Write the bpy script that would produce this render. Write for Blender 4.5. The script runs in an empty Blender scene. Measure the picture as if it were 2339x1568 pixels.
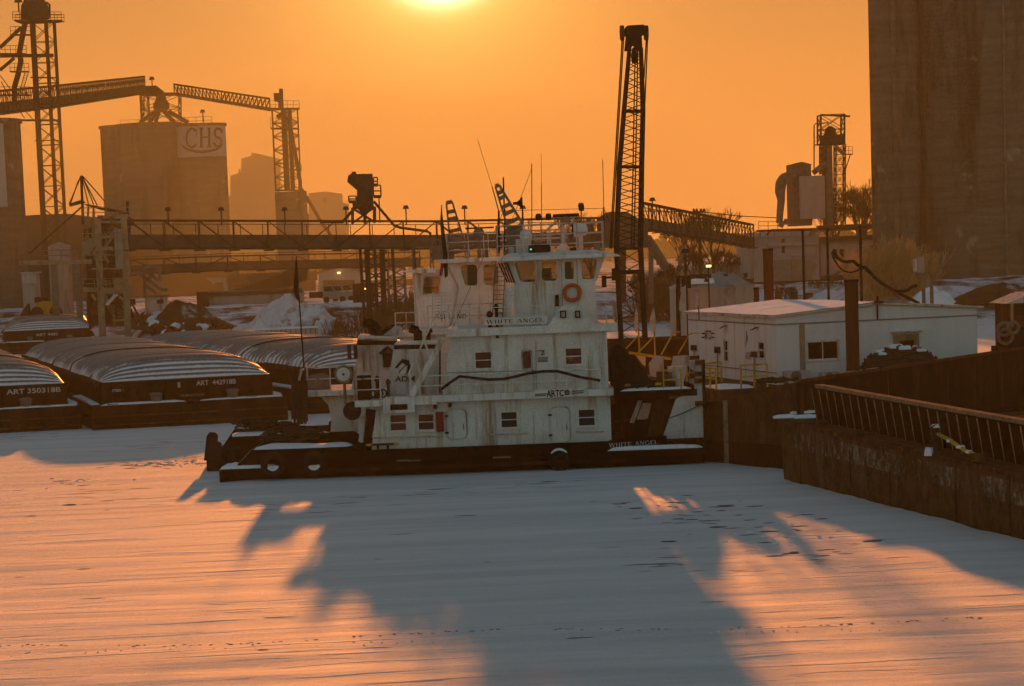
import bpy, math, random
from mathutils import Vector, Matrix
random.seed(7)
sc = bpy.context.scene
col = sc.collection
V = Vector

# ------------------------------------------------------------------ camera
# all picture coordinates below are in a 2339 x 1568 view of the photograph
F = 6000.0; CX = 800.0; ROLL = 0.043; CH = 8.45
HC = 580 - ROLL * (CX - 1170); TP = 0.114; CY = HC + F * TP / math.cos(ROLL)
PITCH = math.atan(TP)
FW = V((0, math.cos(PITCH), -math.sin(PITCH)))
U0 = V((0, math.sin(PITCH), math.cos(PITCH))); R0 = V((1, 0, 0))
RT = math.cos(ROLL) * R0 - math.sin(ROLL) * U0
UP = math.cos(ROLL) * U0 + math.sin(ROLL) * R0
CAM = V((0, 0, CH))
cd = bpy.data.cameras.new('camera'); cam = bpy.data.objects.new('camera', cd); col.objects.link(cam)
cd.sensor_width = 36.0; cd.sensor_fit = 'HORIZONTAL'
cd.lens = F / 2339.0 * 36.0
cd.shift_x = (1169.5 - CX) / 2339.0
cd.shift_y = (CY - 784.0) / 2339.0
cd.clip_start = 1.0; cd.clip_end = 6000.0
m = Matrix((RT, UP, -FW)).transposed().to_4x4(); m.translation = CAM
cam.matrix_world = m
sc.camera = cam

def ray(x, y): return FW * F + RT * (x - CX) - UP * (y - CY)
def P(x, y, Y):            # picture point at world depth Y
    d = ray(x, y); return CAM + d * (Y / d.y)
def G(x, y, z=0.0):        # picture point on the level z
    d = ray(x, y); return CAM + d * ((z - CH) / d.z)

# ------------------------------------------------------------------ light
SD = ray(1003, -150).normalized()
ELEV = math.asin(SD.z); AZ = math.atan2(SD.x, SD.y)
sl = bpy.data.lights.new('sun', 'SUN'); sun = bpy.data.objects.new('sun', sl); col.objects.link(sun)
sl.energy = 3.0; sl.angle = math.radians(0.9); sl.color = (1.0, 0.28, 0.03)
sun.rotation_euler = (-SD).to_track_quat('-Z', 'Y').to_euler()

w = bpy.data.worlds.new('World'); sc.world = w; w.use_nodes = True
nt = w.node_tree; nt.nodes.clear()
N = nt.nodes.new; L = nt.links.new
def mathn(op, a, b=None, clamp=False):
    n = N('ShaderNodeMath'); n.operation = op; n.use_clamp = clamp
    for i, q in enumerate((a, b)):
        if q is None: continue
        if isinstance(q, (int, float)): n.inputs[i].default_value = q
        else: L(q, n.inputs[i])
    return n.outputs[0]
out = N('ShaderNodeOutputWorld'); bg = N('ShaderNodeBackground'); L(bg.outputs[0], out.inputs[0])
sky = N('ShaderNodeTexSky'); sky.sky_type = 'NISHITA'; sky.sun_disc = False
sky.sun_elevation = ELEV; sky.sun_rotation = AZ; sky.air_density = 1.2; sky.dust_density = 1.0; sky.ozone_density = 1.5
tc = N('ShaderNodeTexCoord'); nm = N('ShaderNodeVectorMath'); nm.operation = 'NORMALIZE'; L(tc.outputs['Generated'], nm.inputs[0])
dt = N('ShaderNodeVectorMath'); dt.operation = 'DOT_PRODUCT'; L(nm.outputs[0], dt.inputs[0]); dt.inputs[1].default_value = SD
sp = N('ShaderNodeSeparateXYZ'); L(nm.outputs[0], sp.inputs[0])
z = mathn('ABSOLUTE', sp.outputs[2])
ang = mathn('ARCCOSINE', mathn('MINIMUM', dt.outputs['Value'], 1.0))
def gauss(x, s): return mathn('EXPONENT', mathn('MULTIPLY', mathn('POWER', mathn('DIVIDE', x, s), 2.0), -1.0))
def expo(x, s): return mathn('EXPONENT', mathn('DIVIDE', x, -s))
def vec(col3, f):
    n = N('ShaderNodeVectorMath'); n.operation = 'SCALE'; n.inputs[0].default_value = col3
    if isinstance(f, (int, float)): n.inputs['Scale'].default_value = f
    else: L(f, n.inputs['Scale'])
    return n.outputs[0]
def addv(a, b):
    n = N('ShaderNodeVectorMath'); n.operation = 'ADD'; L(a, n.inputs[0]); L(b, n.inputs[1]); return n.outputs[0]
def mulv(a, c3):
    n = N('ShaderNodeVectorMath'); n.operation = 'MULTIPLY'; L(a, n.inputs[0]); n.inputs[1].default_value = c3; return n.outputs[0]
low = mathn('MULTIPLY', gauss(z, 0.085), gauss(ang, 1.0))      # smoky low air on the sun's side
wide = mathn('MULTIPLY', gauss(z, 0.50), gauss(ang, 1.1))
filt = N('ShaderNodeMixRGB'); L(wide, filt.inputs[0]); filt.inputs[1].default_value = (0.47, 0.505, 0.455, 1); filt.inputs[2].default_value = (0.012, 0.003, 0.0005, 1)
base = N('ShaderNodeVectorMath'); base.operation = 'MULTIPLY'; L(sky.outputs[0], base.inputs[0]); L(filt.outputs[0], base.inputs[1])
smoke = vec((3.9, 1.48, 0.40), low)
glow = vec((12.0, 6.4, 1.2), expo(ang, 0.026))
glow2 = vec((1.3, 0.44, 0.10), expo(ang, 0.06))
disc = vec((380, 300, 190), gauss(ang, 0.0122))
tot = addv(addv(addv(base.outputs[0], smoke), addv(glow, glow2)), disc)
L(tot, bg.inputs[0]); bg.inputs[1].default_value = 0.05

vs = sc.view_settings; vs.view_transform = 'Standard'; vs.look = 'None'; vs.gamma = 1.0; vs.use_curve_mapping = False
vs.exposure = 2.5
sc.render.engine = 'CYCLES'
cy = sc.cycles
cy.use_denoising = True; cy.max_bounces = 6; cy.diffuse_bounces = 2; cy.glossy_bounces = 2
cy.transmission_bounces = 4; cy.transparent_max_bounces = 8; cy.volume_bounces = 0
cy.caustics_reflective = False; cy.caustics_refractive = False; cy.sample_clamp_indirect = 4.0
cy.use_adaptive_sampling = True; cy.adaptive_threshold = 0.02

# zoom windows of the photograph -> picture coordinates
zA = lambda x, y: (628.1 + .28408 * x, 673.8 + .28408 * y)
zB = lambda x, y: (970.7 + .28408 * x, 445.4 + .28408 * y)
zC = lambda x, y: (1085 + .24762 * x, 730.9 + .24762 * y)
z1 = lambda x, y: (.31315 * x, .31315 * y)
z2 = lambda x, y: (.31315 * x, 376.9 + .31315 * y)
z3 = lambda x, y: (.31315 * x, 673.8 + .31315 * y)
zD = lambda x, y: (628 + .31315 * x, 319.8 + .31315 * y)
zE = lambda x, y: (445.4 + .17577 * x, 936.4 + .17577 * y)
zF = lambda x, y: (45.7 + .24042 * x, 388.3 + .24042 * y)
zG = lambda x, y: (730.9 + .24042 * x, 365.4 + .24042 * y)
zH = lambda x, y: (1713 + .17088 * x, 513.9 + .17088 * y)
zT = lambda x, y: (.2331 * x, .2331 * y)                    # top left corner
zK = lambda x, y: (1370.4 + .33499 * x, 45.7 + .33499 * y)  # crane
zW = lambda x, y: (1393.2 + .17475 * x, 616.7 + .17475 * y) # bow of the boats
r1 = lambda x, y: (1484.6 + .36521 * x, 491 + .36521 * y)
r2 = lambda x, y: (1713 + .32782 * x, 228.4 + .32782 * y)
r3 = lambda x, y: (1541.7 + .3408 * x, 788 + .3408 * y)
def Q(zf, x, y, Y): return P(*zf(x, y), Y)

# ------------------------------------------------------------------ materials
def mat(name, c, rough=0.7, metal=0.0, var=0.25, scale=1.5, bump=0.0, bscale=8.0, c2=None, amt=0.5, stretch=(1, 1, 1), dirt=None, dscale=0.6, dthr=0.55, spec=0.0, streak=.5, spots=None, grain=.14, gscale=16):
    m = bpy.data.materials.new(name); m.use_nodes = True
    nt = m.node_tree; b = nt.nodes['Principled BSDF']
    N = nt.nodes.new; L = nt.links.new
    tc = N('ShaderNodeTexCoord'); mp = N('ShaderNodeMapping'); L(tc.outputs['Object'], mp.inputs[0]); mp.inputs['Scale'].default_value = stretch
    nz = N('ShaderNodeTexNoise'); L(mp.outputs[0], nz.inputs[0]); nz.inputs['Scale'].default_value = scale; nz.inputs['Detail'].default_value = 6; nz.inputs['Roughness'].default_value = 0.65
    rp = N('ShaderNodeValToRGB'); L(nz.outputs[0], rp.inputs[0])
    if c2 is None:
        a = tuple(v * (1 - var) for v in c); d = tuple(min(1, v * (1 + var)) for v in c)
    else: a, d = c, c2
    rp.color_ramp.elements[0].position = 0.30; rp.color_ramp.elements[1].position = 0.70
    rp.color_ramp.elements[0].color = (*a, 1); rp.color_ramp.elements[1].color = (*d, 1)
    src = rp.outputs[0]
    if dirt:
        n2 = N('ShaderNodeTexNoise'); n2.inputs['Scale'].default_value = dscale; n2.inputs['Detail'].default_value = 8; n2.inputs['Roughness'].default_value = 0.7
        m2 = N('ShaderNodeMapping'); L(tc.outputs['Object'], m2.inputs[0]); m2.inputs['Scale'].default_value = (1.6, 1.6, streak); L(m2.outputs[0], n2.inputs[0])
        r_ = N('ShaderNodeValToRGB'); L(n2.outputs[0], r_.inputs[0]); r_.color_ramp.elements[0].position = dthr; r_.color_ramp.elements[1].position = dthr + 0.14
        mx = N('ShaderNodeMixRGB'); L(r_.outputs[0], mx.inputs[0]); L(src, mx.inputs[1]); mx.inputs[2].default_value = (*dirt, 1)
        src = mx.outputs[0]
    if spots:
        sc_, ss_, st_ = spots
        n4 = N('ShaderNodeTexNoise'); n4.inputs['Scale'].default_value = ss_; n4.inputs['Detail'].default_value = 5; L(tc.outputs['Object'], n4.inputs[0])
        r4 = N('ShaderNodeMapRange'); L(n4.outputs[0], r4.inputs[0]); r4.inputs[1].default_value = st_; r4.inputs[2].default_value = st_ + .05
        m4 = N('ShaderNodeMixRGB'); L(r4.outputs[0], m4.inputs[0]); L(src, m4.inputs[1]); m4.inputs[2].default_value = (*sc_, 1); src = m4.outputs[0]
    if grain:
        n5 = N('ShaderNodeTexNoise'); n5.inputs['Scale'].default_value = gscale; n5.inputs['Detail'].default_value = 3; L(tc.outputs['Object'], n5.inputs[0])
        r5 = N('ShaderNodeMapRange'); L(n5.outputs[0], r5.inputs[0]); r5.inputs[1].default_value = .25; r5.inputs[2].default_value = .75; r5.inputs[3].default_value = 1 - grain; r5.inputs[4].default_value = 1 + grain
        m5 = N('ShaderNodeVectorMath'); m5.operation = 'SCALE'; L(src, m5.inputs[0]); L(r5.outputs[0], m5.inputs['Scale']); src = m5.outputs[0]
    L(src, b.inputs['Base Color'])
    b.inputs['Roughness'].default_value = rough; b.inputs['Metallic'].default_value = metal; b.inputs['Specular IOR Level'].default_value = spec
    if bump:
        n3 = N('ShaderNodeTexNoise'); L(mp.outputs[0], n3.inputs[0]); n3.inputs['Scale'].default_value = bscale; n3.inputs['Detail'].default_value = 6
        bp = N('ShaderNodeBump'); bp.inputs['Strength'].default_value = bump; bp.inputs['Distance'].default_value = 0.1
        L(n3.outputs[0], bp.inputs['Height']); L(bp.outputs[0], b.inputs['Normal'])
    return m
def emis(name, c, s):
    m = mat(name, c, var=0.02); b = m.node_tree.nodes['Principled BSDF']
    b.inputs['Emission Color'].default_value = (*c, 1); b.inputs['Emission Strength'].default_value = s
    return m
M = {}
M['white'] = mat('white paint', (.64, .63, .61), 0.55, var=.12, scale=1.0, dirt=(.34, .24, .16), dscale=1.7, dthr=.52, bump=.5, bscale=1.4, streak=.13)
M['white2'] = mat('white paint aged', (.50, .48, .46), 0.6, var=.15, dirt=(.22, .13, .08), dscale=1.5, dthr=.50, bump=.5, bscale=1.4, streak=.16)
M['hull'] = mat('black hull paint', (.008, .005, .004), 0.8, var=.5, scale=2.5, dirt=(.022, .008, .004), dscale=.9, dthr=.50, bump=.25, bscale=5)
M['black'] = mat('black paint', (.014, .012, .011), 0.6, var=.3, dirt=(.05, .03, .02), dthr=.62)
M['rubber'] = mat('tyre rubber', (.018, .016, .015), 0.85, var=.4, bump=.3, bscale=14)
M['dirtysnow'] = mat('ploughed dirty snow', (.66, .67, .70), .9, var=.12, scale=1.2, dirt=(.20, .13, .08), dscale=.5, dthr=.55, bump=.9, bscale=1.2)
M['snow'] = mat('snow', (.80, .83, .88), 0.8, var=.04, scale=3, bump=.5, bscale=4)
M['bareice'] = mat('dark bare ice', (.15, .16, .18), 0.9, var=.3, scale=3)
M['rust'] = mat('rusted steel', (.085, .034, .016), 0.85, var=.45, scale=1.8, dirt=(.16, .075, .035), dscale=.7, dthr=.53, bump=.3, bscale=6)
M['rustdark'] = mat('dark rusted steel', (.030, .012, .007), 0.85, var=.5, scale=1.2, dirt=(.065, .027, .013), dscale=.5, dthr=.52, bump=.3, bscale=5)
M['rustworn'] = mat('worn painted rusty hull', (.095, .045, .020), 0.85, var=.45, scale=1.4, dirt=(.16, .095, .05), dscale=.55, dthr=.55, bump=.3, bscale=6)
def worn_mat():
    m = mat('flaking white paint band', (.24, .195, .145), .85, var=.3, scale=3); nt = m.node_tree; b = nt.nodes['Principled BSDF']; N = nt.nodes.new; L = nt.links.new
    tc = N('ShaderNodeTexCoord'); mp = N('ShaderNodeMapping'); L(tc.outputs['Object'], mp.inputs[0]); mp.inputs['Scale'].default_value = (1.2, 1.2, 1.0); nz = N('ShaderNodeTexNoise'); nz.inputs['Scale'].default_value = 2.6; nz.inputs['Detail'].default_value = 9; nz.inputs['Roughness'].default_value = .75; L(mp.outputs[0], nz.inputs[0])
    n2 = N('ShaderNodeTexNoise'); n2.inputs['Scale'].default_value = .35; L(tc.outputs['Object'], n2.inputs[0]); ad = N('ShaderNodeMath'); ad.operation = 'MULTIPLY_ADD'; L(n2.outputs[0], ad.inputs[0]); ad.inputs[1].default_value = .5; L(nz.outputs[0], ad.inputs[2])
    r = N('ShaderNodeMapRange'); L(ad.outputs[0], r.inputs[0]); r.inputs[1].default_value = .77; r.inputs[2].default_value = .92; L(r.outputs[0], b.inputs['Alpha']); return m
M['wornband'] = worn_mat()
M['deckplate'] = mat('rusty deck plate', (.11, .055, .028), 0.9, var=.4, scale=3, bump=.4, bscale=10)
M['rustlight'] = mat('weathered coaming rail', (.28, .18, .11), 0.85, var=.4, scale=4, bump=.2)
M['cover'] = mat('grey fibreglass cover', (.16, .15, .14), 0.6, var=.3, scale=2, dirt=(.45, .46, .48), dscale=1.5, dthr=.62)
M['steel'] = mat('dark galvanised steel', (.036, .028, .022), 0.7, var=.35, scale=2)
M['steelmid'] = mat('weathered grey steel', (.17, .14, .11), 0.7, var=.3, scale=2)
M['tansteel'] = mat('tan painted steel', (.31, .22, .135), 0.75, var=.35, scale=1.5, dirt=(.10, .05, .03), dscale=.8)
M['concrete'] = mat('silo concrete', (.145, .113, .080), 0.9, var=.30, scale=.45, dirt=(.050, .037, .025), dscale=.16, dthr=.50, bump=.35, bscale=1.0, stretch=(.35, .35, 3.0), streak=.30, spots=((.28, .23, .17), .30, .655), gscale=3)
M['concretelight'] = mat('pale silo panel', (.46, .42, .37), 0.9, var=.10, scale=.5, dirt=(.34, .29, .24), dscale=.4, streak=.15)
M['brownboard'] = mat('dark conveyor cladding', (.085, .060, .042), 0.8, var=.3, scale=.8)
M['darkprint'] = mat('dark green print', (.012, .018, .015), 0.8, var=.15)
M['blackprint'] = mat('black print', (.02, .02, .02), 0.8, var=.15)
M['whiteprint'] = mat('white print', (.50, .46, .42), 0.8, var=.25, scale=6)
M['greyprint'] = mat('grey print', (.22, .21, .21), 0.8, var=.2)
M['orange'] = mat('orange ring', (.50, .10, .025), 0.6, var=.2)
M['redpanel'] = mat('red cabinet', (.22, .03, .02), 0.5, var=.2)
M['yellow'] = mat('safety yellow paint', (.50, .33, .04), 0.6, var=.2, dirt=(.15, .07, .03))
M['brass'] = mat('brass lamp', (.55, .40, .18), 0.3, 1.0, var=.1)
M['tarp'] = mat('dark tarpaulin', (.022, .018, .015), 0.75, var=.3, bump=.6, bscale=3)
M['rope'] = mat('mooring rope', (.055, .040, .028), 0.95, var=.4, scale=10, bump=.3, bscale=20)
M['pile'] = mat('brown steel pile', (.095, .036, .016), 0.75, var=.3, scale=1.2, stretch=(2, 2, .3))
M['cloth'] = mat('faded flag cloth', (.42, .36, .34), 0.9, var=.4, scale=5)
M['flag'] = mat('dark flag cloth', (.03, .022, .02), 0.9, var=.4)
M['redflag'] = mat('red flag cloth', (.25, .03, .03), 0.9, var=.3)
M['siding'] = mat('white office siding', (.66, .67, .68), 0.6, var=.06, scale=1, stretch=(3, 3, .3), dirt=(.48, .45, .42), dscale=.5, dthr=.60)
M['tancladding'] = mat('pale terminal cladding', (.42, .38, .34), 0.8, var=.12, scale=.6, stretch=(2, 2, .4), dirt=(.28, .22, .17), dscale=.3)
M['rusticdoor'] = mat('tan roller door', (.30, .25, .18), 0.8, var=.15)
M['earth'] = mat('bare earth', (.060, .036, .020), 0.95, var=.45, scale=.5, dirt=(.72, .74, .78), dscale=.12, dthr=.58, bump=.6, bscale=1.5)
M['stock'] = mat('brown stockpile', (.075, .042, .024), 0.95, var=.25, scale=.08, bump=.3, bscale=.6)
M['bark'] = mat('bare twigs', (.055, .036, .022), 0.9, var=.3, scale=3)
def twigmat(name, c):
    m = mat(name, c, .9, var=.35, scale=3); nt = m.node_tree; b = nt.nodes['Principled BSDF']; o = nt.nodes['Material Output']; t = nt.nodes.new('ShaderNodeBsdfTranslucent'); mx = nt.nodes.new('ShaderNodeMixShader'); mx.inputs[0].default_value = .5
    nt.links.new(b.inputs['Base Color'].links[0].from_socket, t.inputs[0]); nt.links.new(b.outputs[0], mx.inputs[1]); nt.links.new(t.outputs[0], mx.inputs[2]); nt.links.new(mx.outputs[0], o.inputs[0]); return m
M['reed'] = twigmat('dry straw brush', (.66, .42, .19))
M['brush'] = twigmat('dry brown brush', (.19, .11, .055))
M['lampoff'] = mat('floodlight housing', (.03, .027, .025), 0.5, var=.2)
M['lens'] = mat('frosty lamp glass', (.55, .56, .56), 0.15, var=.2)
M['truck'] = mat('pale truck paint', (.27, .24, .20), 0.4, var=.1)
M['tank'] = mat('grey tank paint', (.30, .27, .24), 0.6, var=.18, scale=.7, dirt=(.16, .10, .06), dscale=.5, stretch=(2, 2, .4))
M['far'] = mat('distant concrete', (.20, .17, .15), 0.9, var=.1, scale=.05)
M['interior'] = mat('dim cabin interior', (.022, .017, .014), 0.9, var=.3)
M['lampon'] = emis('lit lamp', (1.0, .55, .18), 0.6)
M['led'] = emis('green status light', (.05, .9, .6), .25)

def glassmat(name, tint, refl=0.12, through=0.6):
    m = bpy.data.materials.new(name); m.use_nodes = True; nt = m.node_tree; nt.nodes.clear()
    N = nt.nodes.new; L = nt.links.new
    o = N('ShaderNodeOutputMaterial'); mx = N('ShaderNodeMixShader'); t = N('ShaderNodeBsdfTransparent'); g = N('ShaderNodeBsdfGlossy')
    nz = N('ShaderNodeTexNoise'); nz.inputs['Scale'].default_value = 2.0; rp = N('ShaderNodeValToRGB')
    rp.color_ramp.elements[0].color = (*[c * through * .85 for c in tint], 1); rp.color_ramp.elements[1].color = (*[c * through for c in tint], 1)
    L(nz.outputs[0], rp.inputs[0]); L(rp.outputs[0], t.inputs[0]); g.inputs['Roughness'].default_value = 0.05
    mx.inputs[0].default_value = refl; L(t.outputs[0], mx.inputs[1]); L(g.outputs[0], mx.inputs[2]); L(mx.outputs[0], o.inputs[0])
    return m
M['glass'] = glassmat('cabin window glass', (.98, .92, .85), .05, .85)
M['darkglass'] = glassmat('dark window glass', (.5, .45, .42), .05, .35)

# ------------------------------------------------------------------ mesh helpers
class MB:
    def __init__(s): s.v = []; s.f = []; s.mi = []; s.cur = 0; s.pc = []
    def add(s, vs, fs):
        o = len(s.v); s.pc.append((o, len(s.f))); s.v += [V(q) for q in vs]
        for q in fs: s.f.append([i + o for i in q]); s.mi.append(s.cur)
        return s
    def box(s, x0, x1, y0, y1, z0, z1):
        return s.add([(x0, y0, z0), (x1, y0, z0), (x1, y1, z0), (x0, y1, z0), (x0, y0, z1), (x1, y0, z1), (x1, y1, z1), (x0, y1, z1)],
                     [(0, 3, 2, 1), (4, 5, 6, 7), (0, 1, 5, 4), (1, 2, 6, 5), (2, 3, 7, 6), (3, 0, 4, 7)])
    def frame(s, p, q):
        a = (q - p).normalized(); u = V((0, 0, 1)) if abs(a.z) < .95 else V((0, 1, 0))
        r = a.cross(u).normalized(); return r, r.cross(a).normalized()
    def bar(s, p, q, w, h=None):
        p = V(p); q = V(q); h = h or w; r, u = s.frame(p, q); r = r * w / 2; u = u * h / 2
        return s.add([p - r - u, p + r - u, p + r + u, p - r + u, q - r - u, q + r - u, q + r + u, q - r + u],
                     [(0, 1, 2, 3), (7, 6, 5, 4), (0, 4, 5, 1), (1, 5, 6, 2), (2, 6, 7, 3), (3, 7, 4, 0)])
    def tube(s, p, q, r, r2=None, n=8, cap=True):
        p = V(p); q = V(q); r2 = r if r2 is None else r2; a, b = s.frame(p, q)
        vs = []; fs = []
        for i in range(n):
            t = 2 * math.pi * i / n; d = a * math.cos(t) + b * math.sin(t); vs += [p + d * r, q + d * r2]
        for i in range(n):
            j = (i + 1) % n; fs.append((2 * i, 2 * i + 1, 2 * j + 1, 2 * j))
        if cap: fs += [tuple(range(0, 2 * n, 2)), tuple(range(2 * n - 1, 0, -2))]
        return s.add(vs, fs)
    def path(s, pts, r, n=6):
        pts = [V(q) for q in pts]; vs = []; fs = []
        for k, p in enumerate(pts):
            t = (pts[min(k + 1, len(pts) - 1)] - pts[max(k - 1, 0)]); a, b = s.frame(V((0, 0, 0)), t if t.length > 1e-6 else V((0, 0, 1)))
            for i in range(n):
                g = 2 * math.pi * i / n; vs.append(p + (a * math.cos(g) + b * math.sin(g)) * r)
        for k in range(len(pts) - 1):
            for i in range(n):
                j = (i + 1) % n; fs.append((k * n + i, (k + 1) * n + i, (k + 1) * n + j, k * n + j))
        fs += [tuple(range(n)), tuple(range(len(pts) * n - 1, (len(pts) - 1) * n - 1, -1))]
        return s.add(vs, fs)
    def prism(s, poly, ext):
        poly = [V(q) for q in poly]; ext = V(ext); n = len(poly)
        return s.add(poly + [q + ext for q in poly], [tuple(range(n)), tuple(range(2 * n - 1, n - 1, -1))] + [(i, i + n, (i + 1) % n + n, (i + 1) % n) for i in range(n)])
    def lathe(s, prof, c, n=24, axis='z', cap=True):
        c = V(c); vs = []; fs = []; k = len(prof)
        for i in range(n):
            t = 2 * math.pi * i / n
            for r, h in prof:
                if axis == 'z': vs.append(c + V((r * math.cos(t), r * math.sin(t), h)))
                elif axis == 'y': vs.append(c + V((r * math.cos(t), h, r * math.sin(t))))
                else: vs.append(c + V((h, r * math.cos(t), r * math.sin(t))))
        for i in range(n):
            j = (i + 1) % n
            for q in range(k - 1): fs.append((i * k + q, j * k + q, j * k + q + 1, i * k + q + 1))
        if cap:
            fs += [tuple(i * k for i in range(n - 1, -1, -1)), tuple(i * k + k - 1 for i in range(n))]
        return s.add(vs, fs)
    def ring(s, c, R, r, axis='y', n=24, k=8):
        c = V(c); vs = []; fs = []
        for i in range(n):
            t = 2 * math.pi * i / n
            for j in range(k):
                g = 2 * math.pi * j / k; rr = R + r * math.cos(g); h = r * math.sin(g)
                vs.append(c + (V((rr * math.cos(t), h, rr * math.sin(t))) if axis == 'y' else V((h, rr * math.cos(t), rr * math.sin(t))) if axis == 'x' else V((rr * math.cos(t), rr * math.sin(t), h))))
        for i in range(n):
            for j in range(k): fs.append((i * k + j, ((i + 1) % n) * k + j, ((i + 1) % n) * k + (j + 1) % k, i * k + (j + 1) % k))
        return s.add(vs, fs)
    def grid(s, fn, nu, nv, two=None):
        vs = [fn(i / nu, j / nv) for i in range(nu + 1) for j in range(nv + 1)]
        o = len(s.v); s.v += [V(q) for q in vs]
        for i in range(nu):
            for j in range(nv):
                a = o + i * (nv + 1) + j; s.f.append([a, a + nv + 1, a + nv + 2, a + 1]); s.mi.append(two(i, j) if two else s.cur)
        return s
    def walls(s, X0, X1, Z0, Z1, holes, Y, th=.08):      # wall in the x-z plane with rectangular openings
        xs = sorted({X0, X1, *[h[0] for h in holes], *[h[1] for h in holes]}); zs = sorted({Z0, Z1, *[h[2] for h in holes], *[h[3] for h in holes]})
        for i in range(len(xs) - 1):
            if not any(h[0] < xs[i + 1] and h[1] > xs[i] for h in holes):
                s.box(xs[i], xs[i + 1], Y, Y + th, Z0, Z1); continue
            for j in range(len(zs) - 1):
                cx = (xs[i] + xs[i + 1]) / 2; cz = (zs[j] + zs[j + 1]) / 2
                if not any(h[0] < cx < h[1] and h[2] < cz < h[3] for h in holes): s.box(xs[i], xs[i + 1], Y, Y + th, zs[j], zs[j + 1])
        return s
    def rail(s, pts, h, levels=(1.0, .5), step=1.3, r=.025):
        pts = [V(q) for q in pts]
        for a, b in zip(pts, pts[1:]):
            for l in levels: s.tube(a + V((0, 0, h * l)), b + V((0, 0, h * l)), r, n=6)
            k = max(1, round((b - a).length / step))
            for i in range(k + 1):
                q = a.lerp(b, i / k); s.tube(q, q + V((0, 0, h)), r, n=6)
        return s
    def lattice(s, b, t, n, lw, bw, horiz=True, cross=True):
        b = [V(q) for q in b]; t = [V(q) for q in t]; k = len(b)
        for p, q in zip(b, t): s.bar(p, q, lw)
        for i in range(n):
            f0, f1 = i / n, (i + 1) / n
            for j in range(k):
                a0 = b[j].lerp(t[j], f0); a1 = b[j].lerp(t[j], f1); c0 = b[(j + 1) % k].lerp(t[(j + 1) % k], f0); c1 = b[(j + 1) % k].lerp(t[(j + 1) % k], f1)
                if horiz: s.bar(a1, c1, bw)
                if cross or i % 2 == 0: s.bar(a0, c1, bw)
                if cross or i % 2: s.bar(c0, a1, bw)
        return s
    def each(s, name, m, parent, smooth=False):      # one part per piece added
        res = []; pc = s.pc + [(len(s.v), len(s.f))]
        for (v0, f0), (v1, f1) in zip(pc, pc[1:]):
            t = MB(); t.v = s.v[v0:v1]; t.f = [[i - v0 for i in f] for f in s.f[f0:f1]]; t.mi = [0] * (f1 - f0); res.append(t.build(name, m, parent, smooth))
        return res
    def build(s, name, m, parent=None, smooth=False):
        me = bpy.data.meshes.new(name); o = bpy.data.objects.new(name, me); col.objects.link(o)
        wl = V((0, 0, 0))
        if parent is not None:
            o.parent = parent; wl = WL[parent.name]
        me.from_pydata([q - wl for q in s.v], [], s.f)
        ms = m if isinstance(m, (list, tuple)) else [m]
        for q in ms: me.materials.append(M[q] if isinstance(q, str) else q)
        if len(ms) > 1: me.polygons.foreach_set('material_index', s.mi)
        if smooth:
            me.polygons.foreach_set('use_smooth', [True] * len(me.polygons)); me.set_sharp_from_angle(angle=math.radians(40))
        me.update(); WL[o.name] = wl
        return o
WL = {}
def tag(o, label, cat, group=None):
    o['label'] = label; o['category'] = cat
    if group: o['group'] = group
    return o
def thing(name, label, cat, loc, group=None):
    o = bpy.data.objects.new(name, None); col.objects.link(o); o.location = loc; o.empty_display_size = .5
    WL[o.name] = V(loc); return tag(o, label, cat, group)
def solo(name, mb, m, label, cat, loc, group=None, smooth=False):
    o = mb.build(name, m, None, smooth); loc = V(loc)
    for q in o.data.vertices: q.co -= loc
    o.location = loc; WL[o.name] = loc
    return tag(o, label, cat, group)
def stuff(o): o['kind'] = 'stuff'; return o
def struct(o): o['kind'] = 'structure'; return o
def copy_tree(o, loc, rotz=None, parent=None):
    c = o.copy(); col.objects.link(c); c.parent = parent
    if parent is None:
        c.location = loc
        if rotz is not None: c.rotation_euler = (0, 0, rotz)
    for ch in list(o.children): copy_tree(ch, None, None, c)
    return c
def px(mb, pts, Y, d):       # traced outline -> plate of thickness d at depth Y
    return mb.prism([P(a, b, Y) for a, b in pts], (0, d, 0))
def pz(mb, zf, pts, Y, d): return px(mb, [zf(a, b) for a, b in pts], Y, d)

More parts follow.
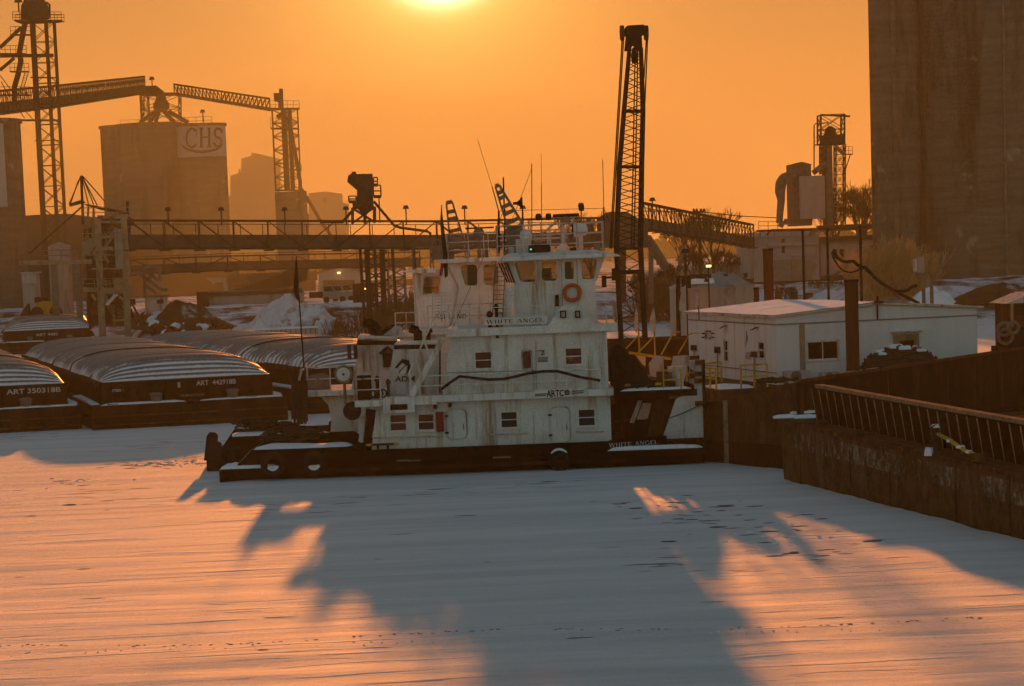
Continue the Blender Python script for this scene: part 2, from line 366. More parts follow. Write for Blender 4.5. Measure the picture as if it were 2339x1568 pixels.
# lettering --------------------------------------------------------------
_txt = {}
def text_shape(s):
    if s not in _txt:
        cu = bpy.data.curves.new('txt', 'FONT'); cu.body = s; cu.resolution_u = 4; cu.offset = .022; ob = bpy.data.objects.new('txt', cu); col.objects.link(ob)
        dg = bpy.context.evaluated_depsgraph_get(); me = bpy.data.meshes.new_from_object(ob.evaluated_get(dg))
        _txt[s] = ([q.co.copy() for q in me.vertices], [tuple(p.vertices) for p in me.polygons])
        bpy.data.objects.remove(ob); bpy.data.curves.remove(cu); bpy.data.meshes.remove(me)
    return _txt[s]
def arc(cx, cy, rx, ry, a0, a1, n=12): return [(cx + rx * math.cos(math.radians(a0 + (a1 - a0) * i / n)), cy + ry * math.sin(math.radians(a0 + (a1 - a0) * i / n))) for i in range(n + 1)]
T_, t_ = .15, .065
SER = {  # serif capitals: width, strokes (points, weight), serif feet
    'W': (1.15, [([(.08, 1), (.33, 0)], T_), ([(.33, 0), (.57, 1)], t_), ([(.57, 1), (.82, 0)], T_), ([(.82, 0), (1.07, 1)], t_)], [(.08, 1), (.57, 1), (1.07, 1)]),
    'H': (.85, [([(.17, 0), (.17, 1)], T_), ([(.68, 0), (.68, 1)], T_), ([(.17, .52), (.68, .52)], t_)], [(.17, 0), (.17, 1), (.68, 0), (.68, 1)]),
    'I': (.36, [([(.18, 0), (.18, 1)], T_)], [(.18, 0), (.18, 1)]),
    'T': (.75, [([(.375, 0), (.375, 1)], T_), ([(.03, .97), (.72, .97)], t_), ([(.05, .97), (.03, .75)], t_), ([(.70, .97), (.72, .75)], t_)], [(.375, 0)]),
    'E': (.70, [([(.17, 0), (.17, 1)], T_), ([(.08, .97), (.62, .97)], t_), ([(.08, .03), (.65, .03)], t_), ([(.17, .52), (.48, .52)], t_), ([(.60, .97), (.62, .76)], t_), ([(.64, .03), (.67, .27)], t_)], []),
    'A': (.85, [([(.12, 0), (.42, 1)], t_), ([(.42, 1), (.74, 0)], T_), ([(.22, .34), (.62, .34)], t_)], [(.12, 0), (.74, 0)]),
    'N': (.85, [([(.15, 0), (.15, 1)], t_), ([(.15, 1), (.70, 0)], T_), ([(.70, 0), (.70, 1)], t_)], [(.15, 0), (.70, 1), (.12, 1)]),
    'G': (.85, [(arc(.45, .5, .36, .48, 45, 320), .12), ([(.73, .05), (.73, .42)], T_)], [(.73, .42)]),
    'L': (.68, [([(.17, 0), (.17, 1)], T_), ([(.08, .03), (.62, .03)], t_), ([(.61, .03), (.65, .28)], t_)], [(.17, 1)]),
    'D': (.85, [([(.17, 0), (.17, 1)], T_), ([(.08, .97), (.38, .97)] + arc(.38, .5, .38, .47, 85, -85) + [(.08, .03)], .10)], []),
    'S': (.62, [([(.55, .76), (.54, .90)] + arc(.31, .74, .20, .23, 50, 250, 8) + arc(.31, .27, .22, .24, 70, -150, 9) + [(.06, .24)], .12)], []),
    'C': (.85, [(arc(.47, .5, .38, .48, 42, 318), .12), ([(.77, .62), (.76, .95)], t_)], []),
    ' ': (.45, [], [])}
def serif_shape(s):
    vs = []; fs = []; x = 0
    def rib(p, q, w):
        p = V((*p, 0)); q = V((*q, 0)); d = (q - p).normalized(); n = V((-d.y, d.x, 0)) * w / 2; o = len(vs)
        vs.extend([p - n, q - n, q + n, p + n]); fs.append((o, o + 1, o + 2, o + 3))
    for k, ch in enumerate(s):
        wd, st, ft = SER[ch]
        lay = 0
        for pts, wt in st:
            for a, b in zip(pts, pts[1:]): rib((a[0] + x, a[1]), (b[0] + x, b[1]), wt)
        for fx, fy in ft: rib((fx - .14 + x, fy + (.02 if fy < .5 else -.02)), (fx + .14 + x, fy + (.02 if fy < .5 else -.02)), .05)
        x += wd + .07
    return vs, fs
def lettering(parent, s, O, ux, uz, m, serif=False, name='lettering', th=.012):
    vs, fs = serif_shape(s) if serif else text_shape(s)
    x0 = min(q.x for q in vs); x1 = max(q.x for q in vs); y0 = min(q.y for q in vs); y1 = max(q.y for q in vs)
    O = V(O); ux = V(ux); uz = V(uz); n = ux.cross(uz).normalized()
    mb = MB(); mb.add([O + ux * ((q.x - x0) / (x1 - x0)) + uz * ((q.y - y0) / (y1 - y0)) + n * (th + (.0006 * (i // 4 % 9) if serif else 0)) for i, q in enumerate(vs)], fs)
    return mb.build(name, m, parent)
def letter_px(parent, s, zf, a, b, c, Y, m, serif=False):   # a = bottom left, b = bottom right, c = top left
    O = Q(zf, *a, Y); return lettering(parent, s, O, Q(zf, *b, Y) - O, Q(zf, *c, Y) - O, m, serif)
def ringplate(mb, outer, inner, ext):
    n = len(outer); ext = V(ext); o = [V(q) for q in outer]; i = [V(q) for q in inner]
    mb.add(o + i + [q + ext for q in o] + [q + ext for q in i],
           [(k, (k + 1) % n, n + (k + 1) % n, n + k) for k in range(n)] + [(2 * n + k, 3 * n + k, 3 * n + (k + 1) % n, 2 * n + (k + 1) % n) for k in range(n)] +
           [(k, 2 * n + k, 2 * n + (k + 1) % n, (k + 1) % n) for k in range(n)] + [(n + k, n + (k + 1) % n, 3 * n + (k + 1) % n, 3 * n + k) for k in range(n)])
    return mb
def rounded(q, r=.25, n=4):   # rounded version of a 4-corner outline (list of Vectors)
    res = []
    for k in range(4):
        p = q[k]; a = q[k - 1]; b = q[(k + 1) % 4]; da = (a - p); db = (b - p); m_ = min(da.length, db.length) * r
        s0 = p + da.normalized() * m_; s1 = p + db.normalized() * m_
        for i in range(n + 1):
            t = i / n; res.append(s0 * (1 - t) ** 2 + p * 2 * t * (1 - t) + s1 * t * t)
    return res
def sash_window(parent, x0, x1, z0, z1, Y, glass='darkglass', sash='h', fr=.07, m='white'):
    b = MB()
    for a in ((x0 - fr, x1 + fr, z1, z1 + fr), (x0 - fr, x1 + fr, z0 - fr, z0), (x0 - fr, x0, z0, z1), (x1, x1 + fr, z0, z1)):
        b.box(a[0], a[1], Y - .035, Y + .05, a[2], a[3])
    f = b.build('window', m, parent)
    MB().box(x0 - .1, x1 + .1, Y - .07, Y - .036, z0 - fr - .03, z0 - fr + .02).build('sill', m, f)
    MB().box(x0, x1, Y + .03, Y + .036, z0, z1).build('pane', glass, f)
    b = MB()
    if sash == 'h': b.box(x0, x1, Y - .01, Y + .028, (z0 + z1) / 2 - .018, (z0 + z1) / 2 + .018)
    else: b.box((x0 + x1) / 2 - .02, (x0 + x1) / 2 + .02, Y - .01, Y + .028, z0, z1)
    b.build('sash', m, f)
    b = MB()                                              # blind behind the glass
    k = max(4, int((z1 - z0) / .09)); h0 = z0 + (z1 - z0) * .35 * random.random()
    for i in range(k):
        zz = h0 + (z1 - h0) * (i + .5) / k; b.box(x0, x1, Y + .07, Y + .08, zz - .02, zz + .02)
    b.build('blind', 'interior', f)
    return f
def px_rect(zf, x0, y0, x1, y1, Y):
    a = Q(zf, x0, y0, Y); b = Q(zf, x1, y1, Y); c = Q(zf, x0, y1, Y); d = Q(zf, x1, y0, Y)
    return (a.x + c.x) / 2, (b.x + d.x) / 2, (b.z + c.z) / 2, (a.z + d.z) / 2
def snowpad(parent, poly, z, h=.08, name='snow', m='snow'):   # lumpy snow lying on a horizontal outline (list of x, y)
    cx_ = sum(p[0] for p in poly) / len(poly); cy_ = sum(p[1] for p in poly) / len(poly); b = MB()
    n = len(poly); rings = [1.0, .93, .8, .55, .25]; hs = [0, .7, 1, 1, 1]
    for k, s_ in enumerate(rings):
        for p in poly: b.v.append(V((cx_ + (p[0] - cx_) * s_, cy_ + (p[1] - cy_) * s_, z + h * hs[k] * (random.uniform(.8, 1.25) if k else 1))))
    b.v.append(V((cx_, cy_, z + h)))
    for k in range(len(rings) - 1):
        for i in range(n): b.f.append([k * n + i, k * n + (i + 1) % n, (k + 1) * n + (i + 1) % n, (k + 1) * n + i]); b.mi.append(0)
    for i in range(n): b.f.append([(len(rings) - 1) * n + i, (len(rings) - 1) * n + (i + 1) % n, len(b.v) - 1]); b.mi.append(0)
    return b.build(name, m, parent, True)
# ------------------------------------------------------------------ river ice, bank, haze
from mathutils import noise as NZ
def fbm(x, y, z=0.0, o=4): return NZ.fractal(V((x, y, z)), 1.0, 2.0, o)
def sstep(t): t = max(0.0, min(1.0, t)); return t * t * (3 - 2 * t)

def ice_mat():
    m = bpy.data.materials.new('wind blown snow on ice'); m.use_nodes = True; nt = m.node_tree; b = nt.nodes['Principled BSDF']
    N = nt.nodes.new; L = nt.links.new
    tc = N('ShaderNodeTexCoord')
    def nz(scale, sx, sy, det=6, rough=.6, rot=0.06):
        mp = N('ShaderNodeMapping'); L(tc.outputs['Object'], mp.inputs[0]); mp.inputs['Scale'].default_value = (sx, sy, 1); mp.inputs['Rotation'].default_value = (0, 0, rot)
        n = N('ShaderNodeTexNoise'); n.inputs['Scale'].default_value = scale; n.inputs['Detail'].default_value = det; n.inputs['Roughness'].default_value = rough; L(mp.outputs[0], n.inputs[0]); return n.outputs[0]
    def mth(op, a, c):
        n = N('ShaderNodeMath'); n.operation = op
        for i, q in enumerate((a, c)):
            if isinstance(q, (int, float)): n.inputs[i].default_value = q
            else: L(q, n.inputs[i])
        return n.outputs[0]
    def ramp(src, lo, hi):
        r = N('ShaderNodeMapRange'); r.interpolation_type = 'SMOOTHSTEP'; L(src, r.inputs[0]); r.inputs[1].default_value = lo; r.inputs[2].default_value = hi; return r.outputs[0]
    # patches swept bare: dark glassy ice showing through
    spots = ramp(nz(1.0, .45, 1.5, 5, .55), .575, .64); zone = ramp(nz(.05, 1, .8, 2, .5), .53, .60)
    bare = mth('MULTIPLY', spots, zone)
    mx = N('ShaderNodeMixRGB'); L(bare, mx.inputs[0]); mx.inputs[2].default_value = (.16, .19, .22, 1)
    tone = N('ShaderNodeValToRGB'); L(nz(.5, .12, 1.2, 8, .7), tone.inputs[0]); tone.color_ramp.elements[0].color = (.60, .62, .65, 1); tone.color_ramp.elements[1].color = (.82, .82, .83, 1)
    tone.color_ramp.elements[0].position = .3; tone.color_ramp.elements[1].position = .62
    gr = N('ShaderNodeMapRange'); L(nz(22, .8, 1.6, 3, .7, 0), gr.inputs[0]); gr.inputs[1].default_value = .25; gr.inputs[2].default_value = .75; gr.inputs[3].default_value = .80; gr.inputs[4].default_value = 1.12
    gs = N('ShaderNodeVectorMath'); gs.operation = 'SCALE'; L(tone.outputs[0], gs.inputs[0]); L(gr.outputs[0], gs.inputs['Scale'])
    L(gs.outputs[0], mx.inputs[1]); L(mx.outputs[0], b.inputs['Base Color'])
    b.inputs['Roughness'].default_value = .85; b.inputs['Specular IOR Level'].default_value = .03
    h = mth('ADD', mth('MULTIPLY', nz(.9, .09, 1.5, 10, .74), 1.0), mth('MULTIPLY', nz(14.0, .6, 1.0, 4, .7), .12))
    mp = N('ShaderNodeMapping'); L(tc.outputs['Object'], mp.inputs[0]); mp.inputs['Scale'].default_value = (.16, 1.0, 1); mp.inputs['Rotation'].default_value = (0, 0, .05)
    rg = N('ShaderNodeTexNoise'); rg.noise_type = 'RIDGED_MULTIFRACTAL'; rg.inputs['Scale'].default_value = .8; rg.inputs['Detail'].default_value = 7; rg.inputs['Roughness'].default_value = .62; L(mp.outputs[0], rg.inputs[0])
    h = mth('ADD', h, mth('MULTIPLY', rg.outputs[0], -.22))
    mq = N('ShaderNodeMapping'); L(tc.outputs['Object'], mq.inputs[0]); mq.inputs['Scale'].default_value = (.055, .42, 1); mq.inputs['Rotation'].default_value = (0, 0, .07)
    r2_ = N('ShaderNodeTexNoise'); r2_.noise_type = 'RIDGED_MULTIFRACTAL'; r2_.inputs['Scale'].default_value = 1.0; r2_.inputs['Detail'].default_value = 5; r2_.inputs['Roughness'].default_value = .6; r2_.inputs['Distortion'].default_value = .4; L(mq.outputs[0], r2_.inputs[0])
    h = mth('ADD', h, mth('MULTIPLY', r2_.outputs[0], .45))
    bp = N('ShaderNodeBump'); bp.inputs['Strength'].default_value = 1.0; bp.inputs['Distance'].default_value = .16; L(h, bp.inputs['Height']); L(bp.outputs[0], b.inputs['Normal'])
    return m
M['ice'] = ice_mat()
def ground_mat():
    m = mat('snowy bank', (.72, .75, .80), .9, var=.06, scale=1.5, dirt=(.075, .045, .026), dscale=.13, dthr=.46, bump=.6, bscale=1.2)
    for n in m.node_tree.nodes:
        if n.type == 'MAPPING' and tuple(round(q, 2) for q in n.inputs['Scale'].default_value) == (1.6, 1.6, .5): n.inputs['Scale'].default_value = (1.0, .8, 1.0)
    return m
M['bank'] = ground_mat()

def iceh(x, y):
    near = max(0.0, 1 - max(0, y - 40) / 110); rg = NZ.ridged_multi_fractal(V((x * .045 + .12 * y, y * .40 - .03 * x, 1.7)), .9, 2.1, 4, 1.0, 2.0)
    return .030 * rg * (.25 + near) + .035 * fbm(x * .09, y * .5, 2.1, 4) * (.3 + near) + .05 * fbm(x * .02, y * .03, 5) - .03
def icef(u, v):
    s = (u - .5) * 2; x = 4 + 34 * s + 1150 * s ** 9
    y = 40 + 290 * v ** 1.6 if v > 0 else -120.0
    near = max(0.0, 1 - max(0, y - 40) / 110)
    rg = NZ.ridged_multi_fractal(V((x * .045 + .12 * y, y * .40 - .03 * x, 1.7)), .9, 2.1, 4, 1.0, 2.0)
    zz = .030 * rg * (.25 + near) + .035 * fbm(x * .09, y * .5, 2.1, 4) * (.3 + near) + .05 * fbm(x * .02, y * .03, 5)
    return (x, y, zz - .03)
o = MB().grid(icef, 220, 800).build('river_ice', 'ice', None, True); struct(o)

def shore(x): return 312 - 30 * sstep((x + 27) / 6) - 12 * sstep((x - 18) / 8) - 10 * sstep((x - 50) / 6)
def gh(x, y):
    s = shore(x) + 2.5 * fbm(x * .06, 0, 3); wdt = 36 - 12 * sstep((x - 45) / 10)
    t = (y - s) / wdt
    return -1.0 + .9 * sstep((t + .12) / .14) + 3.6 * sstep(t) + (.30 * fbm(x * .18, y * .18, 1) + .10 * fbm(x * .7, y * .7, 4)) * sstep(t * 3)
def gf(u, v):
    s = (u - .5) * 2; x = 15 + 90 * s + 1150 * s ** 9; y = 255 + 150 * v + 2200 * v ** 6
    return (x, y, gh(x, y))
o = MB().grid(gf, 280, 190).build('river_bank', 'bank', None, True); struct(o)

mb = MB().box(-1300, 1330, -160, 2700, -2.0, 150.0)
haze = mb.build('haze', 'snow'); haze.data.materials.clear()
hm = bpy.data.materials.new('cold smoky air'); hm.use_nodes = True; hn = hm.node_tree; hn.nodes.clear()
ho = hn.nodes.new('ShaderNodeOutputMaterial'); hv = hn.nodes.new('ShaderNodeVolumePrincipled'); hn.links.new(hv.outputs[0], ho.inputs['Volume'])
hv.inputs['Color'].default_value = (.285, .315, .26, 1); hv.inputs['Density'].default_value = 0.00037; hv.inputs['Anisotropy'].default_value = 0.3
haze.data.materials.append(hm); stuff(haze)

# thin river mist lying over the yard, lit from behind
mist = MB()
def mistf(u, v):
    a = 2 * math.pi * u; t = math.pi * (v - .5); return V((-6 + 80 * math.cos(t) * math.cos(a), 405 + 118 * math.cos(t) * math.sin(a), 8 + 27 * math.sin(t)))
mist.grid(mistf, 48, 24)
mist = mist.build('river_mist', 'snow', None, True); mist.data.materials.clear(); mm = hm.copy(); mm.name = 'golden mist'; mist.data.materials.append(mm); stuff(mist)
for n in mm.node_tree.nodes:
    if n.type == 'PRINCIPLED_VOLUME': n.inputs['Density'].default_value = 0.0013
mist['label'] = 'thin golden mist hanging over the yard behind the boats'; mist['category'] = 'mist'
# ------------------------------------------------------------------ towboat WHITE ANGEL (nearest boat)
BY = 102.4                                  # near side of the hull
YH = 103.0                                  # near wall of the houses
def zmean(zf, pts, Y): return sum(Q(zf, a, b, Y).z for a, b in pts) / len(pts)
bx0 = P(*zE(372, 800), BY).x; bx1 = P(1619, 1060, BY).x
boat = thing('towboat', 'white towboat nearest the camera with WHITE ANGEL name board and black hull', 'towboat', ((bx0 + bx1) / 2, 105.3, 0))
BD = 1.0                                    # deck level
def hullshape(parent, x0, x1, y0, y1, zdeck, sx=.55, mtl='hull'):
    b = MB()
    pf = [(x0 + .15, -.5), (x0, .05), (x0, .42), (x0 + .12, .5), (x1, .5), (x1, -.5)]
    ys = [(y0 + .5, .55), (y0 + .12, .16), (y0, 0), (y1, 0), (y1 - .5, .55)]
    def sect(y, ins): return [V((max(x, x0 + ins) if i not in (4, 5) else x, y, z)) for i, (x, z) in enumerate(pf)]
    rows = [sect(y, i_) for y, i_ in ys]; n = len(pf); o = len(b.v)
    for r in rows: b.v += r
    for k in range(len(rows) - 1):
        for i in range(n): b.f.append([k * n + i, (k + 1) * n + i, (k + 1) * n + (i + 1) % n, k * n + (i + 1) % n]); b.mi.append(0)
    b.f += [list(range(n)), list(range((len(rows) - 1) * n + n - 1, (len(rows) - 1) * n - 1, -1))]; b.mi += [0, 0]
    # upper strake, raked stern
    t = [(x0 + sx, .5), (x0 + sx + .55, zdeck), (x1, zdeck), (x1, .5)]
    b.prism([V((x, y0 + .18, z)) for x, z in t], (0, y1 - y0 - .36, 0))
    return b.build('hull', mtl, parent)
h = hullshape(boat, bx0, bx1, BY, 108.2, BD)
MB().box(bx0 + 1.3, bx1, BY + .05, BY + .18, BD - .10, BD + .05).build('rub_rail', 'hull', h)
for zz, xa, xb in ((.30, bx0 + 3, bx1 - 3),): MB().box(xa, xb, BY - .05, BY, zz - .07, zz + .07).build('rub_rail', 'rustdark', h)
MB().prism([V((bx0 + .62, BY + .165, .5)), V((bx0 + 1.28, BY + .165, 1.2)), V((bx0 + 5.3, BY + .165, 1.2)), V((bx0 + 5.7, BY + .165, BD + .02)), V((bx0 + 5.7, BY + .165, .5))], (0, 5.47, 0)).build('raised_stern', 'hull', h)
MB().prism([V((bx0 + .58, BY + .5, .56)), V((bx0 + 1.22, BY + .5, 1.19)), V((bx0 + 1.26, BY + .5, 1.16)), V((bx0 + .64, BY + .5, .54))], (0, 4.6, 0)).build('transom_plate', 'rustlight', h)
sx_ = bx0 + 1.35
snowpad(boat, [(sx_, 102.8), (sx_ + 2, 102.65), (sx_ + 3.7, 102.7), (sx_ + 3.9, 103.4), (sx_ + 3.7, 104.4), (sx_ + 3.0, 104.2), (sx_ + 1.8, 104.9), (sx_ + .3, 105.6), (sx_ - .05, 104.2)], 1.2, .07)
snowpad(boat, [(bx0 + .02, BY + .05), (bx0 + 1.0, BY), (bx0 + 2.15, BY + .01), (bx0 + 2.3, BY + .12), (bx0 + 1.3, BY + .18), (bx0 + .4, BY + .3), (bx0 + .35, BY + 2.0), (bx0 + .05, BY + 2.0)], .5, .12)
for (ex, ey) in ((1085, 720), (1625, 705)):   # tyres hung at the stern quarter
    c = Q(zE, ex, ey, BY - .12); t = MB().ring((c.x, BY - .13, c.z), .36, .14, 'y', 28, 8).build('tyre', 'rubber', boat, True)
    mb = MB()
    for i in range(7):
        a = math.radians(200 + 20 * i); mb.v.append(V((c.x + .25 * math.cos(a), BY - .16, c.z + .29 * math.sin(a) + .06)))
    s = MB().path([V((c.x + .22 * math.cos(math.radians(a)), BY - .16, c.z + .24 * math.sin(math.radians(a)))) for a in range(205, 345, 15)], .085, 8).build('snow', 'snow', t, True)
    snowpad(t, [(c.x - .16, BY - .12), (c.x + .16, BY - .12), (c.x + .16, BY), (c.x - .16, BY)], c.z - .16, .07)
    k = MB()
    for d in (-1, 1): k.path([(c.x + d * .12, BY - .13, c.z + .33), (c.x + d * .62, BY + .08, BD - .02)], .02, 5)
    k.build('chain', 'rustdark', t)
c = Q(zC, 835, 1280, BY - .1); t = MB().ring((c.x, BY - .13, c.z - .05), .30, .14, 'y', 28, 8).build('tyre', 'rubber', boat, True)
MB().path([V((c.x + .31 * math.cos(math.radians(a)), BY - .14, c.z + .06 + .32 * math.sin(math.radians(a)))) for a in range(30, 165, 15)], .07, 8).build('snow', 'snow', t, True)
for (ex, ey, wd) in ((1080, 1333, 60), (1170, 1333, 45)): 
    p = Q(zA, ex, ey, BY); MB().box(p.x - .25, p.x + .25, BY - .03, BY + .01, p.z - .03, p.z + .03).build('step_plate', 'steelmid', boat)
for (ex, ey) in ((265, 1265), (345, 1262)):
    p = Q(zC, ex, ey, BY); MB().box(p.x - .18, p.x + .18, BY - .03, BY + .01, p.z - .03, p.z + .03).build('step_plate', 'steelmid', boat)

# --- main deck house
hz1 = zmean(zC, [(200, 730), (1100, 690)], YH)          # underside of first upper deck
HX0 = Q(zA, 815, 1240, YH).x; HXt = Q(zA, 858, 915, YH).x; HX1 = Q(zC, 1292, 900, YH).x
wins = [px_rect(zA, 968, 968, 1092, 1090, YH), px_rect(zA, 1195, 962, 1315, 1082, YH), px_rect(zC, 290, 850, 430, 985, YH), px_rect(zC, 1000, 822, 1142, 965, YH)]
b = MB().walls(HXt, HX1, BD, hz1, wins, YH)
b.prism([V((HX0, YH, BD)), V((HXt, YH, BD)), V((HXt, YH, hz1))], (0, .08, 0))
b.box(HX1 - .08, HX1, YH + .081, 107.4, BD, hz1).box(HXt, HX1 - .081, 107.4, 107.48, BD, hz1).box(HXt, HXt + .08, YH + .081, 107.39, BD, hz1)
b.build('main_house', 'white', boat)
for wn in wins: sash_window(boat, *wn, YH)
MB().box(HXt + .3, HX1 - .3, 104.2, 104.25, BD, hz1).build('bulkhead', 'interior', boat)
def hatch_door(parent, zf, x0, y0, x1, y1, Y, m='white'):
    a, bb, c_, d = px_rect(zf, x0, y0, x1, y1, Y); q = [V((a, Y - .045, c_)), V((bb, Y - .045, c_)), V((bb, Y - .045, d)), V((a, Y - .045, d))]
    ou = rounded([q[0] + V((-.06, 0, -.06)), q[1] + V((.06, 0, -.06)), q[2] + V((.06, 0, .06)), q[3] + V((-.06, 0, .06))], .30); inn = rounded(q, .28)
    f = ringplate(MB(), ou, inn, (0, .045, 0)).build('door_frame', 'white2', parent)
    pl = MB().prism([p + V((0, .03, 0)) for p in inn], (0, .02, 0)).build('door', m, parent)
    MB().bar((bb - .10, Y - .05, (c_ + d) / 2), (bb - .10, Y - .05, (c_ + d) / 2 - .22), .025).build('handle', 'steel', pl)
    hg = MB()
    for k in (.2, .8): hg.box(a - .09, a + .05, Y - .06, Y - .02, c_ + (d - c_) * k - .04, c_ + (d - c_) * k + .04)
    hg.each('hinge', 'rust', pl)
hatch_door(boat, zC, 742, 805, 912, 1118, YH)
hatch_door(boat, zA, 1425, 925, 1575, 1150, YH)
a = px_rect(zA, 1338, 940, 1396, 1098, YH); cab = MB().box(a[0], a[1], YH - .16, YH, a[2], a[3]).build('fire_cabinet', 'redpanel', boat)
MB().box(a[0] + .03, a[1] - .03, YH - .175, YH - .161, a[2] + .35, a[3] - .06).build('cabinet_door', 'redpanel', cab)
b = MB()                                                     # handrail bars and pipe on the wall
for (x0, y0, x1, y1) in ((835, 1152, 1385, 1135),): b.tube(Q(zA, x0, y0, YH - .1), Q(zA, x1, y1, YH - .1), .03, n=6)
for (x0, y0, x1, y1) in ((180, 1055, 530, 1040), (970, 1025, 1235, 1020)): b.tube(Q(zC, x0, y0, YH - .08), Q(zC, x1, y1, YH - .08), .025, n=6)
b.tube(Q(zC, 225, 800, YH - .06), Q(zC, 235, 1160, YH - .06), .035, n=6)
b.each('grab_rail', 'white2', boat)
def cleat(parent, x, y, z, s=1.0, m='yellow'):
    k = MB()
    for d in (-.22, .22): k.box(x + d * s - .05 * s, x + d * s + .05 * s, y - .06, y + .06, z, z + .16 * s)
    k.box(x - .62 * s, x + .62 * s, y - .05, y + .05, z + .16 * s, z + .25 * s)
    c_ = k.build('cleat', 'steel', parent); MB().box(x - .72 * s, x - .48 * s, y - .055, y + .055, z + .155 * s, z + .255 * s).box(x + .48 * s, x + .72 * s, y - .055, y + .055, z + .155 * s, z + .255 * s).build('painted_tip', m, c_)
p = Q(zA, 912, 1240, BY + .3); cleat(boat, p.x, BY + .32, BD + .05, .9)

# --- first upper deck
dx0 = Q(zA, 690, 880, BY).x; dx1 = Q(zC, 1330, 700, BY).x; d1 = hz1 + .26
MB().box(dx0 + 1.2, dx1, BY + .02, 108, hz1, d1).build('upper_deck', 'white', boat)
ad = Q(zA, 690, 880, BY).z
MB().box(dx0, dx0 + 3.2, BY + .01, 108.01, d1 - .34, d1 - .10).build('aft_deck', 'white', boat)
MB().box(Q(zA, 922, 900, BY).x, Q(zA, 1175, 900, BY).x, BY - .06, BY + .02, d1 - .62, d1 - .02).build('bulwark_box', 'white', boat)
a = px_rect(zA, 977, 880, 1117, 925, BY); MB().box(a[0], a[1], BY - .085, BY - .055, a[2], a[3]).build('vent_grille', 'black', boat)
# overhang posts at the stern corner of the deck
b = MB(); 
for (x0, y0, x1, y1) in ((720, 990, 735, 1190), (760, 985, 722, 1185)): b.bar(Q(zA, x0, y0, YH), Q(zA, x1, y1, YH), .14)
b.build('stanchion', 'white2', boat)
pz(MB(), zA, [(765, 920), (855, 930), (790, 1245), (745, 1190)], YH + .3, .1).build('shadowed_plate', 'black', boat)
c = Q(zA, 664, 937, BY + .3); MB().lathe([(.02, 0), (.36, .02), (.36, .12), (.02, .14)], (c.x, BY + .2, c.z), 24, 'y').build('round_fender', 'rubber', boat)

# --- second house with its windows, door and signs
hz2 = zmean(zB, [(300, 1140), (1400, 1090)], YH)
X20 = Q(zB, 180, 1560, YH).x; X2t = Q(zB, 245, 1160, YH).x; X21 = Q(zB, 1503, 1300, YH).x
w2 = [px_rect(zB, 447, 1265, 572, 1390, YH), px_rect(zB, 1170, 1232, 1293, 1355, YH), px_rect(zB, 822, 1250, 895, 1398, YH)]
b = MB().walls(X2t, X21, d1, hz2, w2, YH)
b.prism([V((X20, YH, d1)), V((X2t, YH, d1)), V((X2t, YH, hz2))], (0, .08, 0))
b.box(X21 - .08, X21, YH + .081, 107.2, d1, hz2).box(X2t, X21 - .081, 107.2, 107.28, d1, hz2).box(X2t, X2t + .08, YH + .081, 107.19, d1, hz2)
b.build('upper_house', 'white', boat)
MB().box(X2t + .3, X21 - .3, 104.2, 104.25, d1, hz2).build('bulkhead', 'interior', boat)
for wn in w2[:2]: f = sash_window(boat, *wn, YH)
lw = w2[1]; lp = MB().lathe([(.02, 0), (.07, .04), (.09, .12), (.03, .2)], (lw[0] + .18, YH + .5, lw[2] + .12), 12).build('cabin_lamp', 'lampon', boat, True)
a = w2[2]; q = [V((a[0] + .02, YH - .03, a[2] + .02)), V((a[1] - .02, YH - .03, a[2] + .02)), V((a[1] - .02, YH - .03, a[3] - .02)), V((a[0] + .02, YH - .03, a[3] - .02))]
def door_with_light(parent, q, Y, box_, lo):
    x0, x1, z0, z1 = box_
    d = MB().walls(x0, x1, lo, z1, [(q[0].x - .02, q[1].x + .02, q[0].z - .02, q[2].z + .02)], Y - .03, .029).build('door', 'white', parent)
    inn = rounded(q, .42, 5); ou = rounded([q[0] + V((-.06, -.01, -.06)), q[1] + V((.06, -.01, -.06)), q[2] + V((.06, -.01, .06)), q[3] + V((-.06, -.01, .06))], .3, 5)
    ringplate(MB(), ou, inn, (0, .05, 0)).build('window_frame', 'white2', d)
    MB().prism([p + V((0, .04, 0)) for p in inn], (0, .006, 0)).build('pane', 'darkglass', d)
    MB().bar((x1 - .07, Y - .06, (lo + z1) / 2 - .2), (x1 - .07, Y - .06, (lo + z1) / 2 - .05), .03).build('handle', 'steel', d)
    return d
r_ = px_rect(zB, 793, 1215, 917, 1560, YH); door_with_light(boat, q, YH, (r_[0], r_[1], 0, r_[3]), d1 + .06)
a = px_rect(zB, 940, 1245, 1003, 1295, YH); sg = MB().box(a[0], a[1], YH - .02, YH, a[2], a[3]).build('notice', 'whiteprint', boat)
lettering(sg, '2', (a[0] + .14, YH - .02, a[2] + .06), (.14, 0, 0), (0, 0, .18), 'blackprint'); MB().box(a[0], a[1], YH - .03, YH - .021, a[3] - .05, a[3]).build('notice_band', 'greyprint', sg)
for (y0, y1) in ((1300, 1316), (1318, 1342)):
    a = px_rect(zB, 945, y0, 1027, y1, YH); MB().box(a[0], a[1], YH - .02, YH, a[2], a[3]).build('notice', 'greyprint', boat)
b = MB().tube(Q(zB, 210, 1430, YH - .03), Q(zB, 930, 1410, YH - .03), .008, n=4); b.build('seam', 'greyprint', boat)

# --- second upper deck
e0 = Q(zB, 215, 1115, BY + .2).x; e1 = Q(zB, 1590, 1070, BY + .2).x; d2 = hz2 + .30
MB().box(e0, e1, BY + .25, 107.8, hz2, d2).build('bridge_deck', 'white', boat)
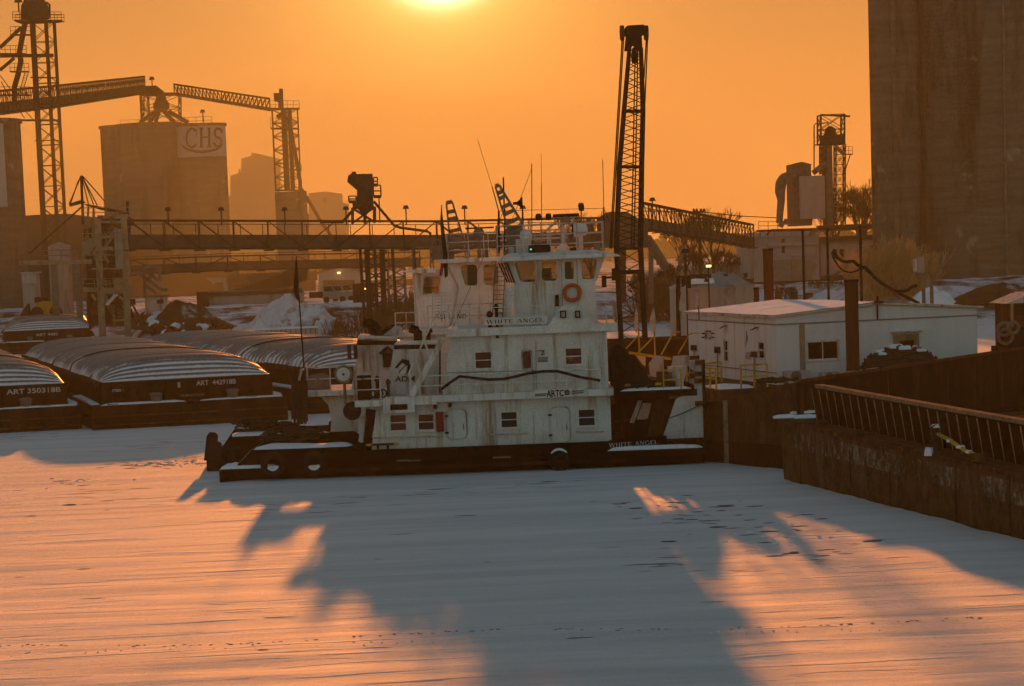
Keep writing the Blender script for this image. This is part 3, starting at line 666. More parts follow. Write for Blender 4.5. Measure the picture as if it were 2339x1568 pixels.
# gusset plate with flood lights
g = pz(MB(), zB, [(1005, 1085), (1148, 888), (1290, 892), (1432, 1062), (1432, 1085)], BY + .24, .05).build('gusset_plate', 'white', boat)
for (x0, x1) in ((1130, 1180), (1250, 1292)):
    a = px_rect(zB, x0, 928, x1, 986, BY + .2); f = MB()
    for k in ((a[0], a[1], a[3] - .04, a[3]), (a[0], a[1], a[2], a[2] + .04), (a[0], a[0] + .05, a[2] + .04, a[3] - .04), (a[1] - .05, a[1], a[2] + .04, a[3] - .04)): f.box(k[0], k[1], BY + .08, BY + .235, k[2], k[3])
    f = f.build('flood_light', 'black', g); MB().box(a[0] + .05, a[1] - .05, BY + .17, BY + .235, a[2] + .04, a[3] - .04).build('lens', 'lens', f)

# --- wheelhouse, open glass all round
WY0 = 103.8; WY1 = 107.2
wr = zmean(zB, [(700, 535), (1400, 498)], WY0)
wins = [((730, 530), (918, 530), (918, 705), (790, 705)), ((960, 520), (1088, 520), (1088, 695), (960, 695)), ((1145, 530), (1220, 530), (1220, 682), (1145, 682)), ((1275, 505), (1412, 505), (1385, 682), (1280, 682))]
WX0 = Q(zB, 745, 1000, WY0).x; WX1 = Q(zB, 1398, 900, WY0).x; sillz = zmean(zB, [(760, 712), (1390, 690)], WY0)
for Yw in (WY0, WY1):
    quads = [[Q(zB, x, y, WY0) for x, y in wq] for wq in wins]
    hs = [(min(p.x for p in qd), max(p.x for p in qd), sillz, wr - .12) for qd in quads]
    b = MB().walls(WX0, WX1, d2, sillz, [], Yw)
    xs = sorted(hs); 
    lo = [Q(zB, 672, 525, WY0).x, Q(zB, 758, 712, WY0).x]; hi = [Q(zB, 1455, 500, WY0).x, WX1]
    for qd in quads: qd.sort(key=lambda p: (p.x))
    # pillars between openings follow the raked glass
    ed = []
    for wq in wins:
        tl, tr, br, bl = [Q(zB, x, y, WY0) for x, y in wq]; ed.append((tl, tr, br, bl))
    def pil(a_t, a_b, b_t, b_b): b.prism([V((a_b, Yw, sillz)), V((b_b, Yw, sillz)), V((b_t, Yw, wr)), V((a_t, Yw, wr))], (0, .08, 0))
    pil(lo[0], lo[1], ed[0][0].x, ed[0][3].x)
    for k in range(3): pil(ed[k][1].x, ed[k][2].x, ed[k + 1][0].x, ed[k + 1][3].x)
    pil(ed[3][1].x, ed[3][2].x, hi[0], hi[1])
    for tl, tr, br, bl in ed:
        b.prism([V((tl.x, Yw + .002, tl.z)), V((tr.x, Yw + .002, tr.z)), V((tr.x, Yw + .002, wr)), V((tl.x, Yw + .002, wr))], (0, .076, 0))
        b.prism([V((bl.x, Yw + .002, sillz)), V((br.x, Yw + .002, sillz)), V((br.x, Yw + .002, br.z)), V((bl.x, Yw + .002, bl.z))], (0, .076, 0))
    wall = b.build('wheelhouse_wall', 'white', boat)
    for tl, tr, br, bl in ed:
        q4 = [V((p.x, Yw - .02, p.z)) for p in (bl, br, tr, tl)]; ctr = sum(q4, V((0, 0, 0))) / 4
        inn = rounded([p + (ctr - p) * .06 for p in q4], .26, 5); ou = rounded([p - (ctr - p) * .10 for p in q4], .20, 5)
        fr = ringplate(MB(), ou, inn, (0, .12, 0)).build('window', 'white', boat)
        MB().prism([p + V((0, .06, 0)) for p in inn], (0, .006, 0)).build('pane', 'glass', fr)
# end walls with glazing: dark front, open aft
b = MB()
for (xa, xb, s_) in ((hi[1], hi[0], -1), (lo[1], lo[0], 1)):
    base = WX1 if s_ == -1 else WX0
    b.box(min(base, base + s_ * .08), max(base, base + s_ * .08), WY0 + .081, WY1 - .001, d2, sillz)
    for k in range(4):
        y = WY0 + .1 + (WY1 - WY0 - .3) * k / 3; b.bar((xa, y, sillz), (xb, y, wr), .10)
b.build('wheelhouse_end', 'white', boat)
MB().box(WX0 + .4, WX1 - .4, 105.6, 106.3, sillz - .7, sillz + .12).build('console', 'interior', boat)
MB().box(WX0 + 1.1, WX0 + 1.5, 104.8, 105.2, sillz - .5, sillz + .55).box(WX0 + 1.05, WX0 + 1.55, 104.7, 105.2, sillz - .5, sillz - .35).build('helm_chair', 'interior', boat)
MB().box(WX0 + 1.95, WX0 + 2.3, 105, 105.5, d2, wr).build('inner_column', 'interior', boat)
dr = px_rect(zB, 1126, 508, 1250, 1040, WY0)
b = MB()
for k in (dr[0], dr[1]): b.box(k - .012, k + .012, WY0 - .012, WY0, d2, wr - .05)
b.build('door_seam', 'greyprint', boat)
# roof
rt_ = wr + .30
b = MB(); yo = [(WY0 - .75, -.02), (WY0 - .3, .14), (WY1 + .3, .14), (WY1 + .75, -.02)]
xl0 = Q(zB, 600, 525, WY0).x; xr0 = Q(zB, 1590, 488, WY0).x
secs = []
for (y, zo) in yo:
    e_ = .55 if zo < 0 else 0
    secs.append([V((xl0, y, wr)), V((xr0, y, wr)), V((xr0 - .1, y, wr + .08)), V((xr0 - .95, y, rt_ - .14 + zo)), V((xl0 + .5, y, rt_ - .14 + zo)), V((xl0 + .02, y, wr + .06))])
n = 6
for sct in secs: b.v += sct
for k in range(3):
    for i in range(n): b.f.append([k * n + i, k * n + (i + 1) % n, (k + 1) * n + (i + 1) % n, (k + 1) * n + i]); b.mi.append(0)
b.f += [list(range(n - 1, -1, -1)), list(range(3 * n, 4 * n))]; b.mi += [0, 0]
b.build('wheelhouse_roof', 'white', boat)
# aft fashion plate catching light, ladder and cables behind it
pz(MB(), zB, [(682, 740), (760, 728), (715, 985), (650, 990)], WY0 - .35, .04).build('fashion_plate', 'white', boat)
b = MB()
for k in range(4): b.tube(Q(zB, 620 + 22 * k, 545, WY0 - .1), Q(zB, 690 + 18 * k, 705, WY0 - .1), .035, n=6)
b.build('wiper_arm', 'black', boat)

# roof top gear
RY = 105.0
b = MB(); za = Q(zB, 1000, 235, RY).z
xa = Q(zB, 600, 300, WY0).x; xb = Q(zB, 1455, 300, WY0).x
b.rail([(xa, WY0 - .3, rt_ - .1), (xb, WY0 - .3, rt_ - .1), (xb, WY1 + .3, rt_ - .1), (xa, WY1 + .3, rt_ - .1), (xa, WY0 - .3, rt_ - .1)], Q(zB, 1000, 235, WY0).z - rt_ + .1, (1, .66, .33), 1.0, .022)
b.build('roof_railing', 'white2', boat)
rad = MB().box(Q(zB, 1030, 165, RY).x, Q(zB, 1240, 165, RY).x, RY - .1, RY + .1, Q(zB, 1100, 180, RY).z, Q(zB, 1100, 155, RY).z).build('radar', 'black', boat)
c = Q(zB, 1133, 215, RY); MB().lathe([(.20, -.12), (.22, 0), (.17, .18), (.08, .22)], c, 14).build('radar_pedestal', 'steelmid', rad)
b = MB(); b.tube(Q(zB, 1110, 440, RY), Q(zB, 1112, 235, RY), .06)
for d in (-55, 60): b.tube(Q(zB, 1112 + d, 440, RY), Q(zB, 1112, 380, RY), .03)
b.tube(Q(zB, 1112, 300, RY), Q(zB, 1200, 185, RY), .025); b.tube(Q(zB, 1112, 300, RY), Q(zB, 1030, 185, RY), .025); b.tube(Q(zB, 880, 188, RY), Q(zB, 1250, 178, RY), .02)
b.build('radar_mast', 'white2', boat)
pz(MB(), zB, [(1050, 450), (1105, 395), (1120, 395), (1165, 450)], RY - .2, .06).build('mast_foot', 'white', boat)
sl_ = MB(); c = Q(zB, 1235, 282, WY0); 
sl_.lathe([(.05, .0), (.27, .06), (.30, .25), (.22, .55), (.05, .62)], V((c.x - .15, WY0, c.z)), 18, 'x')
s_ = sl_.build('search_light', 'white', boat, True); MB().lathe([(.02, -.01), (.26, -.01), (.26, .055), (.02, .05)], V((c.x - .15, WY0, c.z)), 18, 'x').build('lens', 'black', s_)
MB().tube(V((c.x + .18, WY0, rt_ - .1)), V((c.x + .18, WY0, c.z)), .09).build('stand', 'white2', s_)
c = Q(zB, 815, 325, RY); MB().lathe([(.24, -.22), (.26, 0), (.22, .14), (.12, .22), (.01, .24)], c, 16).build('dome_antenna', 'white', boat, True)
a = px_rect(zB, 862, 402, 1040, 462, WY0 - .4); q4 = [V((a[0], WY0 - .4, a[2])), V((a[1], WY0 - .4, a[2])), V((a[1], WY0 - .4, a[3])), V((a[0], WY0 - .4, a[3]))]
lb = MB().prism(rounded(q4, .3), (0, .3, 0)).build('light_bar', 'black', boat); MB().box(a[0] + .08, a[0] + .13, WY0 - .42, WY0 - .40, a[2] + .1, a[2] + .16).build('status_light', 'led', lb)
a = px_rect(zB, 735, 355, 860, 470, RY); MB().box(a[0], a[1], RY - .3, RY + .3, rt_ - .1, a[3]).build('equipment_box', 'white2', boat)
b = MB()
a = px_rect(zB, 885, 295, 1010, 370, RY); b.rail([(a[0], RY, a[2]), (a[1], RY, a[2])], a[3] - a[2], (1, .66, .33, 0), .25, .015)
b.build('antenna_rack', 'white2', boat)
b = MB()
for (x0, y0, x1, y1, r) in ((864, 460, 862, -250, .018), (944, 420, 940, -90, .015), (942, -90, 937, -330, .008), (1437, 440, 1437, 100, .03), (1437, 100, 1428, -280, .014), (600, 470, 598, 130, .04), (598, 130, 560, -10, .02), (643, 470, 647, 120, .03), (780, 470, 786, 120, .018)):
    b.tube(Q(zB, x0, y0, RY), Q(zB, x1, y1, RY), r, n=6)
b.tube(Q(zD, 1635, 515, RY), Q(zD, 1588, 340, RY), .02, n=6); b.tube(Q(zD, 1588, 340, RY), Q(zD, 1483, 0, RY), .010, n=5)
b.tube(Q(zD, 1683, 700, RY), Q(zD, 1670, 275, RY), .03, n=6)
b.each('whip_antenna', 'black', boat)
def mast_arm(parent, zf, base, top, Y, wb, wt):
    p0 = Q(zf, *base, Y); p1 = Q(zf, *top, Y); d = (p1 - p0); n_ = V((d.z, 0, -d.x)).normalized(); b = MB()
    for s_ in (-1, 1): b.bar(p0 + n_ * s_ * wb / 2, p1 + n_ * s_ * wt / 2, .07, .10)
    for t in (0, .16, .36, .52, .72, .84, 1):
        a_ = p0.lerp(p1, t); w_ = wb + (wt - wb) * t; b.bar(a_ - n_ * w_ / 2, a_ + n_ * w_ / 2, .10, .16)
    return b.build('mast_arm', 'steelmid', parent)
mast_arm(boat, zD, (1760, 640), (1625, 335), RY, .62, .16)
mast_arm(boat, zD, (1775, 830), (1750, 640), RY, .75, .62)
c = Q(zD, 1740, 465, RY); hb = MB().lathe([(.05, 0), (.06, .15), (.12, .25), (.27, .38), (.25, .37), (.03, .2)], c, 16, 'x').build('horn', 'black', boat, True)
b = MB()
for (hx, hy) in ((915, 180), (995, 178), (1258, 105)):
    c = Q(zB, hx, hy, RY); b.lathe([(.02, -.14), (.10, -.12), (.12, 0), (.10, .12), (.02, .14)], c, 10)
b.each('deck_light', 'black', boat, True)

# railings
b = MB(); zr = d1
b.rail([(Q(zA, 1215, 800, BY).x, BY + .06, zr), (Q(zC, 600, 700, BY).x, BY + .06, zr), (Q(zC, 1210, 660, BY).x, BY + .06, zr)], Q(zC, 850, 465, BY).z - zr, (1, .5), 1.35, .028)
b.build('deck_railing', 'white', boat)
b = MB(); z_ = d1 - .1
b.rail([(Q(zA, 690, 850, BY).x, BY + .05, z_), (Q(zA, 900, 850, BY).x, BY + .05, z_)], .85, (1, .5), .8, .026); b.rail([(Q(zA, 690, 850, BY).x, BY + .05, z_), (Q(zA, 690, 850, BY).x, 107.5, z_)], .85, (1, .5), 1.3, .026)
b.build('aft_railing', 'white2', boat)
b = MB()
b.rail([(Q(zB, 230, 1100, BY).x, BY + .3, d2), (Q(zB, 1000, 1080, BY).x, BY + .3, d2)], .78, (1, .5), 1.3, .016)
b.build('bridge_railing', 'white', boat)
b = MB(); zt = Q(zB, 1540, 860, BY).z
b.rail([(Q(zB, 1430, 1050, BY).x, BY + .3, d2), (e1 - .05, BY + .3, d2), (e1 - .05, 107.5, d2)], zt - d2, (1, .55), .35, .028)
b.build('wing_railing', 'white2', boat)
# name boards
nb = pz(MB(), zB, [(520, 1047), (520, 993), (1026, 975), (1026, 1030)], BY + .2, .04).build('name_board', 'white', boat)
letter_px(nb, 'WHITE ANGEL', zB, (538, 1036), (1005, 1019), (538, 1003), BY + .195, 'blackprint', True)
ab = pz(MB(), zC, [(607, 722), (600, 646), (1058, 620), (1062, 692)], BY - .05, .04).build('company_board', 'white', boat)
letter_px(ab, 'ARTC', zC, (716, 708), (878, 698), (714, 646), BY - .055, 'blackprint')
c = Q(zC, 905, 664, BY - .06); MB().ring((c.x, BY - .062, c.z), .085, .022, 'y', 20, 6).ring((c.x, BY - .062, c.z), .035, .014, 'y', 16, 6).build('logo_ring', 'blackprint', ab)
b = MB()
for (x0, x1, y) in ((612, 720, 680), (612, 712, 694), (948, 1055, 650), (946, 1055, 668)):
    b.bar(Q(zC, x0, y + 3, BY - .06), Q(zC, x1, y - 3, BY - .06), .01, .035)
b.build('logo_stripe', 'blackprint', ab)
# stairs from the aft deck to the bridge deck
st = MB(); A0 = Q(zA, 1150, 812, YH - .5); A1 = Q(zA, 1400, 350, YH - .5)
for dy in (-.3, .3): st.bar(A0 + V((0, dy, 0)), A1 + V((0, dy, 0)), .05, .22)
stair = st.build('stair', 'white', boat)
for k in range(11):
    p = A0.lerp(A1, (k + .5) / 11); MB().box(p.x - .12, p.x + .12, p.y - .27, p.y + .27, p.z - .015, p.z + .015).build('step', 'white2', stair)
b = MB()
for dy in (-.33, .33):
    b.path([A0 + V((-.02, dy, .1)), A0 + V((-.05, dy, .95)), A1 + V((-.35, dy, .75)), A1 + V((-.05, dy, 1.05)), A1 + V((.5, dy, 1.05)), A1 + V((.6, dy, .1))], .024, 6)
    for k in (.3, .6): b.tube(A0.lerp(A1, k) + V((0, dy, 0)), A0.lerp(A1, k) + V((-.2, dy, .85)), .02, n=5)
b.build('stair_rail', 'white', boat)
# funnel with company leaf logo
FY = 103.7
fk = pz(MB(), zA, [(920, 805), (985, 400), (1345, 392), (1345, 805)], FY, 1.9).build('funnel', 'white2', boat)
pz(MB(), zA, [(980, 440), (985, 407), (1350, 398), (1350, 432)], FY - .01, 1.92).build('black_band', 'black', fk)
pz(MB(), zA, [(985, 400), (1005, 378), (1350, 368), (1345, 392)], FY - .05, 2.0).build('funnel_cap', 'white', fk)
letter_px(fk, 'ADM', zA, (990, 700), (1150, 697), (992, 655), FY, 'darkprint')
pz(MB(), zA, [(988, 590), (1050, 515), (1105, 530), (1115, 575), (1090, 570), (1052, 545), (1010, 590)], FY - .03, .02).build('logo_leaf', 'darkprint', fk)
lf = [(1010, 610), (1030, 570), (1060, 555), (1085, 590), (1080, 625), (1060, 640), (1030, 640)]
pz(MB(), zA, lf, FY - .028, .02).build('logo_leaf', 'white', fk); pz(MB(), zA, [(1095, 570), (1118, 570), (1112, 615), (1085, 640), (1090, 610)], FY - .03, .02).build('logo_leaf', 'darkprint', fk)
MB().path([Q(zA, x, y, FY - .04) for x, y in ((1025, 625), (1045, 600), (1070, 575))], .02, 4).build('logo_vein', 'darkprint', fk)
b = MB()
b.path([Q(zA, x, y, FY + 1) for x, y in ((1160, 375), (1160, 300), (1150, 285), (1110, 275), (1095, 268))], .17, 12); b.path([Q(zA, x, y, FY + 1.2) for x, y in ((1240, 370), (1240, 300), (1255, 290), (1270, 285))], .09, 10)
b.build('exhaust_pipe', 'black', fk, True)
# aft deck search light and gear
c = Q(zA, 580, 642, BY + 1.0); s_ = MB().lathe([(.36, 0), (.37, .12), (.28, .5), (.08, .62)], V((c.x, c.y, c.z)), 22, 'y').build('search_light', 'steelmid', boat, True)
MB().lathe([(.02, -.03), (.27, -.03), (.27, .01), (.02, .01)], c, 22, 'y').build('lens', 'lens', s_); MB().lathe([(.01, -.06), (.05, -.06), (.05, -.031), (.01, -.031)], c, 10, 'y').build('bulb', 'black', s_)
MB().tube(V((c.x, c.y + .3, d1 - .3)), V((c.x, c.y + .3, c.z - .3)), .06).build('stand', 'steelmid', s_)
b = MB(); a = px_rect(zA, 700, 655, 805, 850, BY + .6); b.box(a[0], a[1], BY + .6, BY + 1.3, d1 - .1, a[3]); b.build('deck_locker', 'rustdark', boat)
b = MB()
for k in range(4): p = Q(zA, 810 + 30 * k, 800, BY + .8); b.ring((p.x, BY + .8, d1 + .12), .16, .035, 'y', 14, 6)
b.build('coiled_line', 'rope', boat, True)
# --- bow: push knee, foredeck, tarp
kx1 = Q(zC, 2150, 800, BY).x
kn = pz(MB(), zC, [(1815, 1135), (1782, 1052), (1893, 722), (2060, 640), (2075, 470), (2020, 440), (2015, 365), (2150, 360), (2152, 1140)], BY + .2, .25).build('push_knee', 'white2', boat)
MB().box(kx1 - .02, kx1 + .10, BY + .1, BY + .6, Q(zC, 2150, 1150, BY).z, Q(zC, 2150, 362, BY).z).build('rubber_facing', 'rubber', kn)
b = MB()
for (y, dx) in ((375, 0), (480, 0), (545, -5), (750, 0)):
    p = Q(zC, 2115 + dx, y, BY); b.box(p.x - .18, p.x + .12, BY - .05, BY + .2, p.z - .12, p.z + .05)
b.each('step', 'rust', kn)
kn2 = copy_tree(kn, None, None, boat); kn2.location = kn.location + V((0, 4.2, 0))
fd0 = Q(zC, 1270, 665, BY).x; fd1 = Q(zC, 2092, 640, BY).x; fdz = Q(zC, 1650, 645, BY).z
MB().box(fd0 + .2, fd1, BY + .18, 107.9, fdz - .26, fdz).build('fore_platform', 'hull', boat)
snowpad(boat, [(fd0 + .5, BY + .3), (fd1 - 1, BY + .25), (fd1 - .2, BY + .4), (fd1 - .3, BY + 1.2), (fd0 + 1.5, BY + 1.1), (fd0 + .6, BY + .8)], fdz, .07)
p = Q(zC, 1600, 600, BY); cleat(boat, p.x, BY + .5, fdz + .02, 1.0)
b = MB()
pz(b, zC, [(1570, 735), (1530, 735), (1450, 940), (1490, 945)], YH + .6, .1); pz(b, zC, [(1640, 760), (1560, 760), (1490, 945), (1605, 900)], YH + 1.2, .1)
b.build('ladder_plate', 'white2', boat)
pz(MB(), zC, [(1680, 730), (1885, 720), (1780, 1060), (1600, 1075)], YH + .9, .1).build('bow_bracket', 'rust', boat)
b = MB()
for (x0, y0, x1, y1) in ((1300, 790, 1310, 1060), (1380, 760, 1390, 1060), (1300, 800, 1390, 790), (1305, 940, 1390, 930)): b.bar(Q(zC, x0, y0, YH + .3), Q(zC, x1, y1, YH + .3), .08)
b.box(Q(zC, 1400, 950, YH + .8).x, Q(zC, 1620, 950, YH).x, YH + .8, YH + 2, BD, Q(zC, 1400, 935, YH).z); b.build('winch', 'rustdark', boat)
# raised bow bulwark with painted name
bw = pz(MB(), zC, [(1285, 1160), (1290, 1100), (1810, 1055), (1815, 1118)], BY + .02, .15).build('bow_bulwark', 'hull', boat)
letter_px(bw, 'WHITE ANGEL', zC, (1285, 1168), (1735, 1135), (1283, 1128), BY + .01, 'whiteprint', True)
snowpad(boat, [(Q(zC, 1270, 1210, BY).x, BY - .12), (kx1 - .1, BY - .15), (kx1 - .05, BY + .15), (kx1 - 1, BY + .14), (kx1 - 2.2, BY + .14), (Q(zC, 1290, 1200, BY).x, BY + .14)], Q(zC, 1700, 1175, BY).z - .02, .13)
MB().box(Q(zC, 1100, 1200, BY).x, kx1, BY - .18, BY + .02, .42, Q(zC, 1700, 1178, BY).z - .02).build('bow_guard', 'hull', boat)
tp = MB(); ty = [104.0, 106.5]
pts = [(1268, 262), (1300, 238), (1345, 222), (1420, 300), (1520, 400), (1600, 500), (1660, 592), (1270, 655)]
tp.prism([Q(zC, x, y, 104.2) for x, y in pts], (0, 2.2, 0)); tarp = tp.build('tarpaulin', 'tarp', boat)
b = MB(); b.path([Q(zC, x, y, BY) for x, y in ((1840, 895), (1960, 850), (2115, 775))], .02, 5); b.build('wire', 'black', boat)
# vents, pipes, lamps and ladders that crowd the decks
for (zf, x, y, Y_, r_, h_) in ((zA, 850, 845, BY + 1.6, .12, .7), (zA, 955, 830, BY + .5, .10, .5), (zA, 760, 855, BY + 1.9, .16, .9), (zB, 560, 1095, BY + .8, .12, .55), (zB, 620, 1090, BY + .6, .10, .8), (zB, 640, 1095, BY + 1.0, .14, .5)):
    p = Q(zf, x, y, Y_); z0 = p.z; b = MB(); b.tube((p.x, Y_, z0 - .3), (p.x, Y_, z0 + h_), r_ * .6, n=10); b.lathe([(r_ * .6, 0), (r_, .05), (r_, .15), (r_ * .4, .24)], (p.x, Y_, z0 + h_), 12); b.build('deck_vent', random.choice(('white2', 'rust', 'black')), boat, True)
for (x, y) in ((1448, 890), (1330, 905), (700, 905)): p = Q(zA, x, y, YH - .1); MB().lathe([(.05, -.06), (.08, 0), (.06, .1)], p, 10).build('wall_lamp', 'steel', boat, True)
for (zf, x0, y0, x1, y1) in ((zB, 258, 1430, 1440, 1400), (zB, 930, 1180, 935, 1560), (zC, 585, 870, 588, 1135), (zA, 1180, 940, 1185, 1240)): p = Q(zf, x0, y0, YH - .02); q = Q(zf, x1, y1, YH - .02); MB().bar(p, q, .02, .03).build('weld_seam', 'white2', boat)
for (x, y, sw, sh) in ((1085, 848, .12, .45),): a_ = Q(zB, x, y, WY0); MB().box(a_.x - .07, a_.x + .07, WY0 - .12, WY0, a_.z - .22, a_.z + .22).build('fire_extinguisher', 'rustdark', boat)
b = MB(); l0 = Q(zB, 612, 1095, WY0 - .5); l1 = Q(zB, 640, 545, WY0 - .5)
for dx in (-.2, .2): b.bar(l0 + V((dx, 0, 0)), l1 + V((dx, 0, 0)), .04)
for k in range(15): p = l0.lerp(l1, k / 15); b.bar(p - V((.2, 0, 0)), p + V((.2, 0, 0)), .03)
b.build('roof_ladder', 'steelmid', boat)
for (x0, y0, x1, y1) in ((600, 130, 1437, 110), (1437, 110, 1590, 470), (640, 120, 215, 1100), (860, -200, 600, 470)): b = MB(); b.tube(Q(zB, x0, y0, RY), Q(zB, x1, y1, RY), .010, n=4); b.build('stay_wire', 'black', boat)
for k, (x, y) in enumerate(((660, 440), (700, 440), (745, 430), (1190, 425), (1380, 400))):
    p = Q(zB, x, y, RY); MB().box(p.x - .12, p.x + .14, RY - .2, RY + .1, rt_ - .1, p.z + .1 * (k % 3)).build('equipment_box', random.choice(('black', 'white2', 'steelmid')), boat)
for (x, y) in ((1350, 500), (1420, 560), (1480, 610), (1540, 560)): p = Q(zC, x, y, 105.2); MB().lathe([(.22, -.3), (.26, -.1), (.26, .2), (.12, .3)], p, 12).build('bow_bitt', random.choice(('white2', 'yellow', 'rust')), boat, True)
b = MB(); a0_ = Q(zC, 1990, 640, BY + .5); b.rail([(fd0 + 2.2, BY + .35, fdz), (fd1 - .6, BY + .35, fdz)], .75, (1, .5), .8, .028); b.build('bow_railing', 'yellow', boat)
for (x, y) in ((1790, 560), (1860, 420), (1760, 470)): p = Q(zC, x, y, BY + 1.5); MB().box(p.x - .3, p.x + .3, BY + 1.2, BY + 1.8, fdz, p.z).build('winch_housing', random.choice(('white2', 'rust')), boat)
# rear flag staff and hanging fenders beside the stern
boat.rotation_euler = (0, 0, -.085)

# things carried by the boat
c = Q(zB, 1207, 785, WY0 - .12); lr = thing('life_ring', 'round orange life ring hung under the wheelhouse windows', 'life ring', c)
MB().ring(c, .30, .075, 'y', 32, 10).build('ring', 'orange', lr, True)
b = MB()
for k in range(4):
    a = math.radians(45 + 90 * k); q = V((c.x + .30 * math.cos(a), c.y, c.z + .30 * math.sin(a))); b.lathe([(.079, -.05), (.085, -.04), (.085, .04), (.079, .05)], q, 10, 'x' if k in (9,) else 'y', False)
b.build('strap', 'white', lr)
b = MB()
pts = [(180, 1565), (250, 1510), (330, 1458), (440, 1470), (560, 1482), (680, 1478), (790, 1455), (880, 1432), (1000, 1415), (1110, 1414), (1200, 1435), (1300, 1462), (1390, 1475), (1455, 1487)]
b.path([Q(zB, x, y, BY - .02) for x, y in pts], .055, 8)
solo('fire_hose', b, 'tarp', 'dark hose draped along the white deck railing below the windows', 'hose', Q(zB, 180, 1565, BY), smooth=True)
def rope_heap(label, pts, zf, Y, seed, spread, hgt, r=.035, n=26):
    random.seed(seed); b = MB()
    for k in range(n):
        t = random.random(); i = min(int(t * (len(pts) - 1)), len(pts) - 2); f = t * (len(pts) - 1) - i
        p = Q(zf, *pts[i], Y).lerp(Q(zf, *pts[i + 1], Y), f) + V((0, random.uniform(-spread, spread), random.uniform(0, hgt) + .05))
        R = random.uniform(.18, .5); tl = random.uniform(-.25, .25); a0 = random.random() * 6
        b.path([p + V((R * math.cos(a0 + a), .8 * R * math.sin(a0 + a), tl * R * math.cos(a) + random.uniform(-.03, .04))) for a in [j * .55 for j in range(11)]], r, 5)
    return solo('rope_heap', b, 'rope', label, 'rope', Q(zf, *pts[0], Y))
rope_heap('tangled dark ropes heaped on the snowy stern of the nearest towboat', [(900, 430), (1200, 405), (1500, 420)], zE, 106.2, 3, .9, .3, .04, 60)
BR = Matrix.Rotation(-.085, 4, 'Z'); BC = V(boat.location)
for o in bpy.data.objects:
    if o.parent is None and o.name.split('.')[0] in ('life_ring', 'fire_hose', 'rope_heap'):
        o.location = BC + BR @ (V(o.location) - BC); o.rotation_euler = (0, 0, -.085)
# ------------------------------------------------------------------ second towboat (behind, name partly hidden)
B2 = 109.3; Y2 = 110.0; E2 = 115.0
ax0 = Q(zE, 150, 700, B2).x; ax1 = P(1560, 1000, B2).x
boat2 = thing('towboat', 'middle white towboat, its stern with hanging fenders pokes out left behind the nearest boat', 'towboat', ((ax0 + ax1) / 2, 112, 0))
hullshape(boat2, ax0, ax1, B2, E2, 1.05, .3)
MB().prism([V((ax0 + .36, B2 + .165, .5)), V((ax0 + 1.0, B2 + .165, 1.36)), V((ax0 + 6.2, B2 + .165, 1.36)), V((ax0 + 6.6, B2 + .165, 1.07)), V((ax0 + 6.6, B2 + .165, .5))], (0, 5.3, 0)).build('raised_stern', 'hull', boat2)
snowpad(boat2, [(ax0 + 1.1, 109.6), (ax0 + 3, 109.5), (ax0 + 5.2, 109.6), (ax0 + 5, 110.4), (ax0 + 3, 110.8), (ax0 + 2, 111.9), (ax0 + 1.05, 111.4)], 1.36, .07)
for (ex, ey, rx) in ((190, 470, .2), (240, 590, .2)):   # slab fenders at the stern corner
    c = Q(zE, ex, ey, B2 - .2); f = MB(); f.prism([V((c.x - .26, B2 - .4, c.z - .58)), V((c.x + .18, B2 - .4, c.z - .62)), V((c.x + .26, B2 - .4, c.z - .5)), V((c.x + .36, B2 - .3, c.z + .40)), V((c.x + .28, B2 - .3, c.z + .52)), V((c.x + .02, B2 - .3, c.z + .56)), V((c.x - .10, B2 - .3, c.z + .42))], (0, .42, 0)); f = f.build('fender', 'rubber', boat2)
    MB().path([(c.x + .15, B2 - .05, c.z + .45), (c.x + .35, B2 + .1, 1.1)], .02, 5).build('chain', 'rustdark', f)
for ex, ey in ((420, 600), (560, 580)):
    c = Q(zE, ex, ey, B2 - .1); MB().ring((c.x, B2 - .12, c.z), .30, .12, 'y', 24, 8).build('tyre', 'rubber', boat2, True)
dz1 = Q(zA, 450, 815, B2).z; a0 = Q(zA, 380, 820, Y2).x; a1 = Q(zA, 1500, 820, Y2).x
MB().prism([Q(zA, 440, 1165, Y2), Q(zA, 455, 1000, Y2), Q(zA, 430, 890, Y2), Q(zA, 370, 825, Y2), V((a1, Y2, dz1)), V((a1, Y2, 1.05))], (0, .1, 0)).build('main_house', 'white', boat2)
MB().box(a0 + .6, a1, Y2 + .11, 114.3, 1.05, dz1 - .01).build('main_house_core', 'white2', boat2)
u0 = Q(zA, 245, 800, B2).x
MB().box(u0, a1, B2 + .1, 114.6, dz1, dz1 + .22).build('upper_deck', 'white', boat2)
b = MB(); b.rail([(u0 + .05, B2 + .2, dz1 + .22), (Q(zA, 640, 700, B2).x, B2 + .2, dz1 + .22)], 1.0, (1, .5), .9, .03); b.rail([(u0 + .05, B2 + .2, dz1 + .22), (u0 + .05, 114.3, dz1 + .22)], 1.0, (1, .5), 1.2, .03); b.build('deck_railing', 'white2', boat2)
MB().path([Q(zA, x, y, B2 + .2) for x, y in ((195, 690), (215, 600), (235, 600))], .06, 6).build('rail_post', 'white2', boat2)
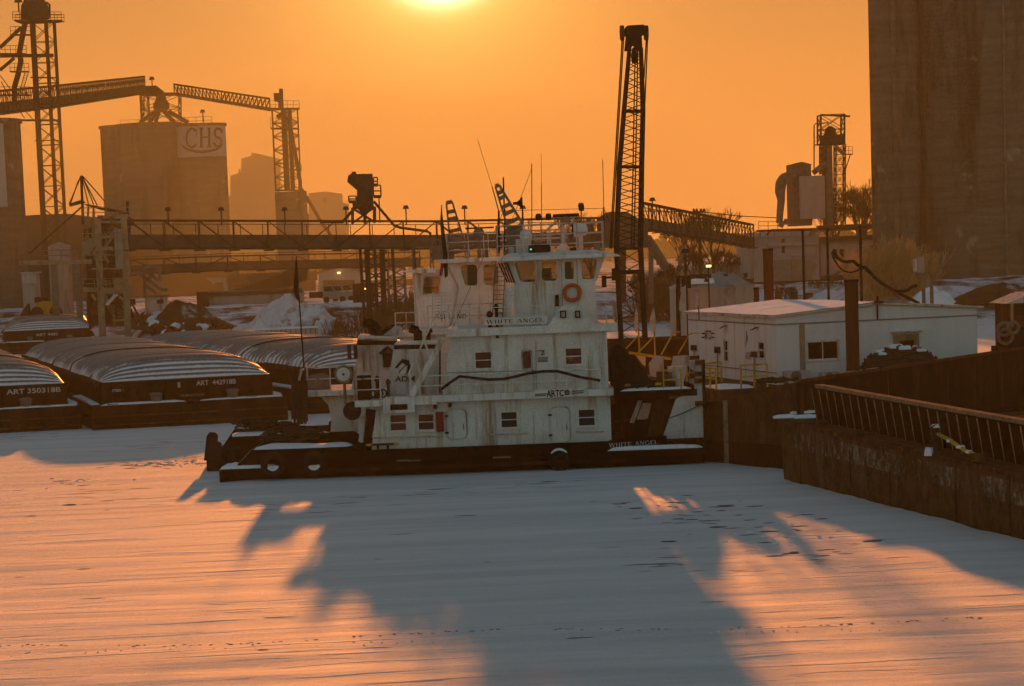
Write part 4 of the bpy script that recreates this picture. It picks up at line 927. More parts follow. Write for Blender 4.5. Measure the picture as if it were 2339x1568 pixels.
# funnel and its intake house
fk = pz(MB(), zA, [(615, 790), (660, 520), (672, 350), (985, 345), (985, 790)], 110.6, 2.4).build('funnel', 'white2', boat2)
pz(MB(), zA, [(660, 405), (668, 362), (990, 372), (990, 402)], 110.58, 2.44).build('black_band', 'black', fk)
pz(MB(), zA, [(672, 352), (690, 325), (990, 340), (985, 352)], 110.5, 2.6).build('funnel_cap', 'white', fk)
pz(MB(), zA, [(835, 325), (945, 255), (1010, 255), (1050, 330)], 111.2, 1.2).build('funnel_hood', 'white2', fk); pz(MB(), zA, [(830, 318), (940, 245), (965, 248), (870, 325)], 111.15, 1.3).build('black_edge', 'black', fk)
b = MB()
for (xs, Yk) in (((760, 800, 820), 111), ((725, 760, 775), 111.7)):
    k = xs[0] - 760
    b.path([Q(zA, 830 + k, 330, Yk), Q(zA, 825 + k, 275, Yk), Q(zA, 805 + k, 245, Yk), Q(zA, 770 + k, 228, Yk), Q(zA, 745 + k, 222, Yk)], .17, 12)
b.build('exhaust_pipe', 'black', fk, True)
b = MB(); 
a = px_rect(zA, 868, 470, 955, 580, 110.5); b.box(a[0], a[1], 110.4, 110.59, a[2], a[3]); b.build('vent_opening', 'interior', fk)
pz(MB(), zA, [(835, 470), (905, 410), (970, 465), (945, 475), (905, 435), (850, 485)], 110.2, .35).build('vent_hood', 'black', fk)
for x0 in (582, 632): a = px_rect(zA, x0, 405, x0 + 32, 515, 110.3); MB().box(a[0], a[1], 110.2, 110.5, a[2], a[3]).build('lamp_box', 'lampoff', boat2)
b = MB(); p = Q(zA, 350, 600, 110.5); b.lathe([(.5, 0), (.5, .5), (.35, .62), (.1, .66)], V((p.x, 111, dz1 + .22)), 16); b.build('capstan', 'steelmid', boat2, True)
# upper works
zz2 = Q(zB, 200, 1120, Y2).z
MB().box(Q(zB, -60, 1200, Y2).x, Q(zB, 1350, 1200, Y2).x, Y2 + .4, 114, dz1 + .22, zz2).build('upper_house', 'white', boat2)
MB().box(Q(zB, -20, 1130, Y2).x, Q(zB, 1400, 1130, Y2).x, Y2 + .05, 114.4, zz2, zz2 + .25).build('bridge_deck', 'white', boat2)
V0 = 111.0; V1 = 113.6
w4 = [((270, 560), (425, 555), (425, 735), (320, 735)), ((465, 555), (592, 555), (595, 730), (468, 730))]
wrt = zmean(zB, [(300, 545), (600, 530)], V0); sz = zmean(zB, [(320, 745), (590, 738)], V0)
wl0, wl1 = Q(zB, 180, 545, V0).x, Q(zB, 280, 745, V0).x; wr0, wr1 = Q(zB, 900, 545, V0).x, Q(zB, 850, 745, V0).x
for Yw in (V0, V1):
    b = MB(); ed = [[Q(zB, x, y, V0) for x, y in wq] for wq in w4]
    b.prism([V((Q(zB, 215, 1000, V0).x, Yw, zz2 + .25)), V((wr1, Yw, zz2 + .25)), V((wr1, Yw, sz)), V((wl1, Yw, sz))], (0, .08, 0))
    def pil(a_t, a_b, b_t, b_b): b.prism([V((a_b, Yw, sz)), V((b_b, Yw, sz)), V((b_t, Yw, wrt)), V((a_t, Yw, wrt))], (0, .08, 0))
    pil(wl0, wl1, ed[0][0].x, ed[0][3].x); pil(ed[0][1].x, ed[0][2].x, ed[1][0].x, ed[1][3].x); pil(ed[1][1].x, ed[1][2].x, wr0, wr1)
    for tl, tr, br, bl in ed: b.box(tl.x, tr.x, Yw + .002, Yw + .076, (tl.z + tr.z) / 2, wrt); b.box(bl.x, br.x, Yw + .002, Yw + .076, sz, (bl.z + br.z) / 2)
    b.build('wheelhouse_wall', 'white', boat2)
    for tl, tr, br, bl in ed:
        q4 = [V((p.x, Yw - .02, p.z)) for p in (bl, br, tr, tl)]; ctr = sum(q4, V((0, 0, 0))) / 4
        inn = rounded([p + (ctr - p) * .06 for p in q4], .26, 5); ou = rounded([p - (ctr - p) * .10 for p in q4], .20, 5)
        fr = ringplate(MB(), ou, inn, (0, .12, 0)).build('window', 'white', boat2); MB().prism([p + V((0, .06, 0)) for p in inn], (0, .006, 0)).build('pane', 'glass', fr)
MB().box(Q(zB, 345, 700, 112.3).x, Q(zB, 470, 700, 112.3).x, 112.2, 112.5, zz2, wrt).build('inner_column', 'interior', boat2)
x_ = Q(zB, 190, 540, V0).x; MB().box(x_ - .3, Q(zB, 650, 530, V0).x + 2.5, V0 - .6, V1 + .6, wrt, wrt + .16).build('wheelhouse_roof', 'white', boat2)
b = MB(); b.rail([(x_, V0 - .4, wrt + .16), (x_ + 5, V0 - .4, wrt + .16), (x_ + 5, V1 + .4, wrt + .16), (x_, V1 + .4, wrt + .16), (x_, V0 - .4, wrt + .16)], 1.05, (1, .66, .33), .9, .022); b.build('roof_railing', 'white2', boat2)
mast_arm(boat2, zB, (290, 530), (195, 60), 112, .75, .25)
MB().box(Q(zB, 325, 268, 112).x, Q(zB, 552, 268, 112).x, 111.9, 112.1, Q(zB, 400, 275, 112).z, Q(zB, 400, 262, 112).z).build('radar', 'black', boat2)
b = MB(); c = Q(zB, 432, 300, 112); b.lathe([(.22, -.15), (.22, .05), (.1, .2)], c, 12); b.tube(c, V((c.x, 112, wrt)), .09); c = Q(zB, 350, 375, 112); b.lathe([(.05, 0), (.08, .2), (.25, .45)], c, 12, 'x'); b.build('radar_mast', 'steelmid', boat2)
letter_px(boat2, 'ASHLAND', zB, (80, 1002), (332, 996), (80, 965), V0 - .01, 'blackprint', True)
b = MB(); b.rail([(Q(zB, 30, 1110, Y2).x, Y2 + .1, zz2 + .25), (Q(zB, 700, 1110, Y2).x, Y2 + .1, zz2 + .25)], .95, (1, .5), .9, .018); b.build('bridge_railing', 'white2', boat2)
b = MB(); 
for t in range(9): p = Q(zD, 1150, 1120 + 22 * t, 111.5); b.bar(p, p + V((.55, 0, 0)), .03)
for xx in (1150, 1215): b.bar(Q(zD, xx, 1110, 111.5), Q(zD, xx, 1330, 111.5), .04)
b.build('ladder', 'white2', boat2)
# knees and stanchions on the second boat's bow
for (pts, Yk) in ((((340, 1120), (465, 1120), (465, 1265), (430, 1240)), 110.5), (((515, 1230), (600, 1120), (705, 1140), (705, 1290), (720, 1440), (560, 1395), (530, 1390)), 110.0), (((835, 1130), (1010, 1120), (1030, 1200), (960, 1500), (815, 1500), (810, 1260)), 109.6)):
    k = MB().prism([Q(zW, x, y, Yk) for x, y in pts], (0, .25, 0)).build('push_knee', 'white2', boat2)
b = MB()
for (x0, y0, x1, y1) in ((370, 790, 390, 1100), (580, 880, 590, 1120), (210, 1030, 370, 860), (370, 1080, 560, 890), (670, 1110, 790, 890), (890, 1100, 1000, 920)): b.tube(Q(zW, x0, y0, 110.5), Q(zW, x1, y1, 110.5), .035, n=6)
b.path([Q(zW, x, y, 110.5) for x, y in ((790, 890), (815, 840), (860, 815), (915, 815))], .03, 6); b.path([Q(zW, x, y, 110.5) for x, y in ((1000, 920), (1030, 850), (1080, 830), (1165, 828))], .03, 6)
b.tube(Q(zW, 245, 1085, 110.4), Q(zW, 800, 1165, 110.4), .06, n=8)
b.build('bow_stanchion', 'yellow', boat2)
MB().box(Q(zW, 200, 1500, 110).x, Q(zW, 1080, 1500, 110).x, 109.6, 114.4, 1.05, Q(zW, 400, 1520, 110).z).build('fore_platform', 'hull', boat2)

# small open topped things on boat 2
rope_heap('tangled dark ropes piled on the stern of the middle towboat', [(550, 250), (850, 250), (1150, 300), (1400, 310)], zE, 112.0, 5, 1.0, .35, .04, 70)
st = MB(); p0 = Q(zA, 240, 690, 110.2); p1 = Q(zD, 155, 850, 110.2); st.tube(p0, p1, .035, .02, n=8)
fl = thing('flag_staff', 'leaning staff with dark furled flag at the middle towboat stern', 'flag', p0)
st.build('staff', 'black', fl)
def furled(zf, pts, Y, m, parent, name='flag'):
    b = MB(); n = len(pts)
    b.prism([Q(zf, x, y, Y) for x, y in pts], (0, .10, 0)); return b.build(name, m, parent)
furled(zD, [(153, 850), (160, 870), (172, 1020), (178, 1160), (168, 1170), (150, 1150), (135, 1110), (137, 1040), (145, 930)], 110.15, 'flag', fl)
hg = thing('fender_bundle', 'bundle of dark frayed rope fenders hanging beside the flag staff', 'fender', Q(zA, 195, 1060, 109.0))
random.seed(4)
for k in range(9):
    x = 148 + 13 * k; MB().path([Q(zA, x + random.uniform(-6, 6), y, 109.0 + .05 * (k % 3)) for y in (690, 760, 850, 940, random.uniform(980, 1070))], random.uniform(.05, .09), 7).build('strand', 'rope', hg, True)

# ------------------------------------------------------------------ third towboat
B3 = 127.0
c0 = Q(zD, 1025, 1000, B3); boat3 = thing('towboat', 'farthest white towboat of the three, only its pilot house and rails show', 'towboat', (c0.x + 4, B3 + 2.8, 0))
hullshape(boat3, c0.x - 4.5, c0.x + 13, B3, B3 + 5.3, 1.0)
z3a = Q(zD, 1100, 1400, B3).z; z3b = Q(zD, 1100, 970, B3).z; x3 = Q(zD, 1228, 1000, B3).x
wn = px_rect(zD, 1085, 998, 1205, 1125, B3)
b = MB().walls(c0.x, x3 + 1.2, z3a - 2.0, z3b, [wn], B3 + .6); b.box(c0.x, c0.x + .08, B3 + .681, B3 + 4, z3a - 2, z3b).box(c0.x, x3 + 1.2, B3 + 4.01, B3 + 4.1, z3a - 2, z3b); b.build('pilot_house', 'white', boat3)
q4 = [V((wn[0], B3 + .57, wn[2])), V((wn[1], B3 + .57, wn[2])), V((wn[1], B3 + .57, wn[3])), V((wn[0], B3 + .57, wn[3]))]; ctr = sum(q4, V((0, 0, 0))) / 4
inn = rounded([p + (ctr - p) * .05 for p in q4], .2); ou = rounded([p - (ctr - p) * .12 for p in q4], .15)
fr = ringplate(MB(), ou, inn, (0, .12, 0)).build('window', 'white2', boat3); MB().prism([p + V((0, .05, 0)) for p in inn], (0, .006, 0)).build('pane', 'glass', fr)
MB().box(c0.x + .3, x3 + 1, B3 + 2.8, B3 + 2.9, z3a - 1, wn[2] + .3).build('inner_bulkhead', 'interior', boat3)
b = MB(); b.prism([Q(zD, 925, 965, B3), Q(zD, 1050, 942, B3), Q(zD, 1300, 935, B3), Q(zD, 1300, 968, B3), Q(zD, 1030, 972, B3)], (0, 4.6, 0)); b.build('pilot_house_roof', 'white', boat3)
b = MB(); xk = Q(zD, 1025, 900, B3).x; zk = Q(zD, 1040, 945, B3).z; b.rail([(xk, B3 + .4, zk), (xk + 3.5, B3 + .4, zk), (xk + 3.5, B3 + 4.2, zk), (xk, B3 + 4.2, zk), (xk, B3 + .4, zk)], Q(zD, 1040, 785, B3).z - zk, (1, .5), .8, .03); b.build('roof_railing', 'steelmid', boat3)
b = MB(); b.path([Q(zD, x, y, B3 + 1.3) for x, y in ((1145, 900), (1145, 760), (1165, 730), (1195, 728), (1215, 750), (1215, 900))], .03, 6); b.build('ladder_hoop', 'steelmid', boat3)
b = MB(); b.lathe([(.28, -.3), (.32, 0), (.22, .28), (.05, .34)], Q(zD, 1185, 830, B3 + 1.3), 14); b.build('dome_antenna', 'steelmid', boat3, True)
b = MB(); b.rail([(Q(zD, 880, 1350, B3).x, B3 + .3, z3a), (Q(zD, 1040, 1350, B3).x, B3 + .3, z3a)], .95, (1, .5), .7, .03); b.build('deck_railing', 'white2', boat3)
MB().box(Q(zD, 870, 1360, B3).x, x3 + 2, B3 + .2, B3 + 4.8, z3a - .2, z3a).build('upper_deck', 'white2', boat3)
MB().box(Q(zD, 930, 1360, B3).x, x3 + 2, B3 + .7, B3 + 4.4, 1.0, z3a - .2).build('main_house', 'white2', boat3)
p0 = Q(zD, 1240, 950, 111.2); p1 = Q(zD, 1215, 475, 111.2)
fl = thing('flag_staff', 'tall staff with faded red striped flag furled beside the aft mast', 'flag', p0); MB().tube(p0, p1, .03, .02).build('staff', 'black', fl)
furled(zD, [(1214, 480), (1224, 560), (1240, 690), (1258, 830), (1262, 990), (1240, 1010), (1228, 880), (1215, 720), (1205, 600)], 111.1, 'flag', fl); furled(zD, [(1212, 900), (1228, 880), (1228, 960), (1215, 995), (1200, 990)], 111.12, 'redflag', fl, 'flag_stripe')
for k, (pts, pole, lb) in enumerate(((((345, 490), (365, 560), (375, 760), (345, 830), (325, 800), (322, 650)), (370, 480, 378, 870), 'limp pale flag left of two others on the bow poles'), (((570, 490), (600, 640), (607, 760), (582, 812), (525, 730), (518, 680), (545, 560)), (578, 490, 586, 1100), 'pale flag with dark emblem on the middle bow pole'), (((1140, 290), (1162, 300), (1160, 470), (1130, 520), (1115, 470)), (1155, 280, 1165, 660), 'pale flag in front of the grey tank'), (((935, 300), (980, 420), (965, 470), (950, 570), (905, 520), (910, 420)), (930, 290, 925, 640), 'thin pale flag beside the black pipe by the tank'))):
    p0 = Q(zW, pole[2], pole[3], 111.5); fl = thing('bow_flag', lb, 'flag', p0, 'flags on the boat bows'); MB().tube(p0, Q(zW, pole[0], pole[1], 111.5), .03).build('staff', 'steelmid', fl)
    b = MB(); b.prism([Q(zW, x, y, 111.45) for x, y in pts], (0, .07, 0)); b.build('flag', 'cloth', fl)

# ------------------------------------------------------------------ covered hopper barges
RP = .95
def cover_mesh(s0, s1, first, last, Lh, hz):
    W = 4.62; H = 1.05; ph = random.random() * 9; sn = []
    def f(u, v):
        s = s0 + (s1 - s0) * u; t = -1 + 2 * v
        t = math.sin(t * math.pi / 2) * .55 + t * .45
        e = 1.0; d = min(s, Lh - s)
        if d < 2.4: e = (d / 2.4) ** .62
        arch = max(0, 1 - abs(t) ** 3.0) ** .58
        per = RP if d > 2.4 else .48
        c = math.cos(2 * math.pi * (d / per if d > 2.4 else e * 4.5)); c = c * abs(c) ** .3 if c else 0
        z = H * arch * e + (.14 if d > 2.4 else .07) * c * min(1, e * arch * 4) + hz * min(1, e)
        nz = NZ.noise(V((s * .35, t * 3.5, ph))) + .6 * NZ.noise(V((s * 2.2, t * 5, ph + 3)))
        if d < 2.4: g = .66 - .60 * c + .12 * nz
        else: g = .50 - .36 * c + .34 * nz + (.18 if abs(t) > .78 else 0) - (.10 if abs(t) < .45 else 0)
        sn.append(g)
        return V((t * (W + hz), s, 2.45 + z))
    nu = max(8, int((s1 - s0) / .62 * 9)); b = MB().grid(f, nu, 36); b.sn = sn; return b
def cover_mat():
    m = mat('ribbed fibreglass with snow', (.15, .14, .13), .45, var=.3, scale=1.5, bump=.15, bscale=5, stretch=(4, .6, 1), spec=.45); nt = m.node_tree; b = nt.nodes['Principled BSDF']
    N = nt.nodes.new; L = nt.links.new; at_ = N('ShaderNodeAttribute'); at_.attribute_name = 'snow'; nz = N('ShaderNodeTexNoise'); nz.inputs['Scale'].default_value = 5; nz.inputs['Detail'].default_value = 6
    tc = N('ShaderNodeTexCoord'); L(tc.outputs['Object'], nz.inputs[0]); ad = N('ShaderNodeMath'); ad.operation = 'ADD'; L(at_.outputs['Fac'], ad.inputs[0]); mu = N('ShaderNodeMath'); mu.operation = 'MULTIPLY_ADD'; L(nz.outputs[0], mu.inputs[0]); mu.inputs[1].default_value = .5; mu.inputs[2].default_value = -.25; L(mu.outputs[0], ad.inputs[1])
    rp = N('ShaderNodeMapRange'); L(ad.outputs[0], rp.inputs[0]); rp.inputs[1].default_value = .50; rp.inputs[2].default_value = .78
    old = b.inputs['Base Color'].links[0].from_socket; mx = N('ShaderNodeMixRGB'); L(rp.outputs[0], mx.inputs[0]); L(old, mx.inputs[1]); mx.inputs[2].default_value = (.74, .78, .83, 1); L(mx.outputs[0], b.inputs['Base Color']); return m
M['ribcover'] = cover_mat()
def make_barge(name, label, loc, yaw):
    r = thing(name, label, 'barge', (0, 0, 0), 'covered hopper barges')
    L_ = 57.0
    b = MB(); b.prism([V((-5.33, -.3, -.6)), V((-5.33, -.3, 1.25)), V((-5.33, L_ + 2, 1.25)), V((-5.33, L_ + 2, -.6))], (10.66, 0, 0)); hl = b.build('hull', 'rustdark', r)
    b = MB()
    for zz in (.15, .62): b.box(-5.35, 5.35, -.36, -.3, zz, zz + .07)
    b.build('rub_rail', 'rust', hl)
    b = MB(); b.walls(-4.7, 4.7, 1.25, 2.4, [], .55, .1); b.box(-4.7, -4.6, .651, L_ + .5, 1.25, 2.4).box(4.6, 4.7, .651, L_ + .5, 1.25, 2.4); b.box(-4.78, 4.78, .48, L_ + .6, 2.4, 2.46); b.build('coaming', 'rustdark', r)
    b = MB()
    for s_ in (-1, 1):
        for k in range(int(L_ / .55)):
            y = 1 + k * .55; x = s_ * 4.82; b.ring((x, y, 2.36), .12, .05, 'x', 8, 4)
    stuff(b.build('cover_lug', 'rust', r))
    b = MB()
    for x in (-3.6, -1.2, 1.2, 3.6): b.box(x - .04, x + .04, .46, .55, 1.25, 2.4)
    b.build('end_stiffener', 'rustdark', r)
    n = 9; sg = L_ / n
    for k in range(n):
        cm = cover_mesh(k * sg, (k + 1) * sg + .15, k == 0, k == n - 1, L_ + .15, .07 * (k % 2)); o = cm.build('hatch_cover', 'ribcover', r, True); o.location.y = .6; o.data.attributes.new('snow', 'FLOAT', 'POINT').data.foreach_set('value', cm.sn)
    for x in (-1.8, 2.4):   # timberheads on the end deck
        t = MB().lathe([(.30, 0), (.30, .38), (.36, .40), (.36, .5), (.2, .56), (.02, .57)], (x, .1, 1.25), 16).build('timberhead', 'steelmid', r, True)
    snowpad(r, [(-4.9, -.2), (-2.5, -.24), (-.2, -.2), (-.4, .1), (-1.2, .3), (-3, .4), (-4.6, .3)], 1.25, .09); snowpad(r, [(.5, -.2), (2.5, -.25), (5.1, -.2), (5.2, .4), (3, .35), (1, .2)], 1.25, .08)
    snowpad(r, [(-5.28, 1), (-5.25, 6), (-5.27, 12), (-4.8, 12), (-4.78, 6), (-4.8, 1)], 1.25, .12); snowpad(r, [(5.28, 1), (5.25, 4), (5.27, 8), (4.8, 8), (4.78, 4), (4.8, 1)], 1.25, .12)
    b = MB()
    for x in (-4.2, 0.2, 3.4): b.box(x - .3, x + .3, -.2, 0, 1.25, 1.33)
    b.build('deck_fitting', 'rust', r)
    r.location = loc; r.rotation_euler = (0, 0, yaw); return r
def zl(y): return 2.45 - (y - 600) / 155 * 1.2
def xl(x): return (x - 1407) / 1215 * 9.2
def btext(r, s, x0, x1, z0, z1, m='whiteprint'):
    loc = V(r.location); WL[r.name] = V((0, 0, 0))
    return lettering(r, s, (x0, .54, z0), (x1 - x0, 0, 0), (0, 0, z1 - z0), m)
ya = math.radians(11)
bA = make_barge('covered_barge', 'covered barge lettered ART 442918B with its whole stern end in view', (-8.35, 142.9, 0), ya)
btext(bA, 'STERN', xl(862), xl(940), zl(668), zl(648)); btext(bA, '8', xl(1333), xl(1356), zl(662), zl(622)); btext(bA, 'ART  442918B', xl(1470), xl(1760), zl(654), zl(618)); btext(bA, 'WILMINGTON DE', xl(1345), xl(1525), zl(728), zl(708), 'rustlight')
def cbarge(label, loc, yaw):
    r = thing('covered_barge', label, 'barge', loc, 'covered hopper barges'); r.rotation_euler = (0, 0, yaw)
    for ch in bA.children:
        if not ch.name.startswith('lettering'):
            c = ch.copy(); col.objects.link(c); c.parent = r
            for g in ch.children: d = g.copy(); col.objects.link(d); d.parent = c
    return r
bB = cbarge('covered barge lettered 350318, cut off by the left edge of the picture', (-19.6, 142.6, 0), ya); btext(bB, 'ART 350318B', 1.4, 4.35, 2.0, 2.28)
bC = cbarge('farthest covered barge at upper left below the loading tower', (-31.6, 284, 0), math.radians(6)); btext(bC, 'ART 4482', -1.2, 1.2, 1.8, 2.1)
bD = cbarge('covered barge lying behind the three towboats', (3.1, 149.6, 0), math.radians(15)); btext(bD, 'ART 4479', -1.2, 1.2, 1.8, 2.1)

# ------------------------------------------------------------------ open hopper barge at lower right
d_ = V((2.96, -21.7, 0)).normalized(); n_ = V((21.7, 2.96, 0)).normalized(); O_ = V((15.63, 93.68, 0))
ob = thing('open_barge', 'empty rusty open barge at lower right with ribbed side coaming', 'barge', O_)
def at(s, t, z): return O_ + d_ * s + n_ * t + V((0, 0, z - .014 * s))
LB = 42.0
def pbox(b, s0, s1, t0, t1, z0, z1): return b.add([at(s, t, z) for z in (z0, z1) for s, t in ((s0, t0), (s1, t0), (s1, t1), (s0, t1))], [(0, 1, 2, 3), (7, 6, 5, 4), (0, 4, 5, 1), (1, 5, 6, 2), (2, 6, 7, 3), (3, 7, 4, 0)])
b = MB(); pr = [(-.25, 2.15), (.12, -.5)]
b.add([at(-.25, -.03, 2.1), at(LB, -.03, 2.1), at(LB, 10.5, 2.1), at(-.25, 10.5, 2.1), at(.15, 0, -.6), at(LB, 0, -.0), at(LB, 10.5, -.0), at(.15, 10.5, -.6)], [(0, 1, 2, 3), (7, 6, 5, 4), (0, 4, 5, 1), (1, 5, 6, 2), (2, 6, 7, 3), (3, 7, 4, 0)])
hl = b.build('hull', 'rustworn', ob)
def worn_band(u, v):
    s = LB * u; return at(s, -.034, 1.25 + .62 * v)
MB().grid(worn_band, 60, 4).build('worn_paint_band', 'wornband', hl)
b = MB(); pbox(b, -.28, LB, -.08, .10, 2.02, 2.16); b.build('gunwale', 'rust', hl)
for k, s in enumerate((2.1, 7.4, 11.2, 16.9, 21.0, 27.5, 34.0)):
    b = MB(); pbox(b, s, s + .03, -.040, -.02, .0 + .014 * s, 2.02); b.build('plate_seam', 'rustdark', hl)
b = MB(); pbox(b, -.2, LB, .101, 1.05, 2.1, 2.13); b.build('side_deck', 'deckplate', ob)
b = MB(); pbox(b, 1.0, LB, 1.06, 1.14, 2.1, 3.30); pbox(b, 1.0, 1.08, 1.141, 9.4, 2.1, 2.3); pbox(b, 1.081, LB, 9.41, 9.5, 2.1, 2.3); b.build('coaming', 'rustdark', ob)
b = MB(); pbox(b, .92, LB, .92, 1.22, 3.30, 3.42); b.build('coaming_rail', 'rustlight', ob)
sb = MB(); 
st0 = None
for k in range(44):
    s = 1.05 + .82 * k
    b = MB(); b.add([at(s, .76, 3.29), at(s + .05, .76, 3.29), at(s + .05, 1.06, 3.29), at(s, 1.06, 3.29), at(s, .95, 2.131), at(s + .05, .95, 2.131), at(s + .05, 1.06, 2.131), at(s, 1.06, 2.131)], [(0, 1, 2, 3), (7, 6, 5, 4), (0, 4, 5, 1), (1, 5, 6, 2), (2, 6, 7, 3), (3, 7, 4, 0)])
    b.cur = 1; b.add([at(s - .03, .745, 3.29), at(s + .10, .745, 3.29), at(s + .055, .935, 2.131), at(s - .005, .935, 2.131)], [(0, 1, 2, 3)])
    b.build('stiffener', ['rustdark', 'rustlight'], ob)
for (rx, ry, hh) in ((985, 545, .22),):
    p = G(*r3(rx, ry), 2.1); MB().lathe([(.16, 0), (.16, .22), (.22, .24), (.22, .3), (.02, .33)], V((p.x, p.y, 2.0)), 12).build('bitt', 'rust', ob, True)
p = G(*r3(1270, 595), 2.05); MB().box(p.x - .35, p.x + .35, p.y - .5, p.y + .5, 1.95, 2.12).build('hatch_lid', 'rust', ob)
for (rx, ry) in ((740, 485), (880, 485), (850, 455)):
    p = G(*r3(rx, ry), 2.13); snowpad(ob, [(p.x - .5, p.y - .4), (p.x + .2, p.y - .5), (p.x + .55, p.y), (p.x + .2, p.y + .5), (p.x - .4, p.y + .4)], 2.12, .08)
vp = V(G(*r3(1750, 720), 2.0)); va = thing('valve_assembly', 'snow dusted pipe and valve wheel on the open barge side deck', 'valve', vp)
b = MB(); b.tube(vp + V((0, 0, -.1)), vp + V((0, 0, .75)), .09, n=10); b.lathe([(.16, 0), (.16, .06), (.1, .1)], vp + V((0, 0, .3)), 12); b.build('standpipe', 'steel', va, True)
b = MB(); b.ring(vp + V((0, -.1, .62)), .2, .025, 'y', 18, 6); b.bar(vp + V((-.2, -.1, .62)), vp + V((.2, -.1, .62)), .03); b.build('valve_wheel', 'steel', va)
p2 = V(G(*r3(2030, 770), 2.0)); b = MB(); b.path([vp + V((.05, 0, .55)), vp.lerp(p2, .3) + V((0, 0, .45)), vp.lerp(p2, .7) + V((0, 0, .2)), p2 + V((0, 0, .1))], .06, 8); b.build('discharge_pipe', 'yellow', va, True)
rpad = lambda x, y, z, s_, h_: snowpad(va, [(x + s_ * math.cos(a * .63) * random.uniform(.8, 1.2), y + s_ * math.sin(a * .63) * random.uniform(.8, 1.2)) for a in range(10)], z, h_)
rpad(vp.x, vp.y, vp.z + .74, .14, .09)
for t, s_ in ((.35, .18), (.6, .22), (.8, .16)): 
    q = vp.lerp(p2, t); zq = vp.z + .58 - .5 * t; rpad(q.x, q.y, zq - .03, s_ * .6, .07)
MB().box(p2.x - .2, p2.x + .25, p2.y - .15, p2.y + .15, p2.z - .05, p2.z + .18).build('coupling', 'rust', va)
q = V(G(*r3(1720, 715), 2.0)); rpad(q.x, q.y, 1.88, .22, .2)

# ------------------------------------------------------------------ high sided barge behind it
K = V((16.85, 96.9, 0)); dl = V((.558, .829, 0)); Lp = V((14.75, 101.5, 0)); zL = P(*r3(340, 372), 101.5).z; zM = P(*r3(600, 285), 98.8).z
hb = thing('high_barge', 'dark high sided rusty barge in front of the white floating office', 'barge', K)
far_ = K + dl * 45
Lq = V((13.98, 102.9, 0))
pl = [K, far_, far_ + V((-8, 5.5, 0)), V((14.75, 112, 0)), V((14.42, 107.4, 0)), Lq, Lp]
b = MB(); n = len(pl); b.add([V((p.x, p.y, -.5)) for p in pl] + [V((p.x, p.y, .9)) for p in pl], [tuple(range(n)), tuple(range(2 * n - 1, n - 1, -1))] + [(i, i + n, (i + 1) % n + n, (i + 1) % n) for i in range(n)])
b.build('hull', 'rustdark', hb)
nb_ = V((-dl.y, dl.x, 0)) * .15; Mp = K.lerp(Lp, .42); ne = V((.9, .42, 0)) * .15
def bul(b, p, q, zp, zq, nn_): b.add([V((p.x, p.y, .9)), V((q.x, q.y, .9)), V((q.x, q.y, zq)), V((p.x, p.y, zp))] + [V((p.x, p.y, .9)) + nn_, V((q.x, q.y, .9)) + nn_, V((q.x, q.y, zq)) + nn_, V((p.x, p.y, zp)) + nn_], [(0, 1, 2, 3), (7, 6, 5, 4), (0, 4, 5, 1), (1, 5, 6, 2), (2, 6, 7, 3), (3, 7, 4, 0)])
b = MB(); bul(b, K, far_, 3.3, 3.3, nb_); b.build('side_bulwark', 'rustdark', hb)
b = MB(); bul(b, Lq, Lp, zL - .12, zL, ne); bul(b, Lp, Mp, zL, zM, ne); bul(b, Mp, K, zM, 3.3, ne); b.build('end_bulwark', 'rust', hb)
b = MB(); nn = V((dl.y, -dl.x, 0)); b.bar(K + V((0, 0, 3.33)) + nn * .02, K + dl * 45 + V((0, 0, 3.33)) + nn * .02, .14, .12); b.build('top_rail', 'rust', hb)
b = MB(); b.bar(Lp + V((-.02, -.05, -.3)), Lp + V((-.02, -.05, zL)), .16); b.build('corner_post', 'rustlight', hb)
for k in range(12):
    b = MB(); p = K + dl * (2 + 3.2 * k); b.bar(p + nn * .015 + V((0, 0, 0)), p + nn * .015 + V((0, 0, 3.25)), .05, .03); b.build('plate_seam', 'rust', hb)
fe = (Lp - K).normalized(); fn = V((-fe.y, fe.x, 0)) * -1
rope_heap('tangled wires and ropes lying on the corner of the dark barge', [(590, 262), (680, 258), (800, 255)], r3, 99.5, 8, .4, .1, .03, 16)
b = MB()
for (x0, y0, x1, y1) in ((735, 300, 765, 450), (770, 290, 815, 420)): b.tube(Q(r3, x0, y0, 96.8), Q(r3, x1, y1, 95.6), .025, n=5)
solo('mooring_wire', b, 'rope', 'pair of mooring wires running from dark barge to open barge corner', 'wire', Q(r3, 735, 300, 96.8))
# ------------------------------------------------------------------ floating office on its barge
OC = V((21.05, 127.4, 0)); oy = math.radians(8.2)
OW, OL = 10.2, 15.5; OB = 1.58; OE = 4.85; OR = 5.22
def office_part(mb, name, m, parent, smooth=False):
    WL[parent.name] = V((0, 0, 0)); return mb.build(name, m, parent, smooth)
obg = thing('office_barge', 'low rusty deck barge carrying the white office', 'barge', (0, 0, 0)); 
office_part(MB().box(-3.6, 15.5, -1.6, OL + 3, -.5, OB - .06), 'hull', 'rust', obg); office_part(MB().box(-3.5, 15.4, -1.5, OL + 2.9, OB - .059, OB - .02), 'deck', 'deckplate', obg)
b = MB(); b.rail([(-3.4, -1.2, OB), (-3.4, 5.0, OB)], 1.0, (1, .5), 1.1, .05); b.rail([(-3.4, 5.0, OB), (-1.3, 5.0, OB)], 1.0, (1, .5), 1.1, .05); office_part(b, 'deck_railing', 'yellow', obg)
b = MB(); b.rail([(-2.2, -1.3, OB), (-.9, -1.3, OB)], 1.1, (1, .5), .6, .05); office_part(b, 'gate_railing', 'yellow', obg)
b = MB()
for x in (11.5, 12.6, 13.8): b.tube((x, -.8, OB + .12), (x + .9, 3.0, OB + .12), .12, n=8)
